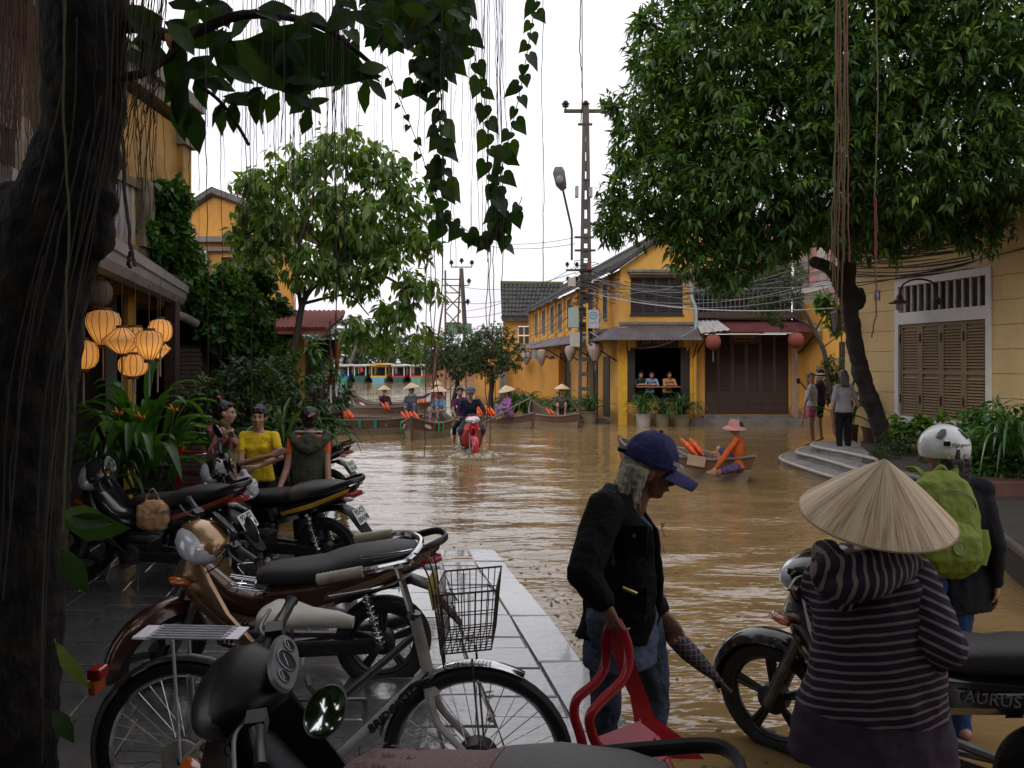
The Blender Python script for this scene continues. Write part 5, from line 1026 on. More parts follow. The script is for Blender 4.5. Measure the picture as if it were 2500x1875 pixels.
def wheel_parts(parent, M, R_=.28, spokes=5, wire=False, tw=.036, rimm=None):
    rimm = rimm or blkp; root = inst('wheel', None, parent, M)
    MB().lathe([(R_ - tw * 2.1, -tw * .55), (R_ - tw * 1.5, -tw), (R_ - tw * .6, -tw * .98), (R_ - tw * .12, -tw * .55), (R_, 0), (R_ - tw * .12, tw * .55), (R_ - tw * .6, tw * .98), (R_ - tw * 1.5, tw), (R_ - tw * 2.1, tw * .55)], 48, RX(90)).build('tyre', rub, root)
    MB().lathe([(R_ - tw * 1.7, -tw * .6), (R_ - tw * 2.3, -tw * .62), (R_ - tw * 2.7, -tw * .2), (R_ - tw * 2.7, tw * .2), (R_ - tw * 2.3, tw * .62), (R_ - tw * 1.7, tw * .6)], 48, RX(90)).build('rim', rimm, root)
    MB().lathe([(0, -.05), (.05, -.05), (.07, -.035), (.07, .035), (.05, .05), (0, .05)], 20, RX(90)).build('hub', eng, root)
    mb = MB(); ri = R_ - tw * 2.5
    if wire:
        for k in range(36):
            a = 2 * pi * k / 36; b = a + (.42 if k % 2 else -.42); s = .03 * (1 if k % 4 < 2 else -1); mb.tube([(cos(b) * .03, s, sin(b) * .03), (cos(a) * ri, 0, sin(a) * ri)], .0017, 4)
    else:
        for k in range(spokes):
            a = 2 * pi * k / spokes + .3
            for da in (-.10, .10): mb.eloft([((cos(a) * .05, 0, sin(a) * .05), .016, .017), ((cos(a + da) * ri * .6, 0, sin(a + da) * ri * .6), .012, .013), ((cos(a + da * .7) * ri * 1.01, 0, sin(a + da * .7) * ri * 1.01), .014, .016)], n=8)
    mb.build('spokes', steel if wire else rimm, root)
    return root
def motorbike(label, loc, rz, body, accent, seatm=vinyl, seat2=None, steer=25, lean=-9, plate_t=None, side_t=None, side_m=None, rack=False, group='parked motorbikes', cowl=None, scale=1., name='motorbike', mirrors=(1,), lensm=lens, shieldm=None, front_t=None, stand=True, cat='motorbike'):
    o = thing(name, label, cat, loc, group=group, rot=(radians(lean), 0, radians(rz)), scale=scale)
    o.rotation_mode = 'XYZ'; cowl = cowl or body; shieldm = shieldm or body
    # steering frame: rotate about the steering axis
    ax = Vector((-.42, 0, .9)).normalized(); h0 = Vector((.42, 0, .72)); St = T(*h0) @ Matrix.Rotation(radians(steer), 4, ax) @ T(*-h0)
    wheel_parts(o, St @ T(.64, 0, .28), spokes=5, tw=.034)
    wheel_parts(o, T(-.6, 0, .28), spokes=5, tw=.04)
    mb = MB(); 
    for s in (-1, 1): mb.tube([(.64, s * .075, .28), (.56, s * .075, .45), (.44, s * .06, .68)], [.026, .026, .024], 10)
    mb.tube([(.64, -.09, .28), (.64, .09, .28)], .014, 8); mb.tube([(.44, 0, .66), (.38, 0, .92)], .03, 10); mb.build('fork', dsteel, o, M=St)
    # front mudguard: arched shell over the wheel, pointed at the front
    rings = []
    for i in range(15):
        a = radians(-8 + i * 11.5); u = i / 14; rr = .325 + .03 * u; w_ = (.058 + .02 * sin(pi * u)) * (1 if 0 < i < 14 else .55); c = Vector((.64 + cos(a) * rr, 0, .28 + sin(a) * rr)); n_ = Vector((cos(a), 0, sin(a))); t_ = Vector((0, 1, 0))
        rings.append([c + t_ * (w_ * k) + n_ * (-.045 * abs(k) ** 2.2) for k in (-1, -.7, -.35, 0, .35, .7, 1)] + [c + t_ * (w_ * k * .93) + n_ * (-.045 * abs(k) ** 2.2 - .006) for k in (1, .7, .35, 0, -.35, -.7, -1)])
    mb = MB(); mb.loft(rings); mb.build('front_mudguard', body, o, M=St)
    # headlamp cowl and handlebar
    mb = MB(); mb.eloft([((.27, 0, .94), .04, .03), ((.31, 0, .955), .10, .055), ((.37, 0, .965), .15, .066), ((.43, 0, .95), .162, .072), ((.48, 0, .93), .13, .06), ((.505, 0, .915), .06, .03)], n=20, ex=2.4); mb.build('headlamp_cowl', cowl, o, M=St)
    mb = MB(); mb.eloft([((.415, 0, .945), .165, .082), ((.46, 0, .935), .152, .074), ((.505, 0, .918), .105, .048), ((.525, 0, .915), .04, .018)], n=20, ex=2.2); mb.build('headlamp', lensm, o, M=St @ T(.012, 0, -.006))
    MB().lathe([(0, .0), (.05, .0), (.05, .006), (0, .006)], 20, T(.512, 0, .92) @ RY(75)).build('lamp_ring', chrome, o, M=St)
    mb = MB(); mb.tube(smooth_path([(.30, -.33, .985), (.34, -.2, .99), (.36, -.08, .96), (.36, .08, .96), (.34, .2, .99), (.30, .33, .985)], 4), .012, 8); mb.build('handlebar', blkp, o, M=St)
    for s in (-1, 1):
        mb = MB(); mb.tube([(.322, s * .22, .989), (.318, s * .235, .989), (.30, s * .34, .985), (.298, s * .35, .985)], [.021, .017, .017, .022], 10); mb.box((.33, s * .19, .988), (.05, .05, .045)); mb.build('grip', blkp, o, M=St)
        MB().tube(smooth_path([(.345, s * .17, .985), (.38, s * .22, .985), (.365, s * .33, .975)], 4), [.006] * 9, 6).build('brake_lever', dsteel, o, M=St)
        if s in mirrors:
            M2 = St; mb = MB().tube(smooth_path([(.33, s * .17, 1.0), (.33, s * .2, 1.08), (.31, s * .27, 1.13)], 4), .006, 6); st_ = mb.build('mirror_stem', blkp, o, M=M2)
            fm = T(.30, s * .30, 1.16) @ RZ(-s * 12) @ RY(-84); mi = inst('mirror', MB().lathe([(0, -.028), (.05, -.025), (.078, -.008), (.08, 0), (.074, .002)], 24).mesh('mirror', blkp), o, M2 @ fm @ Matrix.Diagonal((.8, 1.15, 1, 1)))
            MB().lathe([(0, .0), (.076, .0), (.076, -.002)], 24).build('mirror_glass', mirg, mi, M=T(0, 0, .004))
    for k in (-1, 1): MB().tube(smooth_path([(.36, k * .16, .985), (.42, k * .2, .93), (.44, k * .1, .80), (.47, k * .06, .66)], 4), .0045, 5).build('control_cable', rub, o, M=St)
    # instrument panel
    d_ = MB().eloft([((.0, 0, 0), .11, .05), ((0.0, 0, .014), .105, .046)], right=(0, 1, 0), n=20, ex=2.5).build('instrument_panel', pm('panel_grey', (.20, .20, .21), rough=.3, metal=.4), o, M=St @ T(.30, 0, 1.0) @ RY(-52) @ T(0, 0, .022))
    for (y, r) in ((0, .036), (.066, .021), (-.066, .021)):
        MB().lathe([(r, 0), (r, .004), (r - .004, .006), (r - .005, .002)], 24).build('gauge_ring', dsteel, d_, M=T(0, y, .014)); MB().lathe([(0, .0), (r - .004, 0)], 24).build('gauge_face', blkp, d_, M=T(0, y, .0155))
        MB().box((.0, 0, 0), (.002, r * 1.1, .001)).build('gauge_needle', plate, d_, smooth=False, M=T(0.004, y, .0175) @ RZ(35))
    # leg shield: one sweeping shell either side of the steering head
    mb = MB()
    for s in (-1, 1):
        mb.loft([[Vector((x, s * y, z)) for (x, y, z) in r] for r in (
            [(.50, .02, .86), (.45, .11, .88), (.38, .15, .86), (.37, .14, .84), (.44, .08, .84)],
            [(.56, .02, .74), (.48, .13, .76), (.33, .19, .74), (.31, .175, .73), (.45, .09, .72)],
            [(.47, .05, .60), (.40, .15, .60), (.24, .225, .58), (.22, .21, .57), (.37, .10, .57)],
            [(.34, .07, .46), (.27, .15, .44), (.12, .22, .42), (.10, .205, .42), (.24, .10, .44)],
            [(.24, .06, .34), (.15, .13, .32), (.02, .18, .31), (.01, .17, .32), (.14, .09, .34)])])
    mb.build('leg_shield', shieldm, o)
    mb = MB(); mb.eloft([((.50, 0, .80), .05, .05), ((.40, 0, .72), .075, .07), ((.28, 0, .60), .085, .075), ((.14, 0, .54), .085, .07), ((.0, 0, .55), .09, .085), ((-.14, 0, .62), .10, .09)], n=14, ex=2.6); mb.build('centre_tunnel', body, o)
    for s in (-1, 1):
        MB().eloft([((.555, s * .10, .74), .012, .012), ((.53, s * .115, .735), .035, .022), ((.47, s * .15, .735), .03, .02), ((.44, s * .165, .73), .01, .01)], n=10).build('indicator', orl if s == 1 else orl, o)
        # accent panel on the leg shield
        mb = MB(); mb.loft([[Vector((x, s * y, z)) for (x, y, z) in r] for r in ([(.44, .148, .70), (.40, .168, .66), (.41, .163, .655)], [(.33, .192, .58), (.27, .215, .54), (.28, .208, .535)], [(.17, .2, .46), (.14, .21, .44), (.15, .205, .435)])]); mb.build('accent_stripe', accent, o)
        # tail side panel
        mb = MB(); mb.loft([[Vector((x, s * y, z)) for (x, y, z) in r] for r in (
            [(.06, .06, .52), (.06, .10, .56), (.05, .10, .62), (.05, .06, .66), (.05, .03, .6)],
            [(-.20, .08, .50), (-.20, .14, .55), (-.21, .14, .66), (-.21, .08, .70), (-.2, .04, .6)],
            [(-.50, .09, .60), (-.50, .14, .64), (-.51, .135, .72), (-.51, .09, .75), (-.5, .04, .68)],
            [(-.80, .05, .73), (-.80, .085, .75), (-.82, .08, .80), (-.82, .05, .82), (-.8, .02, .78)],
            [(-.92, .015, .83), (-.92, .03, .84), (-.925, .03, .86), (-.925, .015, .87), (-.92, .005, .85)])]); mb.build('side_panel', body, o)
        mb = MB(); mb.loft([[Vector((x, s * y, z)) for (x, y, z) in r] for r in ([(-.28, .147, .60), (-.28, .15, .615), (-.27, .146, .628)], [(-.55, .146, .675), (-.55, .148, .70), (-.55, .14, .715)], [(-.86, .07, .80), (-.87, .07, .825), (-.87, .06, .835)])]); mb.build('accent_stripe', accent, o)
        if side_t:
            M_ = frame((-.33, s * .15, .62), (-s * -1 * -1, 0, .17 if s < 0 else -.17), (0, 0, 1)) if False else (T(-.36, s * .152, .638) @ (RZ(180) if s > 0 else Matrix.Identity(4)) @ RX(90) @ RZ(-11 if s < 0 else 11)); inst('lettering', text_mesh(side_t, .062, side_m or steel, shear=.35, extrude=.002, spacing=1.05), o, M_)
        # footpeg, swing arm, shock absorber
        MB().tube([(.02, s * .1, .26), (.02, s * .27, .26)], .014, 8).build('footpeg', rub, o); MB().tube([(-.08, s * .1, .30), (-.6, s * .085, .28)], [.022, .018], 8).build('swing_arm', dsteel, o)
        sp_ = [Vector((-.5, s * .125, .62)).lerp(Vector((-.585, s * .125, .32)), t / 72) for t in range(73)]; dv = Vector((.96, 0, -.27)); 
        mb = MB().tube([p + (dv * cos(i * .85) + Vector((0, 1, 0)) * sin(i * .85)) * .024 for i, p in enumerate(sp_)], .0055, 5); mb.tube([sp_[0], sp_[-1]], .011, 8); mb.build('shock_absorber', steel, o)
    # seat
    def seat_path(a, b):
        st = [(.10, .075, .035, .70), (.04, .10, .055, .715), (-.12, .125, .06, .725), (-.28, .14, .06, .74), (-.36, .14, .065, .765), (-.5, .135, .065, .80), (-.68, .115, .055, .825), (-.78, .08, .04, .835), (-.81, .03, .015, .83)]
        return [((x, 0, z), w, h) for x, w, h, z in st[a:b]]
    MB().eloft(seat_path(0, 9) if not seat2 else seat_path(0, 5), n=20, ex=2.7).build('seat', seatm, o)
    if seat2: MB().eloft(seat_path(4, 9), n=20, ex=2.7).build('pillion_seat', seat2, o)
    MB().tube(smooth_path([(-.55, .14, .80), (-.72, .15, .84), (-.9, .11, .90), (-.96, 0, .905), (-.9, -.11, .90), (-.72, -.15, .84), (-.55, -.14, .80)], 5), .014, 8, flat=1.6).build('grab_rail', blkp, o)
    MB().eloft([((-.80, 0, .76), .09, .03), ((-.88, 0, .775), .075, .035), ((-.935, 0, .785), .045, .02)], n=14, ex=2.5).build('tail_lamp', redl, o)
    for s in (-1, 1): MB().eloft([((-.84, s * .08, .75), .02, .018), ((-.89, s * .10, .755), .022, .02), ((-.925, s * .10, .76), .008, .008)], n=10).build('rear_indicator', lens, o)
    rings = [[Vector((x, y * w_, z + dz * abs(y) ** 2)) for y in (-1, -.5, 0, .5, 1)] + [Vector((x + .008, y * w_, z - .008 + dz * abs(y) ** 2)) for y in (1, .5, 0, -.5, -1)] for (x, z, w_, dz) in ((-.40, .60, .06, -.05), (-.60, .655, .075, -.03), (-.76, .68, .08, -.02), (-.86, .62, .08, 0), (-.95, .50, .075, 0), (-1.03, .40, .06, 0), (-1.06, .375, .03, 0))]
    MB().loft(rings).build('rear_mudguard', blkp, o)
    if plate_t:
        pm_ = T(-.925, 0, .595) @ RY(-90 + 35 - 90 + 90 + 0) if False else frame((-.935, 0, .60), (0, -1, 0), (.30, 0, .5)); pl_ = MB().box((0, 0, 0), (.19, .14, .004)).build('number_plate', plate, o, smooth=False, M=pm_, bevel=.0015)
        fl = T(0, 0, .003)
        for t_, y in zip(plate_t, (.034, -.034)): inst('lettering', text_mesh(t_, .062, inkp, extrude=.0008, bold=.0012), pl_, T(0, y, .003))
    # engine, exhaust, chain case, stand
    MB().box((.05, 0, .33), (.26, .2, .14)).box((.12, 0, .27), (.14, .24, .10)).build('crankcase', eng, o, smooth=False, bevel=.02)
    mb = MB(); mb.tube([(.14, 0, .36), (.32, 0, .40)], .055, 12)
    for i in range(6): mb.tube([(.17 + i * .024, 0, .366 + i * .005), (.178 + i * .024, 0, .367 + i * .005)], .075, 12)
    mb.build('cylinder', eng, o)
    for s in (-1, 1): MB().lathe([(0, 0), (.085, 0), (.085, .02), (.06, .03), (0, .032)], 20, T(.04 if s < 0 else .06, s * .1, .31) @ RX(-90 * s)).build('engine_cover', dsteel, o)
    mb = MB(); mb.tube(smooth_path([(.30, -.03, .38), (.34, -.08, .28), (.2, -.13, .22), (-.1, -.15, .23), (-.3, -.155, .25)], 4), .016, 8); mb.build('exhaust_pipe', dsteel, o); MB().eloft([((-.3, -.155, .25), .03, .03), ((-.36, -.16, .26), .045, .045), ((-.72, -.17, .33), .048, .048), ((-.80, -.17, .345), .03, .03)], n=14).build('silencer', dsteel, o)
    MB().box((-.27, .105, .30), (.6, .035, .09)).build('chain_case', eng, o, smooth=False, bevel=.015, M=T(0, 0, 0))
    if stand: MB().tube([(.0, .10, .24), (-.06, .24, .02)], .012, 8).build('side_stand', blkp, o)
    MB().tube([(.05, .12, .24), (.17, .14, .22), (.17, .2, .22)], .008, 6).build('gear_pedal', dsteel, o)
    if rack:
        mb = MB(); 
        for y in (-.09, -.06, .06, .09): mb.tube([(.27, y, .68), (.02, y, .635)], .004, 6)
        for y in (-.03, .03): mb.tube([(.24, y, .68), (.06, y, .645)], .003, 6)
        for x in (.03, .12, .2): mb.tube([(x, -.09, .66), (x, .09, .66)], .004, 6)
        mb.tube(smooth_path([(.2, -.09, .68), (.24, -.14, .72), (.14, -.16, .72)], 3), .0035, 6); mb.tube(smooth_path([(.2, .09, .68), (.24, .14, .72), (.14, .16, .72)], 3), .0035, 6); mb.build('luggage_rack', chrome, o)
    if front_t: inst('lettering', text_mesh(front_t, .035, plate, shear=.3), o, T(.475, .165, .775) @ RZ(68) @ RX(90))
    return o
brownp = pm('bronze_brown_paint', (.075, .033, .018), rough=.22, metal=.5, var=.15, vs=3, bump=0, coat=.5)
goldp = pm('gold_bronze_paint', (.33, .20, .10), rough=.24, metal=.7, var=.1, vs=3, bump=0, coat=.5)
darkg = pm('dark_grey_paint', (.03, .028, .03), rough=.25, metal=.3, var=.2, bump=0, coat=.5); orst = pm('orange_stripe', (.30, .055, .015), rough=.3, bump=0, coat=.3); yelst = pm('yellow_paint', (.52, .31, .02), rough=.3, bump=0, coat=.3); silst = pm('silver_stripe', (.35, .35, .36), rough=.3, metal=.6, bump=0); redst = pm('thin_red_stripe', (.12, .02, .015), rough=.3)
pinkv = pm('pink_lettered_vinyl', (.16, .085, .085), rough=.55, var=.1, bump=.3, bs=160)
bikes = {}
m5 = motorbike('bronze brown motorbike with a black seat and chrome luggage rack behind the bicycle', (-1.31, 4.72, .0), 188, brownp, goldp, steer=46, lean=-7, scale=.97, rack=True, cowl=goldp, mirrors=(1,), side_t='Future', side_m=pm('faded_grey', (.10, .08, .07), rough=.5), shieldm=goldp)
m7 = motorbike('black motorbike nearest the camera with dials, a round mirror and a pink and grey seat', (-.335, 2.37, .0), 160, pm('worn_black_plastic', (.005, .005, .006), rough=.42, spec=.25, bump=.05), blkp, seatm=pinkv, seat2=greyv, steer=30, lean=-7, mirrors=(), lensm=blkp, scale=1.0)
m3 = motorbike('black and yellow motorbike with a two-tone seat and a white rear plate', (-2.12, 7.25, -.0), 164, blkg, yelst, seatm=vinyl, seat2=greyv, steer=48, lean=-7, mirrors=(1, -1), plate_t=('92-C1', '004.98'), group='parked motorbikes')
m2 = motorbike('dark grey motorbike with orange stripes and a tan bag hung on its front', (-2.95, 6.85, .02), 166, darkg, orst, steer=45, lean=-7, mirrors=(1, -1), plate_t=('92-F2', '067.14'))
m4 = motorbike('black motorbike parked with its rear wheel in the water beyond the green vest', (-2.9, 10.9, -.05), 165, blkg, silst, steer=20, lean=-7, mirrors=(1,), plate_t=('92-L1', '276.02'), side_t='Wave', side_m=plate)
mm = inst('mirror', MB().lathe([(0, -.02), (.04, -.018), (.055, -.004), (.057, 0), (.052, .003)], 28).mesh('mirror', blkp), m7); bpy.context.view_layer.update(); mp_ = P(795, 1735, 1.9)
mm.matrix_parent_inverse = m7.matrix_world.inverted(); mm.matrix_basis = T(*mp_) @ RZ(-12) @ RX(44) @ Matrix.Diagonal((.88, 1.12, 1, 1)); MB().lathe([(0, .0), (.051, .0), (.051, -.001)], 28).build('mirror_glass', mirg, mm, M=T(0, 0, .0045))
ms_ = MB().tube([mp_ + Vector((-.01, .03, .0)), mp_ + Vector((-.05, .06, .03)), mp_ + Vector((-.07, .12, .03))], .007, 6).build('mirror_stem', blkp, m7); ms_.matrix_parent_inverse = m7.matrix_world.inverted()
# lettered pattern pressed into the pink vinyl
sm_ = text_mesh('LX  abc  LX', .03, pm('pink_emboss', (.09, .045, .045), rough=.6), extrude=.0006)
for r in range(4):
    for c in range(3): inst('seat_lettering', sm_, m7, T(-.02 - c * .13, -.085 + r * .055, .782 + c * .004 - (abs(r - 1.5)) * .008) @ RX((1.5 - r) * 9) @ RZ(180))
# things hung on the parked bikes
hb_o = thing('hanging_helmet', 'black open helmet hooked on the dark grey motorbike', 'helmet', P(500, 1215, 6.8)); MB().lathe([(0, .12), (.06, .11), (.11, .06), (.13, 0), (.125, -.05), (.115, -.05), (.11, .05), (0, .1)], 24, RX(35)).build('shell', blkg, hb_o); MB().tube(smooth_path([(-.1, 0, -.05), (-.04, -.02, -.16), (.08, 0, -.05)], 4), .006, 5).build('strap', blkp, hb_o)
tb = thing('tan_bag', 'crumpled tan bag with dark printed splashes hung on the dark grey motorbike', 'bag', P(372, 1255, 6.55)); mb = MB(); mb.eloft([((0, 0, .11), .05, .02), ((0, 0, .07), .12, .05), ((0.01, 0, -.02), .13, .065), ((.0, 0, -.1), .12, .05), ((0, 0, -.13), .07, .02)], right=(1, 0, 0), n=14, ex=3)
bgm = pm('tan_print', (.50, .29, .14), rough=.7, var=.15, dirt=(.05, .02, .01), dscale=13, damt=1, bump=.4, bs=18); sdf(mb, .012, 'bag_body', bgm, tb, disp=.03, dscale=.06); MB().tube(smooth_path([(-.06, 0, .1), (0, 0, .2), (.06, 0, .1)], 5), .005, 5).build('handle', pm('tan_print', 0), tb)
wb_ = thing('plastic_bag', 'thin white plastic bag hanging from the black and yellow motorbike', 'bag', P(592, 1182, 7.0)); mb = MB(); mb.eloft([((0, 0, .12), .02, .015), ((.01, 0, .06), .06, .05), ((.02, 0, -.03), .12, .08), ((.03, 0, -.1), .10, .07), ((.03, 0, -.12), .05, .04)], right=(1, 0, 0), n=14); sdf(mb, .012, 'bag_body', pm('thin_plastic', (.62, .62, .64), rough=.3, trans=.3, bump=.6, bs=20), wb_, disp=.05, dscale=.05)
rc_ = thing('red_chair', 'glimpse of a red plastic chair behind the bright clump', 'chair', P(478, 1180, 7.9)); redp = pm('red_plastic', (.32, .006, .012), rough=.3, var=.12, vs=4, bump=.03, coat=.2)
for a, b in (((-.2, 0, -.35), (-.14, 0, .35)), ((.16, 0, -.4), (.12, 0, .3))): MB().tube([a, b], .02, 6).build('leg', redp, rc_)
for z in (-.1, .0, .1, .3): MB().tube([(-.16, 0, z), (.14, 0, z - .02)], .014, 6).build('rung', redp, rc_)

# ---- black Taurus on the right; it stands in the flood
m9 = motorbike('black motorbike standing in the flood behind the woman in the conical hat', (1.68, 3.52, -.02), 130, blkg, blkg, steer=8, lean=-5, side_t='TAURUS', side_m=pm('faded_silver_letters', (.22, .22, .23), rough=.4), front_t='TAURUS', mirrors=(), group='parked motorbikes')
for c in m9.children:
    if c.name.startswith('accent_stripe'): pass

# ---- bicycle -------------------------------------------------------------------------
crm = pm('cream_bicycle_paint', (.46, .44, .40), rough=.35, var=.1, vs=5, dirt=(.10, .08, .06), dscale=12, damt=.7); alu = pm('rack_aluminium', (.62, .61, .66), rough=.35, metal=.5, var=.15); crg = pm('cream_grip', (.42, .38, .28), rough=.5, var=.2, dirt=(.1, .08, .05), dscale=20)
bx0, bx1 = Vector((-1.20, 3.14, .0)), Vector((-.125, 3.08, 0)); bdir = (bx1 - bx0); ang_ = math.degrees(math.atan2(bdir.y, bdir.x)); wbs = bdir.length / 1.08
bc = thing('bicycle', 'old cream bicycle with a wire basket, rear rack and cream grips', 'bicycle', (bx0.x, bx0.y, .05), rot=(radians(3), 0, radians(ang_)), scale=1.08)
WR = .325
for x, nm in ((0, 'r'), (wbs, 'f')): wheel_parts(bc, T(x, 0, WR), R_=WR, wire=True, tw=.021, rimm=chrome)
hd_, bb, sttop = Vector((wbs - .20, 0, .76)), Vector((.47, 0, .29)), Vector((.30, 0, .62)); hlow = Vector((wbs - .16, 0, .60))
fr = MB(); fr.tube([hd_ + Vector((-.01, 0, .06)), hlow], .021, 10); fr.build('head_tube', crm, bc)
MB().tube([hlow + Vector((0, 0, .03)), bb + Vector((.02, 0, 0))], .019, 10).build('down_tube', crm, bc); MB().tube([hd_ + Vector((0, 0, .0)), bb + Vector((-.07, 0, .12))], .013, 10).build('upper_tube', pm('grey_tube', (.10, .095, .09), rough=.35, metal=.4), bc)
MB().tube([bb, sttop], .016, 10).build('seat_tube', crm, bc)
for s in (-1, 1):
    MB().tube([bb + Vector((0, s * .03, 0)), (0, s * .06, WR)], .010, 8).build('chain_stay', crm, bc); MB().tube([sttop + Vector((0, s * .02, 0)), (0, s * .06, WR)], .008, 8).build('seat_stay', crm, bc)
    MB().tube(smooth_path([hlow + Vector((0, s * .03, -.02)), hlow + Vector((.03, s * .05, -.12)), (wbs - .045, s * .052, WR + .06), (wbs, s * .052, WR)], 5), list(np.linspace(.016, .010, 16)), 8).build('fork_blade', crm, bc)
MB().tube([hlow + Vector((0, 0, -.02)), hlow + Vector((.01, 0, -.05))], .03, 10).build('fork_crown', crm, bc)
inst('lettering', text_mesh('BRIDGESTONE', .042, inkp, shear=.2, extrude=.0008, bold=.0012, spacing=1.05), bc, T(*(hlow.lerp(bb, .27) + Vector((0, -.0205, .006)))) @ RX(90) @ RZ(math.degrees(math.atan2((hlow - bb).z + .03, (hlow - bb).x))))
def guard(cx, a0, a1, m, r=WR + .022, w=.026):
    rings = []
    for i in range(17):
        a = radians(a0 + (a1 - a0) * i / 16); n_ = Vector((cos(a), 0, sin(a))); c = Vector((cx, 0, WR)) + n_ * r; rings.append([c + Vector((0, w * k, 0)) - n_ * (.012 * k * k) for k in (-1, -.5, 0, .5, 1)] + [c + Vector((0, w * k, 0)) - n_ * (.012 * k * k + .002) for k in (1, .5, 0, -.5, -1)])
    return MB().loft(rings).build('mudguard', m, bc)
guard(0, 35, 200, pm('dark_grey_guard', (.06, .055, .055), rough=.3, metal=.5)); guard(wbs, 62, 165, chrome)
sd_ = MB(); sd_.eloft([((.42, 0, .86), .012, .02), ((.36, 0, .87), .035, .026), ((.27, 0, .875), .055, .03), ((.19, 0, .885), .10, .035), ((.14, 0, .885), .105, .035), ((.11, 0, .88), .07, .025)], n=18, ex=2.3); sd_.build('saddle', pm('cream_saddle', (.50, .47, .41), rough=.5, var=.1, dirt=(.2, .15, .1)), bc, M=T(.16, 0, -.07) @ T(.265, 0, 0) @ RZ(0) @ T(-.265, 0, 0))
MB().tube([sttop, (.33, 0, .80)], .013, 8).build('seat_post', chrome, bc)
rk = MB()
rk.loft([[Vector((x, y, z)) for y, z in ((-.055, .748), (.055, .748), (.06, .742), (-.06, .742))] for x in (-.16, -.10)]); rk.loft([[Vector((x, y, z)) for y, z in ((-.055, .748), (.055, .748), (.05, .742), (-.05, .742))] for x in (.14, .20)])
for y in (-.055, -.033, -.011, .011, .033, .055): rk.tube([(-.11, y, .747), (.16, y, .747)], .005, 6)
rk.build('rear_rack', alu, bc)
for s in (-1, 1): MB().tube([(-.02, s * .058, .74), (0, s * .065, WR)], .006, 6).build('rack_stay', alu, bc)
rl = MB().box((-.315, 0, .60), (.05, .06, .04), None).build('reflector', redl, bc, smooth=False, bevel=.008); MB().box((-.32, 0, .555), (.03, .07, .05)).build('reflector', orl, bc, smooth=False, bevel=.008)
MB().lathe([(0, 0), (.075, 0), (.07, .006), (0, .008)], 28, T(0, -.05, WR) @ RX(90)).build('hub_disc', pm('aged_white_disc', (.40, .38, .33), rough=.5, dirt=(.2, .12, .06), dscale=20), bc)
MB().box((0, -.062, WR), (.026, .002, .02)).build('emblem', inkp, bc, smooth=False)
MB().lathe([(.07, -.003), (.095, -.003), (.095, .003), (.07, .003)], 30, T(*bb) @ T(0, -.05, 0) @ RX(90)).build('chain_ring', dsteel, bc); MB().tube([bb + Vector((0, -.06, 0)), bb + Vector((.1, -.07, -.12))], .01, 6).build('crank', dsteel, bc); MB().tube([bb + Vector((0, -.05, .09)), (0, -.05, WR + .035)], .006, 4).build('chain', eng, bc)
hs = hd_ + Vector((-.07, 0, .22)); MB().tube([hd_, hs + Vector((0, 0, .02))], .013, 8).build('stem', chrome, bc)
MB().tube([hd_ + Vector((-.015, 0, .05)), hd_ + Vector((-.01, 0, .07))], .024, 10).build('headset', dsteel, bc)
for s in (-1, 1):
    q = smooth_path([hs, hs + Vector((.05, s * .05, .03)), hs + Vector((.06, s * .14, .06)), hs + Vector((-.03, s * .22, .06)), hs + Vector((-.18, s * .24, .035))], 5); MB().tube(q, .011, 8).build('handlebar', chrome, bc)
    a_ = q[-5]; b_ = q[-1] + (q[-1] - q[-5]) * .15; mb = MB(); n_ = 22; mb.tube([a_.lerp(b_, i / n_) for i in range(n_ + 1)], [.017 + .0015 * (i % 2) for i in range(n_ + 1)], 12); mb.build('grip', crg, bc)
    MB().tube(smooth_path([hs + Vector((.07, s * .17, .03)), hs + Vector((0, s * .2, .0)), hs + Vector((-.17, s * .215, -.03))], 4), .005, 6).build('brake_lever', chrome, bc)
for k in range(3): MB().tube(smooth_path([hs + Vector((.06, (k - 1) * .12, .05)), hs + Vector((.12, (k - 1) * .08, .0)), hlow + Vector((.05, (k - 1) * .02, .05))], 6), .003, 5).build('brake_cable', inkp, bc)
# wire basket
wm2 = pm('rusty_wire', (.10, .075, .06), rough=.4, metal=.7, var=.5, vs=30); bk_ = MB(); c0 = Vector((wbs - .145, 0, .74)); 
def bpt(u, v, z): # u -1..1 along x, v -1..1 along y
    k = .82 + .18 * z; return c0 + Vector((.12 + u * .10 * k, v * .13 * k, z * .20 + u * .01))
def ring(z, r): bk_.tube([bpt(*q, z) for q in ((-1, -1), (1, -1), (1, 1), (-1, 1), (-1, -1))], r, 5)
for z, r in ((0, .003), (.22, .0018), (.45, .0018), (.68, .0018), (1, .0035)): ring(z, r)
for i in range(10):
    t = -1 + 2 * i / 9
    for s in (-1, 1): bk_.tube([bpt(t, s, 0), bpt(t, s, 1)], .0018, 4); bk_.tube([bpt(s, t, 0), bpt(s, t, 1)], .0018, 4)
    bk_.tube([bpt(t, -1, 0), bpt(t, 1, 0)], .0018, 4); bk_.tube([bpt(-1, t, 0), bpt(1, t, 0)], .0018, 4)
bk_.build('wire_basket', wm2, bc)
MB().prism([(-.05, -.08), (.05, -.07), (.07, .02), (.03, .09), (-.05, .08)], .004, T(*(c0 + Vector((.0, 0, .17)))) @ RY(80)).build('basket_plate', pm('faded_yellow_plate', (.45, .36, .10), rough=.5, dirt=(.2, .1, .05)), bc, smooth=False)
MB().tube([(wbs + .02, -.06, WR), (wbs - .01, -.06, .70)], .004, 6).build('basket_stay', chrome, bc); MB().tube([(wbs + .02, .06, WR), (wbs - .01, .06, .70)], .004, 6).build('basket_stay', chrome, bc)
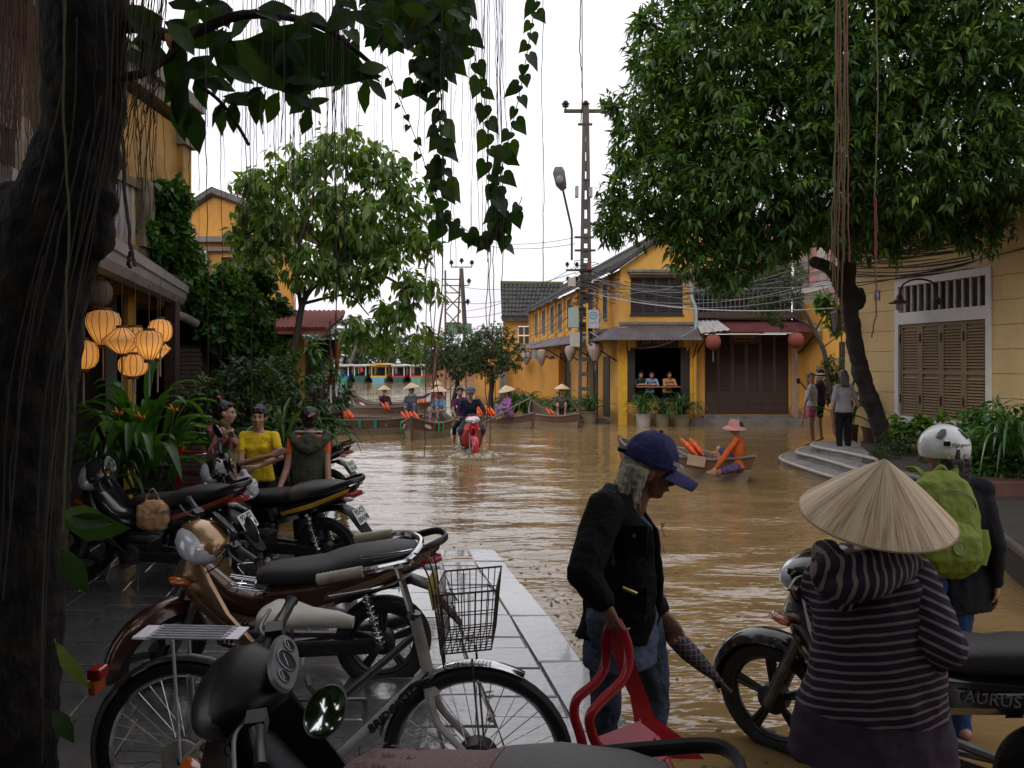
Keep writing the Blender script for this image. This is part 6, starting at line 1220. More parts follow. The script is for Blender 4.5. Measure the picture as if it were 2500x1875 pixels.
# second bicycle, half hidden behind the yellow shirt
b2 = thing('bicycle', 'dark bicycle with a white mudguard half hidden behind the yellow shirt', 'bicycle', P(600, 1225, 8.1), rot=(0, 0, radians(5)))
b2.location.z = 0; wheel_parts(b2, T(0, 0, .33), R_=.33, wire=True, tw=.021, rimm=chrome); wheel_parts(b2, T(-1.0, 0, .33), R_=.33, wire=True, tw=.021, rimm=chrome)
rings = []
for i in range(17):
    a = radians(30 + 130 * i / 16); n_ = Vector((cos(a), 0, sin(a))); c = Vector((0, 0, .33)) + n_ * .355; rings.append([c + Vector((0, .03 * k, 0)) - n_ * (.012 * k * k) for k in (-1, 0, 1)] + [c + Vector((0, .03 * k, 0)) - n_ * (.012 * k * k + .003) for k in (1, 0, -1)])
MB().loft(rings).build('mudguard', white, b2); MB().tube([(0, 0, .33), (-.25, 0, .85)], .014, 8).build('fork', blkp, b2); MB().tube([(-.22, 0, .75), (-.55, 0, .30), (-.72, 0, .75)], .016, 8).build('frame', blkp, b2); MB().tube([(-.55, 0, .3), (-1, 0, .33)], .012, 8).build('chain_stay', blkp, b2); MB().eloft([((-.6, 0, .86), .02, .02), ((-.72, 0, .87), .07, .03), ((-.82, 0, .87), .09, .03)], n=12).build('saddle', blkp, b2); MB().tube(smooth_path([(-.4, -.25, .98), (-.25, -.2, 1.0), (-.22, 0, .98), (-.25, .2, 1.0), (-.4, .25, .98)], 4), .011, 6).build('handlebar', chrome, b2)
# ================================================================ people
skin = pm('skin_warm', (.36, .19, .12), rough=.5, var=.12, vs=12, bump=.06, bs=90); skind = pm('skin_weathered', (.17, .075, .045), rough=.5, var=.25, vs=16, bump=.25, bs=70); skinp = pm('skin_light', (.42, .25, .18), rough=.5, var=.1, bump=.04)
lipm = pm('lips', (.26, .11, .08), rough=.4, bump=0); hairm = pm('black_hair', (.010, .008, .008), rough=.38, var=.5, vs=14, bump=.5, bs=60, stretch=(1, 1, .12)); hairb = pm('brown_hair', (.06, .035, .022), rough=.45, var=.4, vs=14, bump=.5, bs=60, stretch=(1, 1, .12)); hairg = pm('grey_hair', (.30, .28, .20), rough=.6, var=.5, vs=20, bump=.7, bs=70, stretch=(1, 1, .08))
eyem = pm('dark_eye', (.012, .01, .01), rough=.1, bump=0)
def cloth(key, col, **k): d = dict(rough=.85, var=.12, vs=5, bump=.35, bs=55, spec=.25); d.update(k); return pm(key, col, **d)
DEF = dict(pelvis=(0, 0, .93), waist=(0, 0, 1.08), chest=(0, 0, 1.27), neck=(0, -.01, 1.44), head=(0, .02, 1.59),
           shL=(-.165, 0, 1.39), elL=(-.215, -.03, 1.11), wrL=(-.215, .05, .88), shR=(.165, 0, 1.39), elR=(.215, -.03, 1.11), wrR=(.215, .05, .88),
           hiL=(-.085, 0, .90), knL=(-.095, .02, .49), anL=(-.095, -.02, .09), toL=(-.11, .14, .03), hiR=(.085, 0, .90), knR=(.095, .02, .49), anR=(.095, -.02, .09), toR=(.11, .14, .03))
def hand(mb, wr, d, n, s, curl=.35, sc=1., spread=.0):
    """palm and five fingers; d = direction of the hand, n = palm normal, s = +1 when the thumb is on the +side"""
    d = Vector(d).normalized(); n = Vector(n); n = (n - d * n.dot(d)).normalized(); t = d.cross(n) * s; c = wr + d * .05 * sc
    mb.eloft([(wr, .024 * sc, .019 * sc), (wr + d * .03 * sc, .034 * sc, .018 * sc), (wr + d * .085 * sc, .040 * sc, .014 * sc), (wr + d * .095 * sc, .034 * sc, .010 * sc)], right=t, n=12, ex=2.6)
    for i, (off, L_) in enumerate(((.031, .070), (.011, .078), (-.010, .072), (-.030, .056))):
        p = wr + d * .088 * sc + t * off * sc; dd = (d + t * off * (2 + spread * 8)).normalized(); rr = .0092 * sc
        for k, f in enumerate((.45, .32, .23)):
            a = curl * (k + .6); e = dd * cos(a) + n * sin(a); q = p + e * L_ * f * sc; mb.cap(p, rr, q, rr * .9, 8); p = q; rr *= .9
    p = wr + d * .028 * sc + t * .030 * sc; e = (d * .75 + t * .75 + n * .35).normalized(); q = p + e * .042 * sc; mb.cap(p, .0125 * sc, q, .011 * sc, 8); e = (d * .95 + t * (.35 - curl * .4) + n * (.2 + curl)).normalized(); mb.cap(q, .0105 * sc, q + e * .032 * sc, .0085 * sc, 8)
def person(label, loc, rz, H=1.58, J={}, skinm=skin, top=None, sleeve=.45, bottom=None, leg=1.0, hair='short', hm=hairm, head=(0, 0, 0), fem=True, vox=.011, topz=None, shoes=None, curl=.35, palmL=None, palmR=None, fit=.014, wrinkle=.012, topvox=None, loose=0, handdL=None, handdR=None, cover_head=False, group=None, neckline=0, girth=1.0, coll=None, name='person'):
    S_ = H / 1.7; loc = Vector(loc); M0 = T(*loc) @ RZ(rz) @ Matrix.Scale(S_, 4); R3 = RZ(rz).to_3x3()
    j = {k: M0 @ Vector(v) for k, v in DEF.items()}
    if 'off' in J:
        for k in DEF:
            if not k.startswith(('an', 'to')): j[k] = j[k] + Vector(J['off'])
    for k, v in J.items():
        if k != 'off': j[k] = Vector(v)
    o = thing(name, label, 'person', loc, group=group); j = {k: v - loc for k, v in j.items()}
    right = (j['shR'] - j['shL']).normalized(); hr = (j['hiR'] - j['hiL']).normalized(); fwd = Vector((0, 0, 1)).cross(right).normalized()
    g_ = girth
    def torso(mb, e, z0=0, hem=0, full=True):
        pe, wa, chs, ne = j['pelvis'], j['waist'], j['chest'], j['neck']
        up0 = (wa - pe).normalized()
        shm = (j['shL'] + j['shR']) / 2
        w = (j['shR'] - j['shL']).length / 2
        rows = []
        if hem: rows += [(pe - up0 * hem * S_, (.158 * g_ * S_ + e + loose * .6), (.105 * g_ * S_ + e + loose * .5), hr)]
        rows += [(pe, .155 * g_ * S_ + e + loose * .4, .108 * g_ * S_ + e + loose * .3, hr), (wa, (.122 if fem else .135) * g_ * S_ + e + loose * .3, .088 * g_ * S_ + e + loose * .2, right), (chs, .145 * g_ * S_ + e + loose * .2, .105 * g_ * S_ + e + loose * .1, right), (shm - (shm - chs) * .12, w * .93 + e * .6, .078 * S_ + e * .7, right), (shm.lerp(ne, .55), w * .52 + e * .4, .058 * S_ + e * .5, right), (ne, .056 * S_ + e * .3, .055 * S_ + e * .3, right)]
        if not full: rows = rows[:-1]
        n = 18; rings = []
        for i, (p, a, b, r_) in enumerate(rows):
            t = (rows[min(i + 1, len(rows) - 1)][0] - rows[max(i - 1, 0)][0]).normalized(); rr = (r_ - t * r_.dot(t)).normalized(); bb = t.cross(rr)
            rings.append([p + rr * a * math.copysign(abs(cos(x)) ** .85, cos(x)) + bb * b * math.copysign(abs(sin(x)) ** .85, sin(x)) for x in [2 * pi * k / n for k in range(n)]])
        mb.loft(rings)
        for s in 'LR': mb.cap(j['sh' + s], .043 * S_ + e * .6, ne.lerp(j['sh' + s], .22) + Vector((0, 0, -.022)), .036 * S_ + e * .5, 10)
        if fem:
            for s in (-1, 1): mb.ball(chs + right * s * .065 * S_ + fwd * (.072 * S_ + e) + Vector((0, 0, -.01)), (.058 * S_, .05 * S_, .055 * S_))
    def seg(mb, a, b, r0, r1, f=1.0, f0=0): mb.cap(j[a].lerp(j[b], f0), r0 * S_, j[a].lerp(j[b], f), (r0 + (r1 - r0) * f) * S_, 12)
    body = MB(); th = .006
    torso(body, -th if top else 0); Hc = j['head']; Hm = T(*Hc) @ R3.to_4x4() @ RZ(head[0]) @ RX(head[1]) @ RY(head[2]); hs = max(S_, .93)
    def hb(c, r): body.ball(Hm @ (Vector(c) * hs), [x * hs for x in r], 14, 10, Hm.to_3x3())
    hb((0, -.012, .03), (.074, .092, .092)); hb((0, .022, -.035), (.058, .066, .078)); hb((0, .052, -.088), (.026, .026, .022)); hb((0, .082, .024), (.046, .014, .012))
    for s in (-1, 1): hb((s * .036, .058, -.028), (.024, .026, .026)); hb((s * .076, -.008, -.008), (.010, .019, .031)); hb((s * .012, .093, -.036), (.010, .010, .008))
    body.cap(Hm @ (Vector((0, .086, .012)) * hs), .0085 * hs, Hm @ (Vector((0, .104, -.03)) * hs), .0125 * hs, 8); hb((0, .084, -.061), (.024, .012, .009))
    body.cap(j['neck'] - Vector((0, 0, .05)), .056 * S_, Hm @ (Vector((0, -.02, -.05)) * hs), .050 * S_, 12)
    for s in 'LR':
        seg(body, 'sh' + s, 'el' + s, .046 - (.008 if top and sleeve > .9 else 0), .036); seg(body, 'el' + s, 'wr' + s, .037, .024)
        if not (bottom and leg > .95 and shoes): seg(body, 'kn' + s, 'an' + s, .052, .034)
        seg(body, 'hi' + s, 'kn' + s, .074, .052)
        seg(body, 'kn' + s, 'an' + s, .05, .034); body.cap(j['an' + s], .036 * S_, j['to' + s], .028 * S_, 10); body.ball(j['an' + s] - (j['to' + s] - j['an' + s]).normalized() * .03, (.034, .034, .03))
        dd = (j['wr' + s] - j['el' + s]).normalized(); dd = (handdL if s == 'L' else handdR) or dd; pn = (palmL if s == 'L' else palmR) or (right * (1 if s == 'L' else -1)); hand(body, j['wr' + s], dd, pn, (1 if s == 'L' else -1), curl, S_)
    sdf(body, vox, 'body', skinm, o, smooth=2)
    for s in (-1, 1):
        MB().ball((0, 0, 0), (.012 * hs, .008 * hs, .0048 * hs), 10, 6).build('eye', eyem, o, M=Hm @ T(s * .031 * hs, .0765 * hs, .003 * hs))
        MB().ball((0, 0, 0), (.018 * hs, .005 * hs, .0028 * hs), 8, 6).build('eyebrow', hm if hm is not hairg else hairm, o, M=Hm @ T(s * .031 * hs, .088 * hs, .027 * hs) @ RY(s * 6))
    MB().ball((0, 0, 0), (.02 * hs, .006 * hs, .0045 * hs), 10, 6).build('mouth', lipm, o, M=Hm @ T(0, .091 * hs, -.062 * hs))
    if hair:
        mb = MB(); hbl = lambda c, r: mb.ball(Hm @ (Vector(c) * hs), [x * hs for x in r], 14, 10, Hm.to_3x3())
        hbl((0, -.024 - (.014 if hair == 'straggly' else 0), .045), (.084, .094 - (.01 if hair == 'straggly' else 0), .088)); hbl((0, -.045, 0), (.076, .07 - (.012 if hair == 'straggly' else 0), .085))
        if hair in ('short', 'bun', 'fringe', 'pony', 'long'): hbl((0, .045, .082), (.062, .04, .026)); [hbl((s * .07, .02, .035), (.014, .03, .04)) for s in (-1, 1)]
        if hair == 'fringe': hbl((0, .07, .055), (.058, .02, .028))
        if hair == 'bun': hbl((0, -.11, .03), (.042, .042, .042)); 
        if hair == 'topbun': hbl((0, .045, .082), (.062, .04, .026)); hbl((0, -.06, .13), (.035, .035, .035)); hbl((0, -.09, .02), (.06, .05, .07))
        if hair == 'pony': hbl((0, -.11, .02), (.03, .035, .035)); mb.cap(Hm @ Vector((0, -.13, .0)), .03, Hm @ Vector((0, -.13, -.2)), .016)
        if hair == 'long':
            for s in (-1, 0, 1): mb.cap(Hm @ Vector((s * .045, -.065, -.02)), .045, Hm @ Vector((s * .05, -.08, -.19)), .022)
        if hair == 'straggly':
            for s in (-1, 1):
                for k in range(9): a = Vector((s * (.072 + .008 * (k % 3)), -.018 - k * .009, .02)); mb.tube(smooth_path([Hm @ a, Hm @ (a + Vector((s * .012, -.012, -.09))), Hm @ (a + Vector((s * .006, .01 - .012 * (k % 2), -.17 - .02 * (k % 4))))], 4), [.014, .014, .013, .012, .011, .01, .008, .006, .003], 6)
            for k in range(7): a = Vector((-.06 + k * .02, -.085, .0)); mb.tube([Hm @ a, Hm @ (a + Vector((0, -.02, -.1))), Hm @ (a + Vector((0, 0, -.2)))], [.02, .018, .004], 6)
        sdf(mb, max(vox * .8, .005), 'hair', hm, o, smooth=1, disp=.012, dscale=.02)
    if bottom:
        mb = MB(); pe, wa = j['pelvis'], j['waist']; up0 = (wa - pe).normalized(); mb.eloft([(pe - up0 * .10 * S_, .13 * g_ * S_, .10 * g_ * S_), (pe, .160 * g_ * S_, .114 * g_ * S_), (pe.lerp(wa, .6), .137 * g_ * S_, .10 * g_ * S_)], right=hr, n=18)
        for s in 'LR':
            f1 = min(1, leg * 2); mb.cap(j['hi' + s], .090 * g_ * S_, j['hi' + s].lerp(j['kn' + s], f1), (.090 + (.064 - .090) * f1) * S_ + loose * .2, 12)
            if leg > .5: f2 = (leg - .5) * 2; mb.cap(j['kn' + s], .063 * S_ + loose * .2, j['kn' + s].lerp(j['an' + s], f2), .052 * S_ + loose * .2, 12)
        sdf(mb, vox, 'trousers' if leg > .6 else 'shorts', bottom, o, smooth=3, disp=wrinkle * 1.4, dscale=.07)
    if top:
        mb = MB(); torso(mb, fit, hem=.04 if topz is None else topz, full=neckline == 0)
        for s in 'LR':
            f1 = min(1, sleeve * 2); mb.cap(j['sh' + s], (.048 if fem else .060) * S_ + loose * .3, j['sh' + s].lerp(j['el' + s], f1), (.050 if sleeve < .5 else .050) * S_ + loose * .3, 12)
            if sleeve > .5: mb.cap(j['el' + s], .050 * S_ + loose * .3, j['el' + s].lerp(j['wr' + s], (sleeve - .5) * 2), .036 * S_ + loose * .25, 12)
        sdf(mb, topvox or vox, 'top', top, o, smooth=3, disp=wrinkle, dscale=.06)
    if shoes:
        for s in 'LR': d_ = (j['to' + s] - j['an' + s]); MB().eloft([(j['an' + s] - d_ * .3 + Vector((0, 0, -.01)), .03, .03), (j['an' + s] + Vector((0, 0, -.02)), .042, .04), (j['to' + s], .045, .028), (j['to' + s] + d_.normalized() * .04, .025, .015)], right=hr, n=12).build('shoe', shoes, o)
    o['_'] = 0; del o['_']
    return o, j, Hm, hs
straw = bpy.data.materials.new('palm_leaf_hat'); straw.use_nodes = True; N = straw.node_tree.nodes; K = straw.node_tree.links.new; b = N['Principled BSDF']; b.inputs['Roughness'].default_value = .55
t_ = N.new('ShaderNodeTexCoord'); sx_ = N.new('ShaderNodeSeparateXYZ'); K(t_.outputs['Object'], sx_.inputs[0]); at_ = N.new('ShaderNodeMath'); at_.operation = 'ARCTAN2'; K(sx_.outputs['Y'], at_.inputs[0]); K(sx_.outputs['X'], at_.inputs[1])
cb_ = N.new('ShaderNodeCombineXYZ'); K(at_.outputs[0], cb_.inputs['X']); K(sx_.outputs['Z'], cb_.inputs['Y']); m_ = N.new('ShaderNodeMapping'); m_.inputs['Scale'].default_value = (16, 7, 1); K(cb_.outputs[0], m_.inputs[0]); n_ = N.new('ShaderNodeTexNoise'); n_.inputs['Scale'].default_value = 1.6; n_.inputs['Detail'].default_value = 6; K(m_.outputs[0], n_.inputs['Vector'])
m2_ = N.new('ShaderNodeMapping'); m2_.inputs['Scale'].default_value = (3.2, .6, 1); K(cb_.outputs[0], m2_.inputs[0]); n2_ = N.new('ShaderNodeTexNoise'); n2_.inputs['Scale'].default_value = 1.3; K(m2_.outputs[0], n2_.inputs['Vector'])
ad_ = N.new('ShaderNodeMath'); ad_.operation = 'ADD'; K(n_.outputs['Fac'], ad_.inputs[0]); K(n2_.outputs['Fac'], ad_.inputs[1]); r_ = N.new('ShaderNodeValToRGB'); K(ad_.outputs[0], r_.inputs[0]); ad_.use_clamp = False
mm_ = N.new('ShaderNodeMath'); mm_.operation = 'MULTIPLY'; mm_.inputs[1].default_value = .5; K(ad_.outputs[0], mm_.inputs[0]); K(mm_.outputs[0], r_.inputs[0])
r_.color_ramp.elements[0].position = .40; r_.color_ramp.elements[0].color = (.27, .19, .12, 1); r_.color_ramp.elements[1].position = .57; r_.color_ramp.elements[1].color = (.66, .52, .33, 1); q_ = r_.color_ramp.elements.new(.48); q_.color = (.50, .36, .21, 1); K(r_.outputs[0], b.inputs['Base Color'])
bu_ = N.new('ShaderNodeBump'); bu_.inputs['Strength'].default_value = .6; bu_.inputs['Distance'].default_value = .004; K(n_.outputs['Fac'], bu_.inputs['Height']); K(bu_.outputs[0], b.inputs['Normal'])
HATM = {}
def conical_hat(label, p, R_=.21, h=.17, tilt=(0, 0), group='conical palm-leaf hats', fine=False):
    o = thing('conical_hat', label, 'hat', p, group=group, rot=(radians(tilt[0]), radians(tilt[1]), 0)); k = (R_, h, fine)
    if k not in HATM:
        mb = MB(); n = 64 if fine else 24; prof = [(.002, h)]; nr = 16 if fine else 4
        for i in range(1, nr + 1): r = R_ * i / nr; z = h * (1 - (i / nr)) + .008 * sin(pi * i / nr); prof += [(r - .0012, z + .0012), (r, z)] if fine else [(r, z)]
        prof += [(R_ + .003, -.004), (R_ - .004, -.006), (R_ * .5, h * .46), (.002, h - .012)]; mb.lathe(prof, n); HATM[k] = mb.mesh('brim', straw, ang=60)
    inst('hat_cone', HATM[k], o); MB().tube([(R_ * cos(a), R_ * sin(a), -.003) for a in [2 * pi * i / 40 for i in range(41)]], .0035, 6).build('rim_hoop', pm('hoop', (.28, .2, .11), rough=.6), o)
    return o

# ---- the three waiting women -------------------------------------------------------
yt = cloth('yellow_cotton', (.72, .50, .02), var=.06); navy = cloth('dark_denim', (.018, .022, .04)); 
l = Vector((-2.36, 7.8, 0)); pz = 1.06
def W_(px, py, d): return P(px, py, d)
person('woman in a bright yellow t-shirt with folded arms looking at the camera', (-2.35, 7.8, -.04), 180, H=1.48, top=yt, sleeve=.27, bottom=navy, hair='fringe', head=(8, 0, -4), vox=.0085, neckline=1, topz=.02, fit=.012, wrinkle=.018, skinm=skinp,
       J=dict(elL=W_(685, 1116, 7.68), wrL=W_(622, 1142, 7.5), elR=W_(588, 1132, 7.68), wrR=W_(662, 1112, 7.5)), handdR=(.9, .1, .35), handdL=(-.8, -.1, -.1), palmL=(0, 1, 0), palmR=(0, 1, 0))
o, j, Hm, hs = person('woman in a dusty pink hoodie with a bun turned to the right', (-2.78, 8.1, -.04), -80, H=1.50, top=cloth('dusty_pink', (.34, .15, .15)), sleeve=.95, bottom=navy, hair='topbun', head=(-5, 0, 0), vox=.009, skinm=skinp, fit=.025, topz=.05,
       J=dict(elR=W_(512, 1115, 7.85), wrR=W_(548, 1068, 7.75), elL=W_(545, 1125, 8.2), wrL=W_(560, 1065, 7.85)), palmR=(1, 0, 0))
mb = MB(); mb.eloft([(j['neck'] + Vector((-.09, 0, -.10)), .10, .05), (j['neck'] + Vector((-.09, 0, -.03)), .13, .06), (j['neck'] + Vector((-.05, 0, .03)), .08, .06)], right=(0, 1, 0), n=14); sdf(mb, .01, 'hood', cloth('dusty_pink', 0), o, disp=.02, dscale=.05)
o.children[0]; MB().tube([Hm @ Vector((.03, -.06, .16)), Hm @ Vector((0, -.09, .14)), Hm @ Vector((-.03, -.06, .16))], .012, 8).build('hair_tie', pm('red_tie', (.5, .02, .04), rough=.6), o)
olive = cloth('olive_vest', (.045, .052, .032)); orange = cloth('orange_cotton', (.70, .13, .03))
o, j, Hm, hs = person('woman seen from behind in an olive hooded vest over orange sleeves', (-1.80, 7.45, -.03), 12, H=1.46, top=orange, sleeve=.22, bottom=navy, hair='bun', head=(10, -8, 0), vox=.0095, girth=1.12,
       J=dict(elL=W_(700, 1145, 7.35), wrL=W_(675, 1212, 7.2), elR=W_(800, 1140, 7.4), wrR=W_(803, 1220, 7.3)), palmL=(0, 0, -1), handdL=(-.9, -.1, -.15))
mb = MB(); S_ = 1.46 / 1.7
mb.eloft([(j['pelvis'] - Vector((0, 0, .08)), .175, .135), (j['waist'], .165, .13), (j['chest'], .168, .135), ((j['shL'] + j['shR']) / 2, .135, .09), (j['neck'] - Vector((0, 0, .03)), .08, .07)], right=(j['shR'] - j['shL']), n=20)
sdf(mb, .010, 'vest', olive, o, disp=.02, dscale=.07); mb = MB(); nk = j['neck']; bk_v = Vector((.2, -1, 0)).normalized()
mb.tube(smooth_path([nk + Vector((-.15, .02, -.01)), nk + bk_v * .08 + Vector((-.12, 0, -.05)), nk + bk_v * .13 + Vector((0, 0, -.12)), nk + bk_v * .08 + Vector((.13, 0, -.05)), nk + Vector((.15, .02, -.01))], 5), .042, 10); mb.ball(nk + bk_v * .08 + Vector((0, 0, -.07)), (.12, .06, .09)); mb.ball(nk + bk_v * .10 + Vector((0, 0, -.15)), (.05, .035, .05))
sdf(mb, .009, 'hood', olive, o, disp=.03, dscale=.05); MB().tube(smooth_path([nk + Vector((-.12, .0, .03)), nk + bk_v * .06 + Vector((0, 0, .035)), nk + Vector((.12, 0, .03))], 5), .009, 6).build('hood_trim', pm('pale_trim', (.5, .5, .52), rough=.7), o)
MB().tube([Hm @ Vector((.03, -.15, .05)), Hm @ Vector((-.03, -.155, .02))], .009, 6).build('hair_claw', pm('amber_claw', (.35, .15, .05), rough=.3), o); wv = j['wrL']; MB().lathe([(.028, -.008), (.031, 0), (.028, .008)], 16, frame(wv, (1, 0, 0), (0, 1, 0))).build('bracelet', blkp, o)

# ---- old man with cap ---------------------------------------------------------------
jk = cloth('black_jacket', (.006, .006, .007), rough=.75, var=.3, spec=.12); dn_ = cloth('faded_jeans', (.045, .060, .085), var=.35, vs=7, dirt=(.03, .035, .045), dscale=4); sht = cloth('blue_chambray', (.07, .085, .14))
mL = Vector((.475, 3.3, .05))
o, j, Hm, hs = person('old man with long grey hair, navy cap and black jacket carrying a red chair', mL, -98, H=1.60, top=sht, sleeve=.3, bottom=dn_, leg=.72, hair='straggly', hm=hairg, skinm=skind, head=(4, -14, 6), fem=False, vox=.0065, topz=.20, fit=.012, wrinkle=.02, curl=.75, loose=.02,
       J=dict(pelvis=W_(1520, 1500, 3.3), waist=W_(1525, 1415, 3.3), chest=W_(1518, 1290, 3.3), neck=W_(1545, 1205, 3.3), head=W_(1588, 1148, 3.28), shR=W_(1480, 1240, 3.14), elR=W_(1425, 1400, 3.02), wrR=W_(1478, 1475, 3.0), shL=W_(1535, 1238, 3.48), elL=W_(1555, 1400, 3.52), wrL=W_(1620, 1500, 3.42), hiR=W_(1490, 1530, 3.23), knR=W_(1480, 1690, 3.22), hiL=W_(1570, 1530, 3.4), knL=W_(1600, 1680, 3.4), anR=Vector((.34, 3.2, .14)), toR=Vector((.47, 3.14, .09)), anL=Vector((.58, 3.42, .10)), toL=Vector((.72, 3.38, .05))), handdR=(.35, -.15, -.85), palmR=(.6, .4, 0))
mb = MB(); jr = (j['shR'] - j['shL']).normalized()      # open jacket, built as a shell round the torso, sleeves fused in
def jring(c, a, b): return (c, a, b)
rows = [(W_(1500, 1560, 3.3) - mL, .145, .165, 0), (j['pelvis'], .150, .165, 0), (j['waist'], .15, .160, 0), (j['chest'], .16, .155, 0), ((j['shL'] + j['shR']) / 2 + Vector((0, 0, .0)), .175, .105, 0), (j['neck'] + Vector((-.02, 0, .035)), .085, .09, 0)]
rings = []
for i, (c, a, b, _) in enumerate(rows):
    f_ = Vector((0, 0, 1)).cross(jr).normalized(); ring = []; inn = []
    gap = [24, 22, 20, 20, 26, 40][i]
    for k in range(25):
        x = radians(90 + gap + (360 - 2 * gap) * k / 24); ring.append(c + jr * a * cos(x) * 1.0 + f_ * b * sin(x) * .95)
    for k in range(25)[::-1]:
        x = radians(90 + gap + (360 - 2 * gap) * k / 24); inn.append(c + jr * (a - .022) * cos(x) + f_ * (b - .022) * sin(x) * .95)
    rings.append(ring + inn)
mb.loft(rings)
for s in 'LR': mb.cap(j['sh' + s], .073, j['el' + s], .064, 14); mb.cap(j['el' + s], .066, j['el' + s].lerp(j['wr' + s], .82), .046, 14)
jo = sdf(mb, .0075, 'jacket', jk, o, smooth=3, disp=.02, dscale=.09)
for c, sz in ((W_(1548, 1320, 3.12), (.10, .012, .11)), (W_(1540, 1465, 3.12), (.12, .012, .10))):
    f_ = frame(c - mL, (1, -.25, 0), (0, 0, 1)); MB().box((0, 0, 0), (sz[0], sz[2], .012)).build('pocket', jk, o, smooth=False, M=f_, bevel=.004); MB().box((0, sz[2] * .42, .010), (sz[0] * 1.04, sz[2] * .25, .008)).build('pocket_flap', jk, o, smooth=False, M=f_, bevel=.003)
for px, py, d in ((1548, 1308, 3.08), (1465, 1325, 3.02), (1500, 1205, 3.12)): MB().lathe([(0, 0), (.008, 0), (.008, .003), (0, .004)], 12).build('press_stud', dsteel, o, M=frame(W_(px, py, d) - mL, (1, 0, 0), (0, 0, 1)))
MB().tube([W_(1520, 1435, 3.08) - mL, W_(1555, 1450, 3.07) - mL], .007, 6).build('pen', pm('brass_pen', (.5, .4, .15), rough=.3, metal=.8), o)
capm = cloth('navy_cap_cloth', (.022, .022, .085), var=.15); cp_ = thing('baseball_cap', 'navy blue peaked cap worn by the old man with grey hair', 'cap'); cp_.matrix_world = T(*mL) @ Hm @ T(0, -.005, .045) @ RX(-4)
mb = MB(); mb.lathe([(.098, -.02), (.101, .01), (.096, .05), (.078, .085), (.045, .105), (.004, .112)], 32); cb = sdf(MB().ball((0, -.005, 0), (.097, .108, .112), 24, 16), .008, 'crown', capm, cp_, smooth=1, disp=.012, dscale=.04)
bm_ = cb.data
for v in bm_.vertices:
    if v.co.z < -.012: v.co.z = -.012 + (v.co.z + .012) * .05
rings = []
for i in range(9):
    u = i / 8; y = .085 + .115 * u; w = .088 * sqrt(max(0, 1 - (u * .93) ** 2.4)) + .004; rings.append([Vector((w * k, y - .03 * k * k * (1 - u * .4) , -.012 - .022 * u ** 1.3 - .028 * k * k)) for k in (-1, -.6, -.2, .2, .6, 1)] + [Vector((w * k, y - .03 * k * k * (1 - u * .4), -.016 - .022 * u ** 1.3 - .028 * k * k)) for k in (1, .6, .2, -.2, -.6, -1)])
MB().loft(rings).build('peak', capm, cp_); MB().ball((0, 0, .115), (.009, .009, .005), 10, 6).build('button', capm, cp_); MB().box((0, -.125, .0), (.05, .03, .018)).build('strap', blkp, cp_, smooth=False, bevel=.003)
inst('lettering', text_mesh('SAIGON', .020, white, extrude=.001, bold=.0008), cp_, T(.074, .082, .022) @ RZ(42) @ RX(82))
# sunglasses clipped to the far lapel
sg_ = thing('sunglasses', 'amber sunglasses hanging from the old man\'s far lapel', 'sunglasses', W_(1618, 1318, 3.16)); 
for z in (.03, -.03): MB().lathe([(0, 0), (.021, 0), (.023, .002), (.021, .004), (0, .003)], 18).build('lens', pm('amber_glass', (.30, .11, .02), rough=.1, coat=.6), sg_, M=T(0, 0, z) @ RY(70) @ RX(10))
MB().tube([(0, .0, .05), (.012, .04, .055), (.012, .1, .04)], .003, 5).build('arm', blkp, sg_)
um = thing('folded_umbrella', 'folded tartan umbrella pointing down to the right from the old man\'s far hand', 'umbrella', W_(1650, 1560, 3.5)); u0 = W_(1650, 1560, 3.5)
tart = bpy.data.materials.new('tartan'); tart.use_nodes = True; N = tart.node_tree.nodes; K = tart.node_tree.links.new; b = N['Principled BSDF']; b.inputs['Roughness'].default_value = .8
t_ = N.new('ShaderNodeTexCoord'); w1_ = N.new('ShaderNodeTexWave'); w1_.bands_direction = 'X'; w1_.inputs['Scale'].default_value = 14; w2_ = N.new('ShaderNodeTexWave'); w2_.bands_direction = 'Z'; w2_.inputs['Scale'].default_value = 14; K(t_.outputs['Object'], w1_.inputs[0]); K(t_.outputs['Object'], w2_.inputs[0]); a_ = N.new('ShaderNodeMath'); a_.operation = 'MAXIMUM'; K(w1_.outputs['Fac'], a_.inputs[0]); K(w2_.outputs['Fac'], a_.inputs[1]); r_ = N.new('ShaderNodeValToRGB'); K(a_.outputs[0], r_.inputs[0]); r_.color_ramp.elements[0].position = .8; r_.color_ramp.elements[0].color = (.015, .018, .035, 1); r_.color_ramp.elements[1].position = .98; r_.color_ramp.elements[1].color = (.16, .10, .09, 1); K(r_.outputs[0], b.inputs['Base Color'])
MB().tube([W_(1600, 1505, 3.45) - u0, W_(1650, 1560, 3.5) - u0, W_(1680, 1590, 3.5) - u0, W_(1720, 1628, 3.5) - u0, W_(1760, 1665, 3.5) - u0], [.012, .04, .042, .03, .012], 12).build('canopy', tart, um); MB().tube([W_(1755, 1660, 3.5) - u0, W_(1786, 1690, 3.5) - u0], .008, 8).build('tip', blkp, um); MB().tube(smooth_path([W_(1605, 1510, 3.45) - u0, W_(1625, 1470, 3.43) - u0, W_(1610, 1450, 3.43) - u0], 4), .008, 8).build('handle', brw, um)
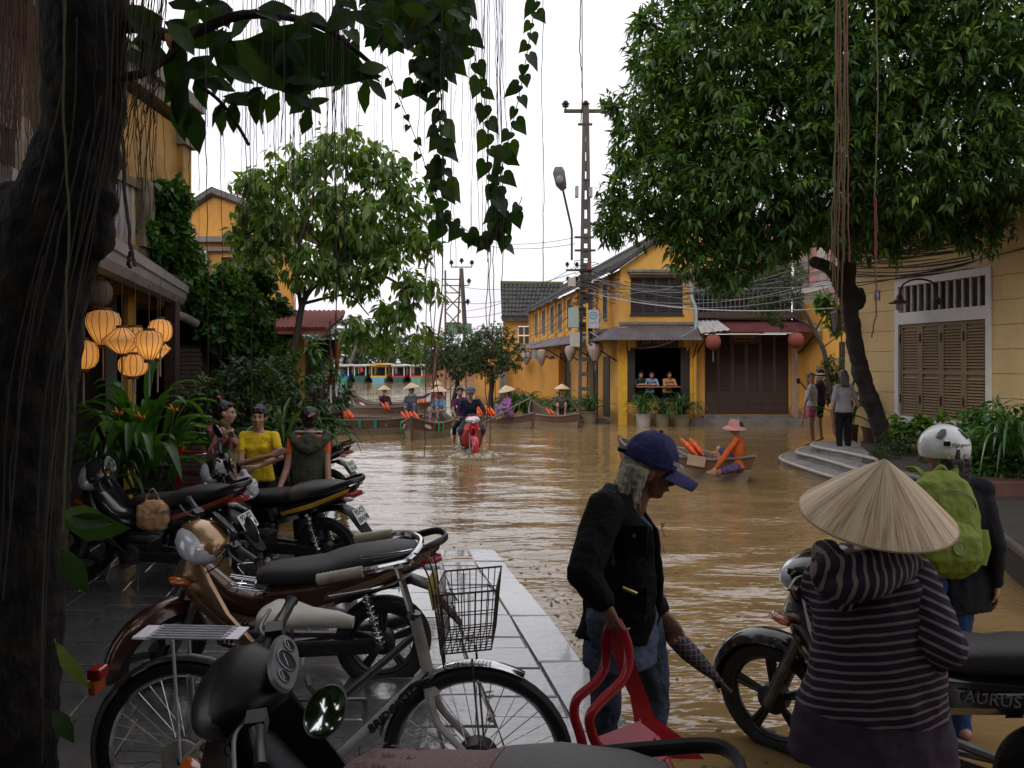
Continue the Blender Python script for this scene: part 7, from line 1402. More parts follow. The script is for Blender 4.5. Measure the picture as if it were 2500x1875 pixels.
# red plastic chair carried upside down by its back rail
rcz = W_(1500, 1640, 3.0); rch = thing('plastic_chair', 'shiny red plastic armchair carried by the old man', 'chair', rcz)
def rq(px, py, d): return W_(px, py, d) - rcz
for pts, w_ in ((((1505, 1515, 2.98), (1528, 1560, 2.97), (1535, 1610, 2.95), (1520, 1660, 2.92), (1465, 1715, 2.88), (1440, 1750, 2.86), (1445, 1790, 2.86), (1462, 1830, 2.86)), .018), (((1495, 1515, 3.02), (1480, 1560, 3.04), (1478, 1620, 3.03), (1455, 1665, 3.0), (1410, 1705, 2.97), (1402, 1745, 2.96), (1415, 1790, 2.96), (1425, 1830, 2.96)), .018)): MB().tube(smooth_path([rq(*p) for p in pts], 6), w_, 10, flat=.55, up=(0, 1, 0)).build('arm', redp, rch)
MB().loft([[rq(px - w_, py, d - .02), rq(px + w_, py + 4, d + .0), rq(px + w_, py + 4, d + .02), rq(px - w_, py, d + .0)] for px, py, w_, d in ((1502, 1520, 14, 3.0), (1512, 1560, 24, 3.02), (1535, 1640, 24, 3.06), (1560, 1700, 22, 3.08), (1572, 1745, 26, 3.08), (1590, 1770, 40, 3.08), (1610, 1800, 60, 3.06), (1630, 1850, 90, 3.04))]).build('back', redp, rch)
MB().add([rq(1455, 1800, 2.92), rq(1560, 1760, 3.06), rq(1650, 1830, 3.05), rq(1560, 1900, 2.9), rq(1455, 1812, 2.92), rq(1560, 1772, 3.06), rq(1650, 1842, 3.05), rq(1560, 1912, 2.9)], [(0, 1, 2, 3), (7, 6, 5, 4), (0, 4, 5, 1), (1, 5, 6, 2), (2, 6, 7, 3), (3, 7, 4, 0)]).build('seat', redp, rch)
for a, b_ in (((1560, 1760, 3.08), (1545, 1700, 3.1)), ((1600, 1800, 3.05), (1690, 1990, 2.95)), ((1470, 1820, 2.9), (1440, 1990, 2.8))): MB().tube([rq(*a), rq(*b_)], [.022, .016], 8, flat=.6).build('leg', redp, rch)

# ---- woman with the conical hat --------------------------------------------------------
def stripes(key, axis, sc, dark, light, lo=.66, zc=None, low=None):
    m = bpy.data.materials.new(key); m.use_nodes = True; N = m.node_tree.nodes; K = m.node_tree.links.new; b = N['Principled BSDF']; b.inputs['Roughness'].default_value = .9; b.inputs['Specular IOR Level'].default_value = .2
    t = N.new('ShaderNodeTexCoord'); n = N.new('ShaderNodeTexNoise'); n.inputs['Scale'].default_value = 3.2; K(t.outputs['Object'], n.inputs[0]); mx_ = N.new('ShaderNodeVectorMath'); mx_.operation = 'MULTIPLY_ADD'; K(n.outputs['Color'], mx_.inputs[0]); mx_.inputs[1].default_value = (.05, .05, .05); K(t.outputs['Object'], mx_.inputs[2])
    rot = N.new('ShaderNodeMapping'); rot.inputs['Rotation'].default_value = axis; K(mx_.outputs[0], rot.inputs[0]); s = N.new('ShaderNodeSeparateXYZ'); K(rot.outputs[0], s.inputs[0])
    k = N.new('ShaderNodeMath'); k.operation = 'MULTIPLY'; k.inputs[1].default_value = sc; K(s.outputs['Z'], k.inputs[0]); f = N.new('ShaderNodeMath'); f.operation = 'FRACT'; K(k.outputs[0], f.inputs[0])
    r = N.new('ShaderNodeValToRGB'); r.color_ramp.interpolation = 'CONSTANT'; r.color_ramp.elements[0].color = (*dark, 1); r.color_ramp.elements[1].position = lo; r.color_ramp.elements[1].color = (*light, 1); K(f.outputs[0], r.inputs[0]); out = r.outputs[0]
    if low is not None:
        s2 = N.new('ShaderNodeSeparateXYZ'); K(t.outputs['Object'], s2.inputs[0]); c = N.new('ShaderNodeMath'); c.operation = 'LESS_THAN'; c.inputs[1].default_value = zc; K(s2.outputs['Z'], c.inputs[0]); x = N.new('ShaderNodeMix'); x.data_type = 'RGBA'; K(c.outputs[0], x.inputs['Factor']); K(out, x.inputs['A']); x.inputs['B'].default_value = (*low, 1); out = x.outputs['Result']
    K(out, b.inputs['Base Color']); n3 = N.new('ShaderNodeTexNoise'); n3.inputs['Scale'].default_value = 160; K(t.outputs['Object'], n3.inputs[0]); bn = N.new('ShaderNodeBump'); bn.inputs['Strength'].default_value = .4; bn.inputs['Distance'].default_value = .003; K(n3.outputs['Fac'], bn.inputs['Height']); K(bn.outputs[0], b.inputs['Normal'])
    return m
hw = Vector((1.02, 2.4, -.03)); st1 = stripes('striped_jersey', (radians(8), radians(10), 0), 41, (.022, .017, .032), (.17, .13, .125), .68, .88, (.045, .032, .05)); st2 = stripes('striped_hood', (0, radians(80), 0), 41, (.020, .015, .027), (.17, .13, .125), .68)
st3 = stripes('striped_sleeve', (radians(0), radians(-22), 0), 41, (.022, .017, .032), (.18, .14, .135), .68)
o, j, Hm, hs = person('woman seen from behind in a conical hat and navy striped hoodie', hw, 14, H=1.50, top=None, bottom=cloth('teal_trousers', (.01, .07, .08)), hair='long', head=(10, -5, 0), vox=.009, girth=1.1,
       J=dict(pelvis=W_(2140, 1690, 2.42), waist=W_(2140, 1590, 2.42), chest=W_(2135, 1470, 2.40), neck=W_(2125, 1340, 2.42), head=W_(2130, 1265, 2.46), shL=W_(2025, 1400, 2.48), elL=W_(2040, 1560, 2.62), wrL=W_(2030, 1600, 2.85), shR=W_(2240, 1400, 2.38), elR=W_(2300, 1575, 2.28), wrR=W_(2215, 1640, 2.5), hiL=W_(2090, 1730, 2.44), hiR=W_(2185, 1730, 2.42), knL=W_(2060, 2050, 2.5), knR=W_(2200, 2060, 2.45)))
mb = MB(); c = lambda px, py, d: W_(px, py, d) - hw
mb.eloft([(c(2125, 1860, 2.46), .235, .20), (c(2128, 1790, 2.46), .222, .19), (c(2135, 1690, 2.44), .195, .165), (c(2140, 1590, 2.42), .18, .145), (c(2135, 1480, 2.41), .175, .135), (c(2130, 1410, 2.41), .155, .105), (c(2125, 1360, 2.42), .095, .085), (c(2122, 1340, 2.42), .07, .07)], right=(j['shR'] - j['shL']), n=24)
mb.cap(c(2010, 1420, 2.5), .06, c(2030, 1560, 2.6), .055, 12)
sdf(mb, .009, 'hoodie', st1, o, disp=.03, dscale=.10)
mb = MB(); mb.cap(c(2222, 1405, 2.38), .068, c(2302, 1572, 2.28), .062, 14); mb.cap(c(2302, 1575, 2.28), .064, c(2205, 1650, 2.46), .045, 14); sdf(mb, .009, 'sleeve', st3, o, disp=.022, dscale=.06)
mb = MB(); mb.tube(smooth_path([c(2015, 1375, 2.46), c(2022, 1425, 2.36), c(2080, 1440, 2.26), c(2150, 1415, 2.25), c(2220, 1370, 2.36)], 6), .04, 12); mb.tube(smooth_path([c(2010, 1345, 2.46), c(2060, 1385, 2.3), c(2140, 1375, 2.29), c(2200, 1345, 2.4)], 6), .04, 12); mb.cap(c(2030, 1400, 2.35), .06, c(2060, 1470, 2.30), .03); sdf(mb, .009, 'hood', st2, o, disp=.02, dscale=.06)
mb = MB()
for i in range(30): mb.box(c(2262 - (i % 2) * 2 - i * .2, 1670 + i * 3.6, 2.31 - .0 * i), (.006, .006, .003))
mb.tube([c(2262, 1665, 2.315), c(2260, 1730, 2.31), c(2256, 1775, 2.31)], .004, 5); mb.ball(c(2256, 1788, 2.305), (.006, .004, .012), 8, 6); q = mb.build('pocket_zip', steel, o, smooth=False); q['kind'] = 'stuff'
conical_hat('large pale palm-leaf conical hat in the right foreground', W_(2140, 1256, 2.40), .210, .172, tilt=(17, 1), fine=True, group=None)
# ---- helmet and backpack -----------------------------------------------------------------
hp = Vector((2.13, 4.15, -.06)); 
o, j, Hm, hs = person('person seen from behind in a black jacket and blue jeans wearing a white helmet', hp, 8, H=1.55, top=cloth('black_knit', (.010, .010, .014)), sleeve=.97, bottom=cloth('blue_jeans', (.02, .055, .16), var=.3), hair='long', head=(12, 0, 0), vox=.009, girth=1.12, fit=.03, topz=.12, skinm=skin,
       J=dict(pelvis=W_(2330, 1430, 4.2), waist=W_(2325, 1350, 4.2), chest=W_(2325, 1270, 4.2), neck=W_(2310, 1160, 4.2), head=W_(2305, 1108, 4.2), shL=W_(2240, 1195, 4.25), shR=W_(2400, 1195, 4.15), elR=W_(2432, 1330, 4.05), wrR=W_(2432, 1425, 4.1), elL=W_(2235, 1320, 4.35), wrL=W_(2215, 1400, 4.5)), curl=.6)
he = thing('helmet', 'white motorcycle helmet with black vents and stickers on the backpack wearer', 'helmet', W_(2305, 1092, 4.2)); hmw = pm('white_helmet', (.66, .66, .64), rough=.25, var=.05, coat=.4)
mb = MB(); mb.ball((0, 0, .0), (.118, .135, .118), 24, 16); s_ = sdf(mb, .008, 'shell', hmw, he, smooth=1)
for v in s_.data.vertices:
    if v.co.z < -.045: v.co.z = -.045 + (v.co.z + .045) * .2
for s in (-1, 1): MB().eloft([((s * .035, -.065, .094), .012, .004), ((s * .055, -.085, .076), .022, .006), ((s * .075, -.095, .056), .016, .004)], right=(0, 1, .5), n=10).build('vent', blkp, he)
MB().box((0, -.128, -.02), (.022, .012, .05)).build('rear_slot', blkp, he, smooth=False, bevel=.004); MB().box((-.05, -.125, .03), (.03, .008, .022), Matrix.Rotation(radians(-20), 3, 'Z')).build('sticker', blkp, he, smooth=False); MB().lathe([(0, 0), (.016, 0), (.016, .003)], 16, T(-.04, -.125, -.03) @ RX(90)).build('sticker', pm('khaki_sticker', (.3, .3, .18), rough=.5), he); MB().box((.045, -.123, -.03), (.022, .006, .022), Matrix.Rotation(radians(20), 3, 'Z')).build('sticker', pm('grey_sticker', (.3, .3, .3), rough=.5), he, smooth=False); inst('lettering', text_mesh('Nguyen', .028, pm('brown_ink', (.12, .07, .03), rough=.5), shear=.3), he, T(.01, -.137, .025) @ RX(88))
bpk = thing('backpack', 'lime green backpack with a round emblem and front pocket', 'backpack', W_(2308, 1278, 4.0)); bpk.scale = (.88, .9, .98); lime = cloth('lime_nylon', (.17, .22, .025), rough=.55, var=.2, vs=4, bump=.5, bs=14)
mb = MB(); mb.eloft([((.0, .05, -.235), .15, .07), ((0, .03, -.2), .19, .10), ((0, .02, -.05), .195, .115), ((0, .03, .1), .175, .10), ((0, .05, .19), .14, .08), ((0, .07, .235), .08, .05)], right=(1, 0, 0), n=24, ex=2.8); sdf(mb, .009, 'bag_body', lime, bpk, disp=.022, dscale=.06)
mb = MB(); mb.eloft([((0, -.07, -.21), .13, .05), ((0, -.085, -.15), .155, .06), ((0, -.08, -.05), .145, .055), ((0, -.06, .0), .10, .035), ((0, -.05, .02), .05, .02)], right=(1, 0, 0), n=20, ex=2.6); sdf(mb, .008, 'front_pocket', lime, bpk, disp=.015, dscale=.05)
for s in (-1, 1): mb = MB(); mb.eloft([((s * .19, .03, -.2), .03, .05), ((s * .205, .03, -.12), .035, .06), ((s * .20, .03, -.04), .025, .05)], n=12); mb.build('side_pocket', lime, bpk); MB().tube(smooth_path([(s * .07, .06, .20), (s * .095, .1, .25), (s * .10, .2, .24)], 5), .026, 8, flat=.4, up=(0, 0, 1)).build('shoulder_strap', lime, bpk)
MB().tube(smooth_path([(-.04, .05, .23), (0, .04, .27), (.04, .05, .23)], 5), .014, 8).build('grab_loop', lime, bpk); MB().lathe([(.0, 0), (.036, 0), (.036, .006), (.028, .006), (.026, .003), (0, .003)], 28, T(.0, -.143, -.09) @ RX(90)).build('round_emblem', pm('pale_green_rubber', (.24, .30, .10), rough=.6), bpk); MB().tube(smooth_path([(-.16, -.02, -.02), (-.12, -.06, .12), (0, -.07, .17), (.12, -.06, .12), (.16, -.02, -.02)], 5), .003, 5).build('zip', dsteel, bpk)

# ---- three tourists on the steps -------------------------------------------------------
d = 17.4
def st_loc(px, py, d): p = P(px, py, d); return p
flo = pm('floral_blouse', (.50, .47, .45), rough=.8, var=.1, dirt=(.12, .10, .12), dscale=16, damt=1)
l1 = P(1982, 1088, 17.6); person('woman in a floral blouse and pink shorts on the step, looking back', l1, 60, H=1.52, top=flo, sleeve=.38, bottom=cloth('pink_check_shorts', (.45, .08, .25)), leg=.22, hair='pony', hm=hairb, head=(125, 0, 0), vox=.014, skinm=skin, loose=.02, topz=.02,
       J=dict(elL=P(1966, 985, 17.4), wrL=P(1958, 1025, 17.3)))
l2 = P(2003, 1080, 17.9); person('woman in a white cap and dark purple shirt filming with a phone', l2, 70, H=1.56, top=cloth('dark_purple', (.035, .025, .06)), sleeve=.35, bottom=cloth('dark_shorts', (.02, .02, .03)), leg=.34, hair='short', vox=.014, skinm=skin, J=dict(elL=P(1976, 958, 17.6), wrL=P(1955, 935, 17.5)))
wc = thing('sun_visor_cap', 'white cap with a dark band on the woman who is filming', 'cap', P(2003, 917, 17.9)); MB().ball((0, 0, 0), (.105, .11, .08), 16, 10).build('crown', white, wc); MB().eloft([((-.06, 0, -.02), .08, .008), ((-.17, .04, -.035), .06, .005)], n=12).build('peak', white, wc); MB().lathe([(.108, -.01), (.112, 0), (.106, .025)], 20).build('band', navy, wc)
ph = thing('phone', 'small dark phone held up by the woman in the white cap', 'phone', P(1949, 930, 17.45)); MB().box((0, 0, 0), (.07, .012, .11)).build('phone_body', blkp, ph, smooth=False, bevel=.005)
l3 = P(2060, 1152, 15.2); l3.z = .1; person('woman in a grey t-shirt and black leggings seen from behind on the steps', l3, 15, H=1.60, top=cloth('heather_grey', (.28, .27, .30)), sleeve=.3, bottom=cloth('black_leggings', (.008, .008, .010)), leg=.93, hair='long', hm=hairb, head=(-20, -14, 0), vox=.012, skinm=skin, neckline=0, topz=.03, J=dict(elL=P(2030, 1000, 15.1), wrL=P(2035, 1050, 15.3), elR=P(2095, 990, 15.3), wrR=P(2075, 965, 15.5)))
# ---- people at the counter ---------------------------------------------------------------
for px, lab, m, mm in ((1562, 'person in dark clothes leaning at the left end of the shop counter', cloth('dark_green', (.02, .04, .03)), 1), (1588, 'person in a light blue shirt leaning on elbows at the shop counter', cloth('light_blue_shirt', (.22, .32, .50)), 1), (1631, 'person in a pale orange shirt leaning at the right of the shop counter', cloth('pale_orange_shirt', (.48, .25, .12)), 1)):
    x = (px - 1250) / 2050 * 25.2; l = Vector((x, 25.35, .15))
    person(lab, l, 180, H=1.5, top=m, sleeve=.6, bottom=navy, hair='short', head=(0, -12, 0), vox=.018, wrinkle=0, J=dict(head=Vector((x, 24.98, 1.48)), neck=Vector((x, 25.05, 1.37)), chest=Vector((x, 25.15, 1.22)), shL=Vector((x + .15, 25.05, 1.33)), shR=Vector((x - .15, 25.05, 1.33)), elL=Vector((x + .17, 24.85, 1.17)), elR=Vector((x - .17, 24.85, 1.17)), wrL=Vector((x + .02, 24.8, 1.2)), wrR=Vector((x - .02, 24.8, 1.2))))
# ================================================================ boats and boat people
wood = pm('weathered_planks', (.17, .145, .12), rough=.7, var=.3, vs=3, bump=.4, bs=30, stretch=(.3, 1, 1), dirt=(.06, .05, .04), dscale=5, damt=.6); hullu = pm('reddish_strake', (.13, .07, .045), rough=.6, var=.25, vs=3, bump=.3, stretch=(.3, 1, 1)); hulll = pm('grey_hull', (.26, .21, .16), rough=.7, var=.3, vs=3, bump=.3, dirt=(.08, .06, .04), dscale=4, stretch=(.3, 1, 1))
teal = pm('teal_strap', (.02, .22, .20), rough=.7, bump=0); blus = pm('blue_strap', (.02, .05, .16), rough=.7, bump=0); grns = pm('green_strap', (.02, .30, .08), rough=.7, bump=0); vst = pm('orange_vest', (.85, .13, .03), rough=.6, var=.15, bump=.2); eyw = pm('eye_paint', (.5, .47, .40), rough=.6)
def hull_y(u, w): return w * (max(0, 1 - abs(u) ** 2.0)) ** .9
def sampan(label, loc, rz, L_=5., w=.62, fb=.30, straps=(), boards=6, bow=.28, eyes=True):
    o = thing('wooden_boat', label, 'boat', loc, rz=radians(rz), group='wooden rowing boats on the flood'); n = 22; top = []; mid = []; low = []
    def sec(u):
        y = hull_y(u, w); zt = fb + bow * max(0, (u - .45) / .55) ** 2 + .12 * max(0, (-u - .5) / .5) ** 2; return y, zt
    def strake(name, f0, f1, y0, y1, m, side):
        V = []
        for i in range(n + 1):
            u = -1 + 2 * i / n; y, zt = sec(u); x = u * L_ / 2
            V += [(x * (1 - .13 * (1 - f1)), side * y * y1, zt * f1 - .12 * (1 - f1)), (x * (1 - .13 * (1 - f0)), side * y * y0, zt * f0 - .12 * (1 - f0)), (x * (1 - .13 * (1 - f1)), side * max(0, y * y1 - .03), zt * f1 - .12 * (1 - f1)), (x * (1 - .13 * (1 - f0)), side * max(0, y * y0 - .03), zt * f0 - .12 * (1 - f0))]
        F = []
        for i in range(n): k = i * 4; F += [(k, k + 4, k + 5, k + 1), (k + 2, k + 3, k + 7, k + 6), (k, k + 2, k + 6, k + 4)]
        MB().add(V, F).build(name, m, o)
    for s in (-1, 1):
        strake('upper_strake', .62, 1.0, .94, 1.0, hullu, s); strake('lower_strake', -.3, .618, .70, .938, hulll, s)
        MB().tube([(u * L_ / 2, s * sec(u)[0], sec(u)[1] + .012) for u in [-1 + 2 * i / n for i in range(n + 1)]], .022, 6).build('gunwale', wood, o)
    MB().tube([(L_ / 2 * .90, 0, -.12), (L_ / 2 * .97, 0, .1), (L_ / 2 * 1.02, 0, fb + bow + .05)], [.04, .045, .04], 6).build('stem_post', hullu, o)
    for i in range(boards): 
        u0 = -.8 + 1.55 * i / boards; u1 = u0 + 1.5 / boards; um = (u0 + u1) / 2; yy = max(.05, min(hull_y(u0, w), hull_y(u1, w)) - .05)
        for k in range(3):
            a = -yy + 2 * yy * k / 3; MB().bbox((u0 * L_ / 2 + .01, a + .006, fb * .52), (u1 * L_ / 2 - .01, a + 2 * yy / 3 - .006, fb * .52 + .02)).build('floor_board', wood, o, smooth=False)
    for u in (-.55, -.05, .42): y = hull_y(u, w); MB().bbox((u * L_ / 2 - .03, -y + .02, fb * .6), (u * L_ / 2 + .03, y - .02, fb * .93)).build('thwart', wood, o, smooth=False)
    if eyes:
        for s in (-1, 1):
            u = .74; y, zt = sec(u); y2, zt2 = sec(.80); c = Vector((u * L_ / 2, s * (y * .975 + .008), zt * .76)); dirx = Vector((.06 * L_ / 2, s * (y2 - y), .04)).normalized(); q = MB(); 
            fr_ = frame(c, dirx * s, (0, .0, 1)) if s > 0 else frame(c, dirx, (0, 0, 1))
            MB().lathe([(0, .0), (1, 0), (1, .15), (0, .15)], 18).build('painted_eye', eyw, o, M=fr_ @ Matrix.Diagonal((.13, .045, .05, 1))); MB().lathe([(0, .16), (.5, .16), (.5, .3), (0, .3)], 14).build('eye_pupil', blkp, o, M=fr_ @ Matrix.Diagonal((.1, .03, .05, 1)))
    for u, m, s in straps:
        y, zt = sec(u); MB().box((u * L_ / 2, s * (y + .02), zt - .09), (.08, .025, .22)).build('hanging_strap', m, o, smooth=False, bevel=.005)
    return o
VM = None
def vests(label, p, n=4, group='orange life vests piled in the boats', one='life vests', rz=0, dx=.11, hh=.26):
    global VM
    o = thing('life_vest_pile', label, 'life vests', p, group=group, rz=radians(rz))
    if VM is None:
        mb = MB(); mb.eloft([((0, 0, -.12), .15, .03), ((0, 0, .0), .16, .045), ((0, 0, .12), .13, .04), ((0, 0, .17), .07, .03)], right=(0, 1, 0), n=12, ex=3); mb.cap((0, .07, .1), .035, (0, .05, .22), .025); mb.cap((0, -.07, .1), .035, (0, -.05, .22), .025)
        tmp = sdf(mb, .012, 'vest', vst, None, disp=.02, dscale=.05); VM = tmp.data; bpy.data.objects.remove(tmp)
    for i in range(n): inst('life_vest', VM, o, T((i - (n - 1) / 2) * dx, R.uniform(-.04, .04), hh * .3) @ RY(-35 + R.uniform(-8, 8)) @ Matrix.Scale(hh / .34 * R.uniform(.9, 1.1), 4))
    MB().bbox((-.01, -.12, -.01), (.01, .12, .03)).build('strap_buckle', blkp, o, smooth=False)
    return o
def seated(label, seat, rz, H=1.5, top=None, bottom=None, sleeve=.95, hat=None, skinm=skin, J=None, hatlab=None, hair='bun', leg=.9, head=(0, 0, 0), knee_up=.42, vox=.02, squat=True, tilt=(0, 0)):
    """sitting with drawn-up knees, seat height given by the point"""
    seat = Vector(seat); Rz = RZ(rz); q = lambda x, y, z: seat + Rz @ Vector((x, y, z))
    jj = dict(pelvis=q(0, 0, .10), waist=q(0, .01, .24), chest=q(0, .04, .41), neck=q(0, .06, .56), head=q(0, .09, .70), shL=q(-.155, .05, .51), shR=q(.155, .05, .51), elL=q(-.22, .16, .30), elR=q(.22, .16, .30), wrL=q(-.14, .36, .28), wrR=q(.14, .36, .28), hiL=q(-.08, .02, .10), hiR=q(.08, .02, .10), knL=q(-.12, .34, .34), knR=q(.12, .34, .34), anL=q(-.10, .33, .02), anR=q(.10, .33, .02), toL=q(-.11, .47, -.02), toR=q(.11, .47, -.02))
    if J: jj.update(J)
    r = person(label, seat, rz, H=H, top=top, bottom=bottom, sleeve=sleeve, leg=leg, hair=hair, skinm=skinm, vox=vox, J=jj, head=head, wrinkle=.015)
    if hat: conical_hat(hatlab, jj['head'] + Vector((0, 0, .07)), hat, .15, tilt=tilt)
    return r
pats = lambda k, c, d: pm(k, c, rough=.85, var=.15, dirt=d, dscale=22, damt=1, bump=.2)
P_z = lambda px, d, z: Vector(((px - 1250) / 2050 * d, d, z))
# long boat lying across, left
sampan('long empty wooden boat lying across the water with blue and teal straps', P_z(852, 22.0, -.05), 176, 3.9, .58, .42, [(-.42 + i * .2, [teal, teal, teal, blus, blus][i], 1) for i in range(5)], bow=.12, eyes=False)
vests('heap of orange life vests at the left end of the long strapped boat', P_z(838, 22.3, .36), 5, rz=0, dx=.10, hh=.34)
sampan('wooden boat with its eyed bow pointing straight at the camera', P_z(1046, 21.6, -.03), -97, 3.6, .60, .38, [(.52, grns, 1), (.56, grns, -1), (.40, grns, 1), (.43, grns, -1)], bow=.20)
vests('small heap of orange life vests on the left bow of the camera-facing boat', P_z(1004, 20.9, .42), 4, rz=0, dx=.1, hh=.26)
sampan('dark wooden boat with painted eye and upturned bow pointing left', P_z(915, 27.8, -.05), 184, 2.6, .45, .42, bow=.5)
sampan('dark wooden boat moored furthest back behind the conical hats', P_z(965, 31, -.08), 183, 3.2, .5, .42, bow=.45)
sampan('wooden boat with its bow to the right carrying the woman in purple', P_z(1212, 24.2, -.04), -28, 2.4, .45, .34, bow=.12, eyes=False)
vests('row of orange life vests standing in the purple-clad woman\'s boat', P_z(1188, 24.6, .26), 5, rz=0, dx=.11, hh=.36)
sampan('wooden boat moored at the power pole with its bow turned away', P_z(1352, 25.0, -.04), 112, 3.4, .55, .34, bow=.35, eyes=False)
sampan('small wooden boat rowed by the woman in the orange shirt', P_z(1660, 14.4, .0), 116, 3.7, .46, .30, bow=.10, eyes=False)
seated('woman in a dark red jacket and conical hat sitting in the eyed boat', P_z(938, 28, .18), 190, top=pats('dark_red_jacket', (.06, .015, .02), (.03, .01, .01)), bottom=pats('violet_print', (.12, .10, .14), (.05, .03, .06)), hat=.23, hatlab='conical palm-leaf hat on the woman in the dark red jacket', J=dict(wrR=P_z(938, 27.7, .78), elR=P_z(928, 27.75, .62)))
vests('orange life vests in the lap of the woman in dark red', P_z(944, 27.5, .30), 2, hh=.28)
seated('woman in a grey cardigan and green scarf squatting with a raised pole', P_z(1006, 22.5, .40), 178, top=cloth('grey_cardigan', (.10, .105, .125)), bottom=pats('grey_print', (.14, .15, .20), (.06, .05, .09)), hat=.24, hatlab='conical palm-leaf hat on the woman holding the pole', J=dict(elL=P_z(1035, 22.4, .93), wrL=P_z(1051, 22.3, 1.04)), tilt=(0, -8))
MB_ = MB(); sc_ = thing('scarf', 'pale green scarf at the neck of the woman with the pole', 'scarf', P_z(1005, 22.42, .99)); MB().eloft([((0, 0, -.08), .05, .03), ((0, -.0, -.02), .11, .08), ((0, 0, .04), .10, .075)], right=(1, 0, 0), n=14).build('scarf_cloth', pm('pale_green_scarf', (.25, .42, .36), rough=.8), sc_)
po = thing('boat_pole', 'long brown pole held upright among the boats', 'pole', P(1045, 1005, 22.2)); MB().tube([(0, 0, -.6), P(1070, 820, 22.3) - P(1045, 1005, 22.2), P(1082, 735, 22.3) - P(1045, 1005, 22.2)], [.035, .03, .022], 8).build('shaft', hullu, po)
seated('woman in a blue patterned shirt and conical hat sitting behind the riders', P_z(1077, 21.6, .34), 150, top=pats('blue_pattern', (.12, .24, .36), (.02, .03, .06)), bottom=pats('pale_skirt', (.3, .25, .25), (.1, .05, .05)), sleeve=.35, hat=.24, hatlab='conical palm-leaf hat directly left behind the two riders')
seated('person in red with a pale hat at the back of the boats beside the trunk', P_z(1066, 29, .32), 200, top=cloth('red_jacket', (.35, .03, .05)), bottom=pats('violet_print', 0, 0), hat=.22, hatlab='pale conical hat furthest back between the pole and the tree', skinm=skin)
vests('orange life vests lying behind the woman with the pole', P_z(1030, 30, .40), 3, hh=.25)
seated('woman in a purple patterned blouse and conical hat paddling', P_z(1243, 23.6, .30), 120, top=pats('purple_pattern', (.28, .08, .30), (.42, .22, .42)), bottom=pats('lilac_print', (.22, .17, .32), (.08, .05, .12)), hat=.24, hatlab='conical palm-leaf hat on the woman in purple', J=dict(wrR=P_z(1228, 23.2, .44)), tilt=(10, -12))
pa = thing('paddle', 'wooden paddle held by the woman in purple', 'paddle', P_z(1240, 23.3, .5)); MB().tube([(-.9, -.5, -.42), (.65, .1, .38)], .022, 6).build('shaft', wood, pa); MB().box((-.85, -.48, -.40), (.4, .02, .12), Matrix.Rotation(radians(-25), 3, 'Y')).build('blade', wood, pa, smooth=False)
seated('woman in a camouflage jacket and conical hat reaching for the power pole', P_z(1372, 25.0, .30), 175, top=pats('camouflage', (.075, .07, .055), (.02, .02, .018)), bottom=navy, leg=.35, hat=.24, hatlab='conical palm-leaf hat on the woman in camouflage', J=dict(elL=P_z(1398, 24.9, .64), wrL=P_z(1408, 24.8, .45)), head=(20, 0, 0))
vests('orange life vest lying by the knees of the camouflaged woman', P_z(1345, 24.3, .32), 2, hh=.24)
o, j, Hm, hs = seated('woman in an orange shirt with a pink hat sitting with her back to the right', P_z(1808, 13.0, .15), 70, top=cloth('burnt_orange', (.42, .085, .015)), bottom=pats('dark_violet_print', (.05, .03, .09), (.15, .1, .15)), leg=.45, hair='bun', vox=.011, J=dict(knL=P(1758, 1152, 12.9), anL=P(1748, 1160, 12.95), toL=P(1728, 1154, 12.95), elL=P(1763, 1122, 12.8), wrL=P(1748, 1142, 12.8)))
bh_ = thing('bucket_hat', 'soft pink bucket hat on the woman in the orange shirt', 'hat', j['head'] + P_z(1808, 13.0, .12) + Vector((0, 0, .05))); MB().lathe([(.002, .10), (.07, .095), (.092, .06), (.10, .0), (.16, -.03), (.185, -.045), (.18, -.05), (.1, -.01)], 28, RX(6)).build('hat_cloth', cloth('dusty_pink_felt', (.42, .20, .18)), bh_)
pa = thing('paddle', 'paddle with a pale square blade resting in the orange shirted woman\'s boat', 'paddle', P(1700, 1125, 13.2)); MB().tube([P(1640, 1092, 14) - P(1700, 1125, 13.2), P(1692, 1120, 13.3) - P(1700, 1125, 13.2)], .018, 6).build('shaft', wood, pa); MB().box((.0, 0, 0), (.28, .03, .16), Matrix.Rotation(radians(10), 3, 'Y')).build('blade', pm('pale_board', (.36, .26, .18), rough=.7), pa, smooth=False)
vests('orange life vest draped in the middle of the orange shirted woman\'s boat', P(1695, 1112, 14.2), 2, hh=.34, dx=.13)
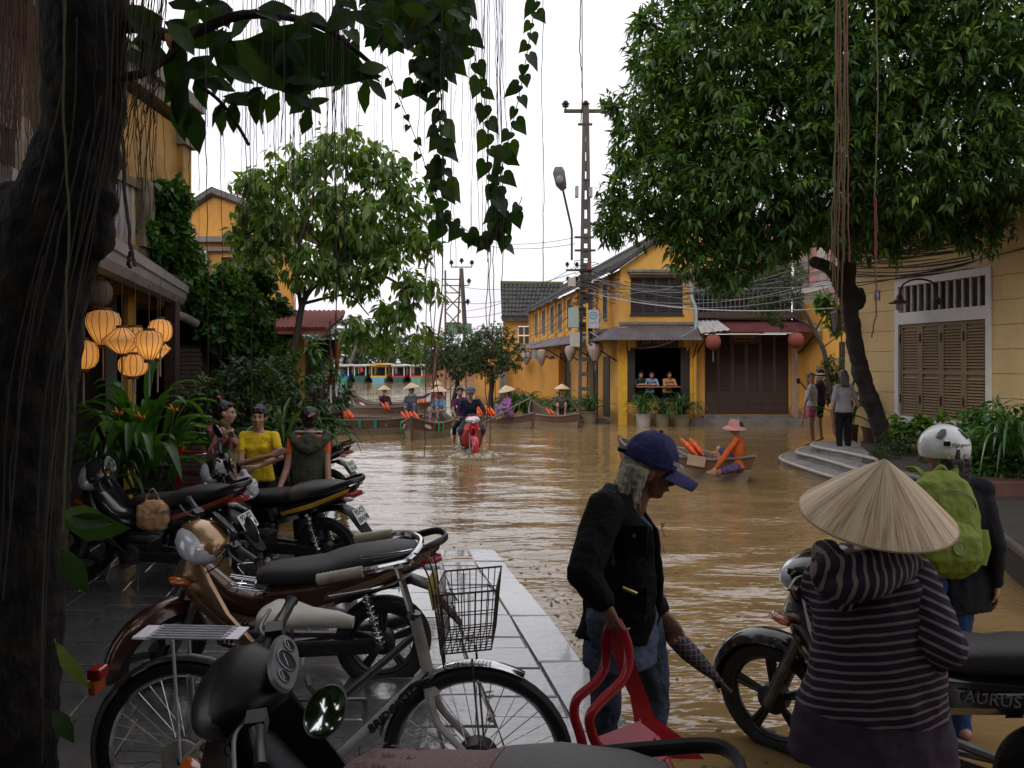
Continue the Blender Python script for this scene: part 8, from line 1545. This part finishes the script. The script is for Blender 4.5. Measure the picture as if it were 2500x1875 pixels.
# ---- red motorbike with two riders
mr = motorbike('red motorbike ridden through the flood with spray at its front wheel', (-.84, 16.9, -.12), -80, pm('bright_red_paint', (.55, .01, .03), rough=.22, coat=.5, bump=0), silst, steer=0, lean=0, stand=False, mirrors=(), scale=.9, group=None, shieldm=pm('bright_red_paint', 0), cowl=pm('bright_red_paint', 0), lensm=pm('bright_lamp_lens', (.7, .72, .75), rough=.1, metal=.3, var=.2, vs=20))
fd = Vector((cos(radians(-80)), sin(radians(-80)), 0)); rt = Vector((-fd.y, fd.x, 0)) * -1; ob = Vector((-.84, 16.9, -.12)); K_ = lambda f, r, z: ob + (fd * f + rt * r + Vector((0, 0, z))) * .9
person('man in a dark jacket and grey cap steering the red motorbike', ob + Vector((0, 0, .7)), 190, H=1.48, top=cloth('dark_blue_jacket', (.012, .016, .035)), sleeve=.95, bottom=cloth('grey_jeans', (.05, .065, .085)), leg=.62, hair='short', fem=False, vox=.016, head=(0, -10, 0), girth=1.05,
       J=dict(pelvis=K_(-.15, 0, .86), waist=K_(-.12, 0, 1.0), chest=K_(-.05, 0, 1.19), neck=K_(0, 0, 1.36), head=K_(.05, 0, 1.50), shL=K_(-.03, -.19, 1.32), shR=K_(-.03, .19, 1.32), elL=K_(.1, -.30, 1.10), elR=K_(.1, .30, 1.10), wrL=K_(.26, -.30, 1.0), wrR=K_(.26, .30, 1.0), hiL=K_(-.12, -.09, .84), hiR=K_(-.12, .09, .84), knL=K_(.25, -.26, .70), knR=K_(.25, .26, .70), anL=K_(.05, -.2, .32), anR=K_(.05, .2, .32), toL=K_(.18, -.22, .28), toR=K_(.18, .22, .28)))
person('passenger in a purple t-shirt sitting behind the rider on the red motorbike', ob + Vector((0, 0, .7)) + fd * -.4, 190, H=1.38, top=cloth('purple_cotton', (.09, .015, .09)), sleeve=.3, bottom=cloth('black_trousers', (.01, .01, .012)), leg=.68, hair='fringe', vox=.016, skinm=skin,
       J=dict(pelvis=K_(-.5, .06, .92), waist=K_(-.48, .08, 1.06), chest=K_(-.44, .11, 1.22), neck=K_(-.42, .16, 1.38), head=K_(-.40, .19, 1.52), shL=K_(-.44, -.02, 1.34), shR=K_(-.42, .29, 1.32), elL=K_(-.3, -.1, 1.1), elR=K_(-.3, .36, 1.10), wrL=K_(-.2, -.1, 1.0), wrR=K_(-.12, .30, .96), hiL=K_(-.48, -.05, .9), hiR=K_(-.48, .16, .9), knL=K_(-.15, -.3, .72), knR=K_(-.15, .34, .72), anL=K_(-.3, -.28, .34), anR=K_(-.3, .34, .34), toL=K_(-.18, -.28, .3), toR=K_(-.18, .36, .3)))
cc = thing('rider_cap', 'dark grey cap on the man steering the red motorbike', 'cap', K_(.05, 0, 1.57)); MB().ball((0, 0, 0), (.10, .105, .085), 16, 10).build('crown', pm('grey_green_cap', (.06, .08, .085), rough=.5), cc); MB().eloft([((.0, -.08, -.02), .08, .012), ((.02, -.17, -.04), .06, .006)], right=(1, 0, 0), n=12).build('peak', pm('grey_green_cap', 0), cc)
# thrown up water
spl = MB(); Rr = random.Random(3); foamm = pm('muddy_spray', (.50, .42, .30), rough=.2, var=.2, bump=.3)
for i in range(420):
    a = Rr.uniform(0, 2 * pi); r = abs(Rr.gauss(.28, .18)); z = abs(Rr.gauss(0, .09)) * math.exp(-r); s = Rr.uniform(.006, .022); c = ob + fd * .62 + Vector((cos(a) * r, sin(a) * r * .7, .14 + z)); spl.ball(c, (s * 1.4, s, s * .8), 5, 4)
for i in range(11): a = radians(-170 + i * 18); q_ = ob + fd * .55 + Vector((cos(a) * .38, sin(a) * .33, .13)); spl.ball(q_, (.13, .10, .05 + .03 * (i % 3)), 8, 5)
o = spl.build('water_spray', foamm); tag(o, 'muddy spray thrown up round the red motorbike\'s front wheel', 'spray', kind='stuff')
# ---- tour boats across the river
def tour(px, label, roof, post, hullc, hull2, d=80, w=1.22, trim=None, h=1.75):
    b = P_z(px, d, 0); o = thing('tour_boat', label, 'boat', b, group='covered tour boats moored on the far bank'); trim = trim or post
    hm = MB().loft([[Vector((x, y, z)) for x, z in ((-w / 2 * k, .42), (-w / 2 * k * .85, 0), (-w * .2 * k, -.12), (w * .2 * k, -.12), (w / 2 * k * .85, 0), (w / 2 * k, .42))] for y, k in ((-.9, .8), (-.4, 1), (1.8, 1.05), (4.5, 1), (6, .7))]).build('hull', hullc, o, smooth=False)
    MB().bbox((-w / 2, -.75, .38), (w / 2, -.6, .60)).build('front_panel', hull2, o, smooth=False); MB().bbox((-w / 2, -.6, .40), (w / 2, 4.5, .46)).build('deck', wood, o, smooth=False)
    for x in (-w / 2 + .08, w / 2 - .08):
        for y in (-.6, 1.5, 4.3): MB().bbox((x - .05, y - .05, .45), (x + .05, y + .05, 1.52)).build('post', post, o, smooth=False)
        MB().bbox((x - .03, -.5, .45), (x + .03, 4.3, .75)).build('side_board', hull2, o, smooth=False)
    MB().loft([[Vector((x, y, h - .22 + z)) for x, z in ((-w * .56, 0), (-w * .5, .10), (0, .17), (w * .5, .10), (w * .56, 0), (w * .5, -.03), (-w * .5, -.03))] for y in (-.95, 4.8)]).build('canopy', roof, o, smooth=False); MB().bbox((-w / 2, -.62, 1.42), (w / 2, -.58, 1.52)).build('fascia', trim, o, smooth=False); MB().bbox((-w / 2 + .1, 2.5, .46), (w / 2 - .1, 2.55, 1.4)).build('curtain', pm('boat_dark', (.05, .05, .055), rough=.8), o, smooth=False)
    return o
c_ = lambda k, c: pm(k, c, rough=.5, var=.1, bump=0)
tour(882, 'tour boat with a white canopy, dark green hull and red flag, second from the left', c_('boat_white', (.5, .5, .48)), c_('boat_white', 0), c_('boat_dark_green', (.02, .08, .06)), c_('boat_dark_green', 0))
tour(927, 'tour boat with a yellow canopy and light blue hull, in the middle of the row', c_('boat_yellow', (.55, .33, .06)), c_('boat_yellow', 0), c_('boat_blue', (.12, .33, .42)), c_('boat_yellow', 0), w=1.5, h=1.85)
tour(975, 'tour boat with a pale canopy and red seats, fourth from the left', c_('boat_white', 0), c_('boat_white', 0), c_('boat_dark_green', 0), c_('boat_red', (.35, .03, .05)))
tour(1018, 'tour boat with a pale canopy and orange-red front board, rightmost of the row', c_('boat_white', 0), c_('boat_white', 0), c_('boat_green', (.10, .28, .2)), c_('boat_orange', (.50, .08, .03)))
tour(838, 'tour boat with blue rail and green hull at the far left of the row', c_('boat_white', 0), c_('boat_white', 0), c_('boat_green2', (.02, .25, .15)), c_('boat_royal', (.02, .06, .4)), w=1.35)
bx = P_z(822, 79.5, 0); kb = thing('kiosk', 'small turquoise kiosk with a white top beside the leftmost tour boat', 'kiosk', bx); MB().bbox((-.35, 0, .4), (.35, 1, 2.0)).build('cabin', c_('turq', (.10, .42, .36)), kb, smooth=False); MB().bbox((-.4, -.1, 2.0), (.4, 1, 2.35)).build('fascia', c_('boat_white', 0), kb, smooth=False); MB().loft([[Vector((x, y, z)) for x, z in ((-1.8, 3.1), (.75, 2.55), (.75, 2.45), (-1.8, 3.0))] for y in (-.3, 2)]).build('roof', c_('boat_white', 0), kb, smooth=False)
fg_ = thing('small_flag', 'small red flag on the white-canopied tour boat', 'flag', P(881, 905, 79)); MB().tube([(0, 0, -.2), (0, 0, .5)], .02, 5).build('staff', brw, fg_); MB().add([(0, -.01, .45), (.22, -.01, .1), (.2, -.01, -.1), (-.05, -.01, -.1), (0, .02, .45), (.22, .02, .1), (.2, .02, -.1), (-.05, .02, -.1)], [(0, 1, 2, 3), (7, 6, 5, 4)]).build('cloth', c_('flag_red', (.65, .02, .02)), fg_)
gl = thing('globe_lamp', 'white four-globe street lamp on the far bank', 'lamp', P_z(972, 86, 0)); z0 = P(972, 885, 86).z; MB().tube([(0, 0, 0), (0, 0, z0 + .1)], .05, 6).build('lamp_post', c_('lamp_grey', (.3, .3, .3)), gl)
for x, z in ((-.12, 0), (.14, 0), (0, .22), (.02, .0)): MB().ball((x, 0, z0 + z), .13, 12, 8).build('globe', c_('globe_white', (.75, .75, .75)), gl)

# ================================================================ poles, wires, lanterns
conc = pm('stained_concrete', (.10, .085, .075), rough=.85, var=.3, vs=3, bump=.3); rust = pm('rusty_iron', (.05, .035, .028), rough=.7, var=.3)
pd_ = 26.2; pb = P_z(1430, pd_, -.3); pp_ = thing('power_pole', 'tall concrete power pole with meter boxes, street lamp and three insulators on top', 'pole', pb)
top = P(1430, 262, pd_).z + .3
def py_(py): return P(0, py, pd_).z + .3
for s in (-1, 1): MB().loft([[Vector((s * a + x, y, z)) for x, y in ((-.05, -.09), (.05, -.09), (.05, .09), (-.05, .09))] for a, z in ((.19, 0), (.17, 2.2), (.12, 5.0), (.07, 8.5), (.045, top))]).build('pole_leg', conc, pp_, smooth=False)
z = .35; 
while z < top - .3: a = np.interp(z, [0, 2.2, 5, 8.5, top], [.19, .17, .12, .07, .045]); MB().bbox((-a + .03, -.07, z), (a - .03, .07, z + (.12 if z < 2.8 else .3))).build('pole_rung', conc, pp_, smooth=False); z += .46 if z < 6 else .6
MB().bbox((-.7, -.5, .1), (.7, .5, .38)).build('pole_base', pm('pole_base_stone', (.07, .065, .06), rough=.8), pp_, smooth=False, bevel=.04)
z = py_(275); MB().bbox((-.68, -.07, z), (.62, .05, z + .09)).build('crossarm', pm('mossy_iron', (.06, .06, .02), rough=.8), pp_, smooth=False)
insm = MB().lathe([(0, 0), (.03, 0), (.03, .08), (.10, .10), (.105, .13), (.06, .15), (.13, .18), (.13, .2), (.06, .22), (.085, .25), (.05, .29), (0, .3)], 14).mesh('insulator', pm('brown_porcelain', (.04, .02, .02), rough=.25))
for x in (-.63, 0, .57): inst('insulator', insm, pp_, T(x, 0, z + .08))
for py, x0, x1 in ((580, -.35, .25), (612, -.35, .3), (660, -.62, .1), (305, -.25, .2), (440, -.1, .1)): MB().bbox((x0, -.1, py_(py) - .03), (x1, -.02, py_(py) + .03)).build('crossarm', rust, pp_, smooth=False)
for x, py in ((-.58, 650), (-.28, 650), (-.56, 685), (-.3, 685)): inst('insulator', insm, pp_, T(x, -.05, py_(py) - .05) @ Matrix.Scale(.6, 4))
MB().tube([P(1396, 635, pd_) - pb, P(1396, 560, pd_) - pb, P(1374, 462, pd_ - .3) - pb], .035, 8).build('lamp_arm', rust, pp_); MB().eloft([(P(1376, 462, pd_ - .3) - pb, .10, .06), (P(1370, 450, pd_ - .4) - pb, .17, .1), (P(1364, 420, pd_ - .5) - pb, .19, .11), (P(1364, 408, pd_ - .5) - pb, .12, .07)], right=(1, 0, 0), n=14, ex=2.8).build('lamp_head', pm('lamp_grey_body', (.12, .12, .13), rough=.5), pp_); MB().ball(P(1366, 438, pd_ - .56) - pb, (.12, .05, .14), 12, 8).build('lamp_glass', pm('smoky_lamp_glass', (.20, .18, .17), rough=.3), pp_)
for x0, y0, x1, y1, m, ls in ((1388, 752, 1412, 800, 'mint_box', (.30, .38, .36)), (1392, 812, 1415, 847, 'cream_box', (.42, .40, .34)), (1432, 757, 1462, 802, 'white_box', (.45, .47, .50)), (1404, 455, 1412, 482, 'grey_box', (.3, .3, .31)), (1438, 458, 1446, 482, 'grey_box', (.3, .3, .31)), (1388, 678, 1405, 700, 'cream_box', 0), (1434, 640, 1443, 660, 'rust_box', (.16, .05, .03))):
    a, b_ = P(x0, y1, pd_ - .3) - pb, P(x1, y0, pd_ - .3) - pb; o = MB().bbox((a.x, -.42, a.z), (b_.x, -.2, b_.z)).build('meter_box', pm(m, ls, rough=.5, var=.1), pp_, smooth=False, bevel=.01)
    if m == 'white_box': MB().lathe([(.09, 0), (.12, 0), (.12, .006), (.09, .006)], 20, T((a.x + b_.x) / 2, -.424, b_.z - .17) @ RX(90)).build('round_logo', pm('logo_blue', (.05, .30, .45), rough=.5), o).parent = o; inst('lettering', text_mesh('ANT', .1, pm('logo_blue', 0)), o, T((a.x + b_.x) / 2, -.424, a.z + .17) @ RX(90)); inst('lettering', text_mesh('W', .12, pm('logo_blue', 0)), o, T((a.x + b_.x) / 2, -.43, b_.z - .17) @ RX(90))
MB().bbox((-.02, -.45, py_(845)), (.03, -.38, py_(745))).build('yellow_conduit', pm('bright_yellow_paint', 0), pp_, smooth=False)
for k in range(14): 
    zc = py_(650 + k * 13); MB().tube([(R.uniform(-.2, .2) + .3 * cos(a), -.15 + .12 * sin(a * 2), zc + .18 * sin(a)) for a in [2 * pi * i / 14 for i in range(15)]], .012, 4).build('cable_coil', inkp, pp_)
# wires
wi = thing('overhead_wires', 'tangle of overhead cables spreading from the power pole over the street', 'wires', (3, 22, 5)); wb0 = Vector((3, 22, 5)); wmt = pm('cable_black', (.02, .02, .022), rough=.6, bump=0); wgt = pm('cable_grey', (.20, .20, .21), rough=.5, bump=0)
def wire(a, b_, s, r=.008, m=wmt): MB().tube([p - wb0 for p in sag(a, b_, s, 12)], r, 4).build('cable', m, wi)
for k in range(17):
    y0 = R.uniform(655, 720); y1 = R.uniform(560, 690); wire(P(1432, y0, pd_ - .2), P(R.uniform(2050, 2300), y1, R.uniform(16, 19)), R.uniform(.1, .9), R.uniform(.005, .009), R.choice([wmt, wmt, wgt]))
for k in range(12): wire(P(1432, R.uniform(650, 720), pd_ - .2), P(1690 + R.uniform(0, 10), R.uniform(655, 760), 24.9), R.uniform(.05, .5), .009, R.choice([wmt, wgt]))
for k in range(9): wire(P(1425, R.uniform(650, 760), pd_ - .1), P(R.uniform(1255, 1330), R.uniform(800, 860), R.uniform(33, 40)), R.uniform(.1, .5), .009)
for y0, y1 in ((580, 575), (595, 583), (665, 700), (650, 760), (675, 740), (690, 775)): wire(P(1405, y0, pd_), P(1128, y1, 40), .3, .010)
wire(P(1440, 715, pd_ - .2), P(2040, 752, 18), .25, .014, pm('cable_pale', (.42, .42, .43), rough=.5)); wire(P(1440, 810, pd_ - .4), P(1700, 800, 24.2), .55, .014, pm('cable_pale', 0)); wire(P(1422, 270, pd_), P(1418, -700, 14), 0, .012); wire(P(1325, 690, 25), P(1325, 300, 22), 0, .004)
for k in range(16): y = R.uniform(560, 665); wire(P(2070 + R.uniform(-5, 5), y + 30, 17.4), P(2620, y - 55 + R.uniform(-20, 20), 12.3), R.uniform(.02, .25), R.uniform(.008, .014))
wire(P(2050, 705, 17.4), P(2560, 590, 12.6), .05, .01)
# lattice pylon
ly = 40; l0 = P_z(1118, ly, -.3); lp = thing('lattice_pylon', 'rusty lattice power pylon with insulators above the round trees', 'pylon', l0)
def lx(px, py): return P(px, py, ly) - l0
for px in (1087, 1140): 
    MB().tube([lx(px, 1000), lx(px if px < 1100 else 1125, 660)], .05, 5).build('post', pm('ochre_rust', (.16, .10, .05), rough=.7), lp)
MB().tube([lx(1135, 790), lx(1126, 655)], .10, 4).build('post', conc, lp); MB().tube([lx(1118, 790), lx(1124, 655)], .04, 4).build('post', conc, lp)
for a, b_ in (((1078, 682), (1130, 682)), ((1078, 697), (1145, 697)), ((1090, 715), (1125, 715)), ((1085, 738), (1142, 738)), ((1085, 788), (1125, 788)), ((1100, 652), (1153, 652)), ((1087, 720), (1125, 760)), ((1125, 720), (1087, 760)), ((1087, 760), (1125, 800)), ((1125, 760), (1087, 800)), ((1087, 690), (1120, 715)), ((1087, 900), (1140, 960)), ((1140, 900), (1087, 960)), ((1087, 950), (1140, 950)), ((1100, 985), (1100, 930)), ((1120, 985), (1120, 930))): MB().tube([lx(*a), lx(*b_)], .028, 4).build('brace', pm('ochre_rust', 0), lp)
for px, py in ((1102, 650), (1127, 645), (1152, 650), (1145, 695), (1142, 745), (1090, 745)): inst('insulator', insm, lp, T(*lx(px, py)))
tf = MB().bbox((-.7, 0, 0), (.5, .4, .5)).build('transformer', pm('pale_green_box', (.12, .22, .15), rough=.6), lp, smooth=False, M=T(*lx(1125, 815)))
# lanterns --------------------------------------------------------------------------
def silk(key, c, es): return pm(key, c, rough=.7, var=.12, vs=8, bump=.05, emis=(1., .50, .14), es=es) if es else pm(key, c, rough=.7, var=.12, vs=8, bump=.05)
ribm = pm('lantern_rib', (.10, .05, .02), rough=.7, bump=0)
def lantern(label, p, r, h, shape, m, lit=0, tas=.25, group=None, n=14):
    o = thing('silk_lantern', label, 'lantern', p, group=group)
    pf = {'round': [(.35, .5), (.75, .42), (.97, .2), (1, 0), (.95, -.22), (.72, -.42), (.35, -.5)], 'drop': [(.45, .5), (.85, .42), (1, .22), (.96, .05), (.75, -.18), (.5, -.38), (.35, -.5)], 'disc': [(.3, .5), (.55, .3), (.85, .12), (1, .02), (.8, -.15), (.5, -.35), (.25, -.5)]}[shape]
    mb = MB(); 
    rings = []
    for rr, z in pf: rings.append((rr * r, z * h))
    MB().lathe(rings, n * 2).build('silk_shade', m, o)
    mb = MB()
    for k in range(n): a = 2 * pi * k / n; MB_r = mb.tube([(rr * 1.006 * cos(a), rr * 1.006 * sin(a), z) for rr, z in rings], .0028 * max(1, r / .15), 4)
    q = mb.build('rib', ribm, o); q['kind'] = 'stuff'
    MB().lathe([(rings[-1][0], 0), (rings[-1][0] + .004, -.01), (rings[-1][0], -.025), (0, -.025)], 16).build('base_ring', ribm, o, M=T(0, 0, rings[-1][1])); MB().lathe([(0, .02), (rings[0][0], .02), (rings[0][0], 0)], 16).build('top_ring', ribm, o, M=T(0, 0, rings[0][1]))
    MB().tube([(0, 0, -h / 2 - .02), (0, 0, -h / 2 - .02 - tas)], .008 * max(1, r / .15), 6).build('tassel', pm('pale_tassel', (.25, .22, .2), rough=.8), o); MB().tube([(0, 0, h / 2), (0, 0, h / 2 + .35)], .003, 4).build('cord', ribm, o)
    if lit:
        MB().ball((0, 0, -.01), (.018, .018, .05), 10, 8).build('bulb', pm('warm_bulb', (1, .7, .3), emis=(1, .6, .2), es=7, bump=0), o)
        ld = bpy.data.lights.new('lantern_light', 'POINT'); ld.energy = lit; ld.color = (1, .55, .2); ld.shadow_soft_size = .03; lo = bpy.data.objects.new('lantern_light', ld); COL.objects.link(lo); lo.parent = o; lo.location = (0, 0, .0)
    return o
def silkmat(key, c, tl):
    m = bpy.data.materials.new(key); m.use_nodes = True; N = m.node_tree.nodes; K = m.node_tree.links.new; b = N['Principled BSDF']; b.inputs['Base Color'].default_value = (*c, 1); b.inputs['Roughness'].default_value = .7; t = N.new('ShaderNodeBsdfTranslucent'); t.inputs['Color'].default_value = (.95, .70, .42, 1); x = N.new('ShaderNodeMixShader'); x.inputs[0].default_value = tl
    tc_ = N.new('ShaderNodeTexCoord'); v = N.new('ShaderNodeTexVoronoi'); v.inputs['Scale'].default_value = 22; K(tc_.outputs['Object'], v.inputs[0]); r = N.new('ShaderNodeValToRGB'); r.color_ramp.elements[0].position = .10; r.color_ramp.elements[0].color = (.12, .05, .03, 1); r.color_ramp.elements[1].position = .16; r.color_ramp.elements[1].color = (*c, 1); K(v.outputs['Distance'], r.inputs[0]); K(r.outputs[0], b.inputs['Base Color'])
    K(b.outputs[0], x.inputs[1]); K(t.outputs[0], x.inputs[2]); K(x.outputs[0], N['Material Output'].inputs[0]); return m
sm1 = silkmat('lit_silk', (.50, .38, .22), .55)
LG = 'glowing silk lanterns under the veranda roof'
for px, py, r, h, sh, d, lab in ((252, 800, 40, 84, 'drop', 6.6, 'glowing teardrop silk lantern, highest of the veranda group'), (298, 832, 46, 62, 'disc', 6.5, 'glowing disc-shaped silk lantern in the middle of the group'), (330, 838, 34, 76, 'drop', 6.9, 'glowing teardrop silk lantern tucked behind the disc-shaped one'), (364, 843, 32, 70, 'drop', 6.4, 'brightest teardrop silk lantern with a visible bulb near the right of the group'), (391, 808, 28, 56, 'round', 6.9, 'small round silk lantern, farthest right at the top of the group'), (325, 892, 34, 52, 'round', 6.6, 'round silk lantern hanging lowest in the group'), (204, 866, 34, 70, 'round', 6.5, 'round silk lantern half hidden by the foreground trunk'), (385, 852, 30, 46, 'disc', 6.95, 'disc-shaped silk lantern peeping out on the right behind the brightest one')):
    k = d / 2050; lantern(lab, P(px, py, d), r * k, h * k, sh, sm1, lit=.27 if px not in (385,) else .2, tas=.26, group=LG)
lantern('unlit silk lantern in the dark under the gutter', P(235, 715, 6.8), .12, .22, 'round', pm('dim_silk', (.10, .07, .05), rough=.8), 0, .1)
gs = pm('grey_silk', (.40, .33, .30), rough=.7, var=.1); rs2 = pm('faded_red_silk', (.28, .065, .045), rough=.7, var=.2)
for px, py, d, r, h, lab in ((1285, 874, 33, .19, .46, 'pale teardrop lantern furthest left under the grey awning'), (1322, 872, 30, .17, .55, 'pale teardrop lantern by the grey awning post'), (1392, 862, 27.5, .18, .48, 'pale teardrop lantern just left of the power pole'), (1453, 858, 25.6, .24, .55, 'pale teardrop lantern just right of the power pole')): lantern(lab, P(px, py, d), r, h, 'drop', gs, 0, .3, 'pale lanterns under the grey awning', 12)
for px, py, lab in ((1741, 835, 'faded red round lantern left of the timber doors'), (1943, 830, 'faded red round lantern right of the timber doors')): lantern(lab, P(px, py, 24.3), .22, .42, 'round', rs2, 0, .35, 'red lanterns of the timber shop', 12)
for px, py, lab in ((1830, 600, 'red lantern half hidden in the tree over the balcony, upper one'), (1840, 648, 'red lantern half hidden in the tree over the balcony, lower one')): lantern(lab, P(px, py, 25.0), .26, .4, 'round', pm('bright_red_silk', (.55, .03, .02), rough=.6), 0, .3, None, 12)
ln_ = thing('street_lantern', 'old hexagonal glass lantern hanging beside the leaning trunk', 'lamp', P(2043, 790, 17.2)); MB().lathe([(.03, .3), (.16, .2), (.16, .19)], 6).build('cap', blk, ln_, smooth=False); MB().lathe([(.14, .19), (.09, -.15), (.05, -.2)], 6).build('glass', pm('lantern_glass', (.10, .09, .08), rough=.2), ln_, smooth=False)
for k in range(6): a = k * pi / 3; MB().tube([(.145 * cos(a), .145 * sin(a), .19), (.095 * cos(a), .095 * sin(a), -.15)], .008, 4).build('bar', blk, ln_)
MB().tube([(0, 0, .3), (.0, .0, .45), (.3, .1, .45)], .01, 5).build('bracket', blk, ln_)
wl2 = thing('scroll_lamp', 'scrolled iron wall lamp on the ochre wall right of the timber shop', 'lamp', P(1990, 810, 24.6)); MB().tube(smooth_path([(-.2, .15, .0), (-.15, 0, .2), (.0, -.05, .25), (.05, -.1, .1)], 5), .02, 6).build('arm', pm('grey_iron', (.2, .18, .15), rough=.5), wl2); MB().ball((.05, -.1, -.02), (.09, .09, .13), 12, 8).build('glass', pm('smoky_glass', (.28, .22, .16), rough=.2), wl2)
# unseen house wall and roof added behind the camera to shade the near street
hb2 = thing('shade_house', 'dark timber veranda front of the house at the photographer\'s back', 'house', (0, -2.4, 0)); MB().bbox((-8, -.2, -.5), (4.5, 0, 5.5)).build('wall', pm('shade_house_wall', (.10, .06, .03), rough=.9), hb2, smooth=False); MB().bbox((-8, -.3, 3.3), (4.2, 1.5, 3.42)).build('shade_house_roof', tile, hb2, smooth=False)
# cream canvas? small things: dropped leaves on the paving
dl = onel('leaf', pm('fallen_leaf', (.16, .07, .03), rough=.6, var=.3), .2, .1, w=.5)
for i, (px, py) in enumerate(((1080, 1800), (1185, 1700), (1200, 1760), (1160, 1560), (700, 1720), (330, 1380), (560, 1800), (300, 1560), (1095, 1500), (460, 1500))):
    d = 1.78 * 2050 / (py - HY); p = P(px, py, d); p.z = groundz(p.x, p.y) + .012; o = inst('fallen_leaf', dl, None, T(*p) @ RZ(i * 50) @ Matrix.Scale(.07, 4)); tag(o, ['curled brown leaf on the flagstones under the front bicycle wheel', 'brown leaf on the wet flagstones left of the red chair', 'small brown leaf beside the kerb near the red chair', 'brown leaf on the flags behind the wire basket', 'brown leaf on the dark flags under the bicycle frame', 'brown leaf in the dark at the foot of the parked bikes', 'brown leaf below the bicycle hub', 'brown leaf on the dark paving by the trunk', 'brown leaf on the wet flags left of the handlebars', 'brown leaf behind the rear bicycle wheel'][i], 'leaf', 'fallen leaves on the paving')

# scum, twigs and leaf bits floating along the pavement edge
fl_ = MB(); Rf = random.Random(8)
for i in range(330):
    y = Rf.uniform(3.2, 9.5) if i % 3 else Rf.uniform(9, 24); x = edgeX(y) + abs(Rf.gauss(.05, .35)) + .05 if y < 8 else Rf.uniform(-2.5, 4.5); a = Rf.uniform(0, 6.28); s_ = Rf.uniform(.006, .028); z = water_z(x, y) + .004
    q = [Vector((x + cos(a + t) * s_ * k_, y + sin(a + t) * s_ * k_, z)) for t, k_ in ((0, 1.4), (1.5, .5), (3.1, 1.2), (4.6, .55))]; fl_.add(q, [(0, 1, 2, 3)])
o = fl_.build('floating_litter', pm('sodden_litter', (.10, .07, .035), rough=.6, var=.5, vs=30), smooth=False); tag(o, 'leaf bits and twigs floating on the muddy water', kind='stuff')
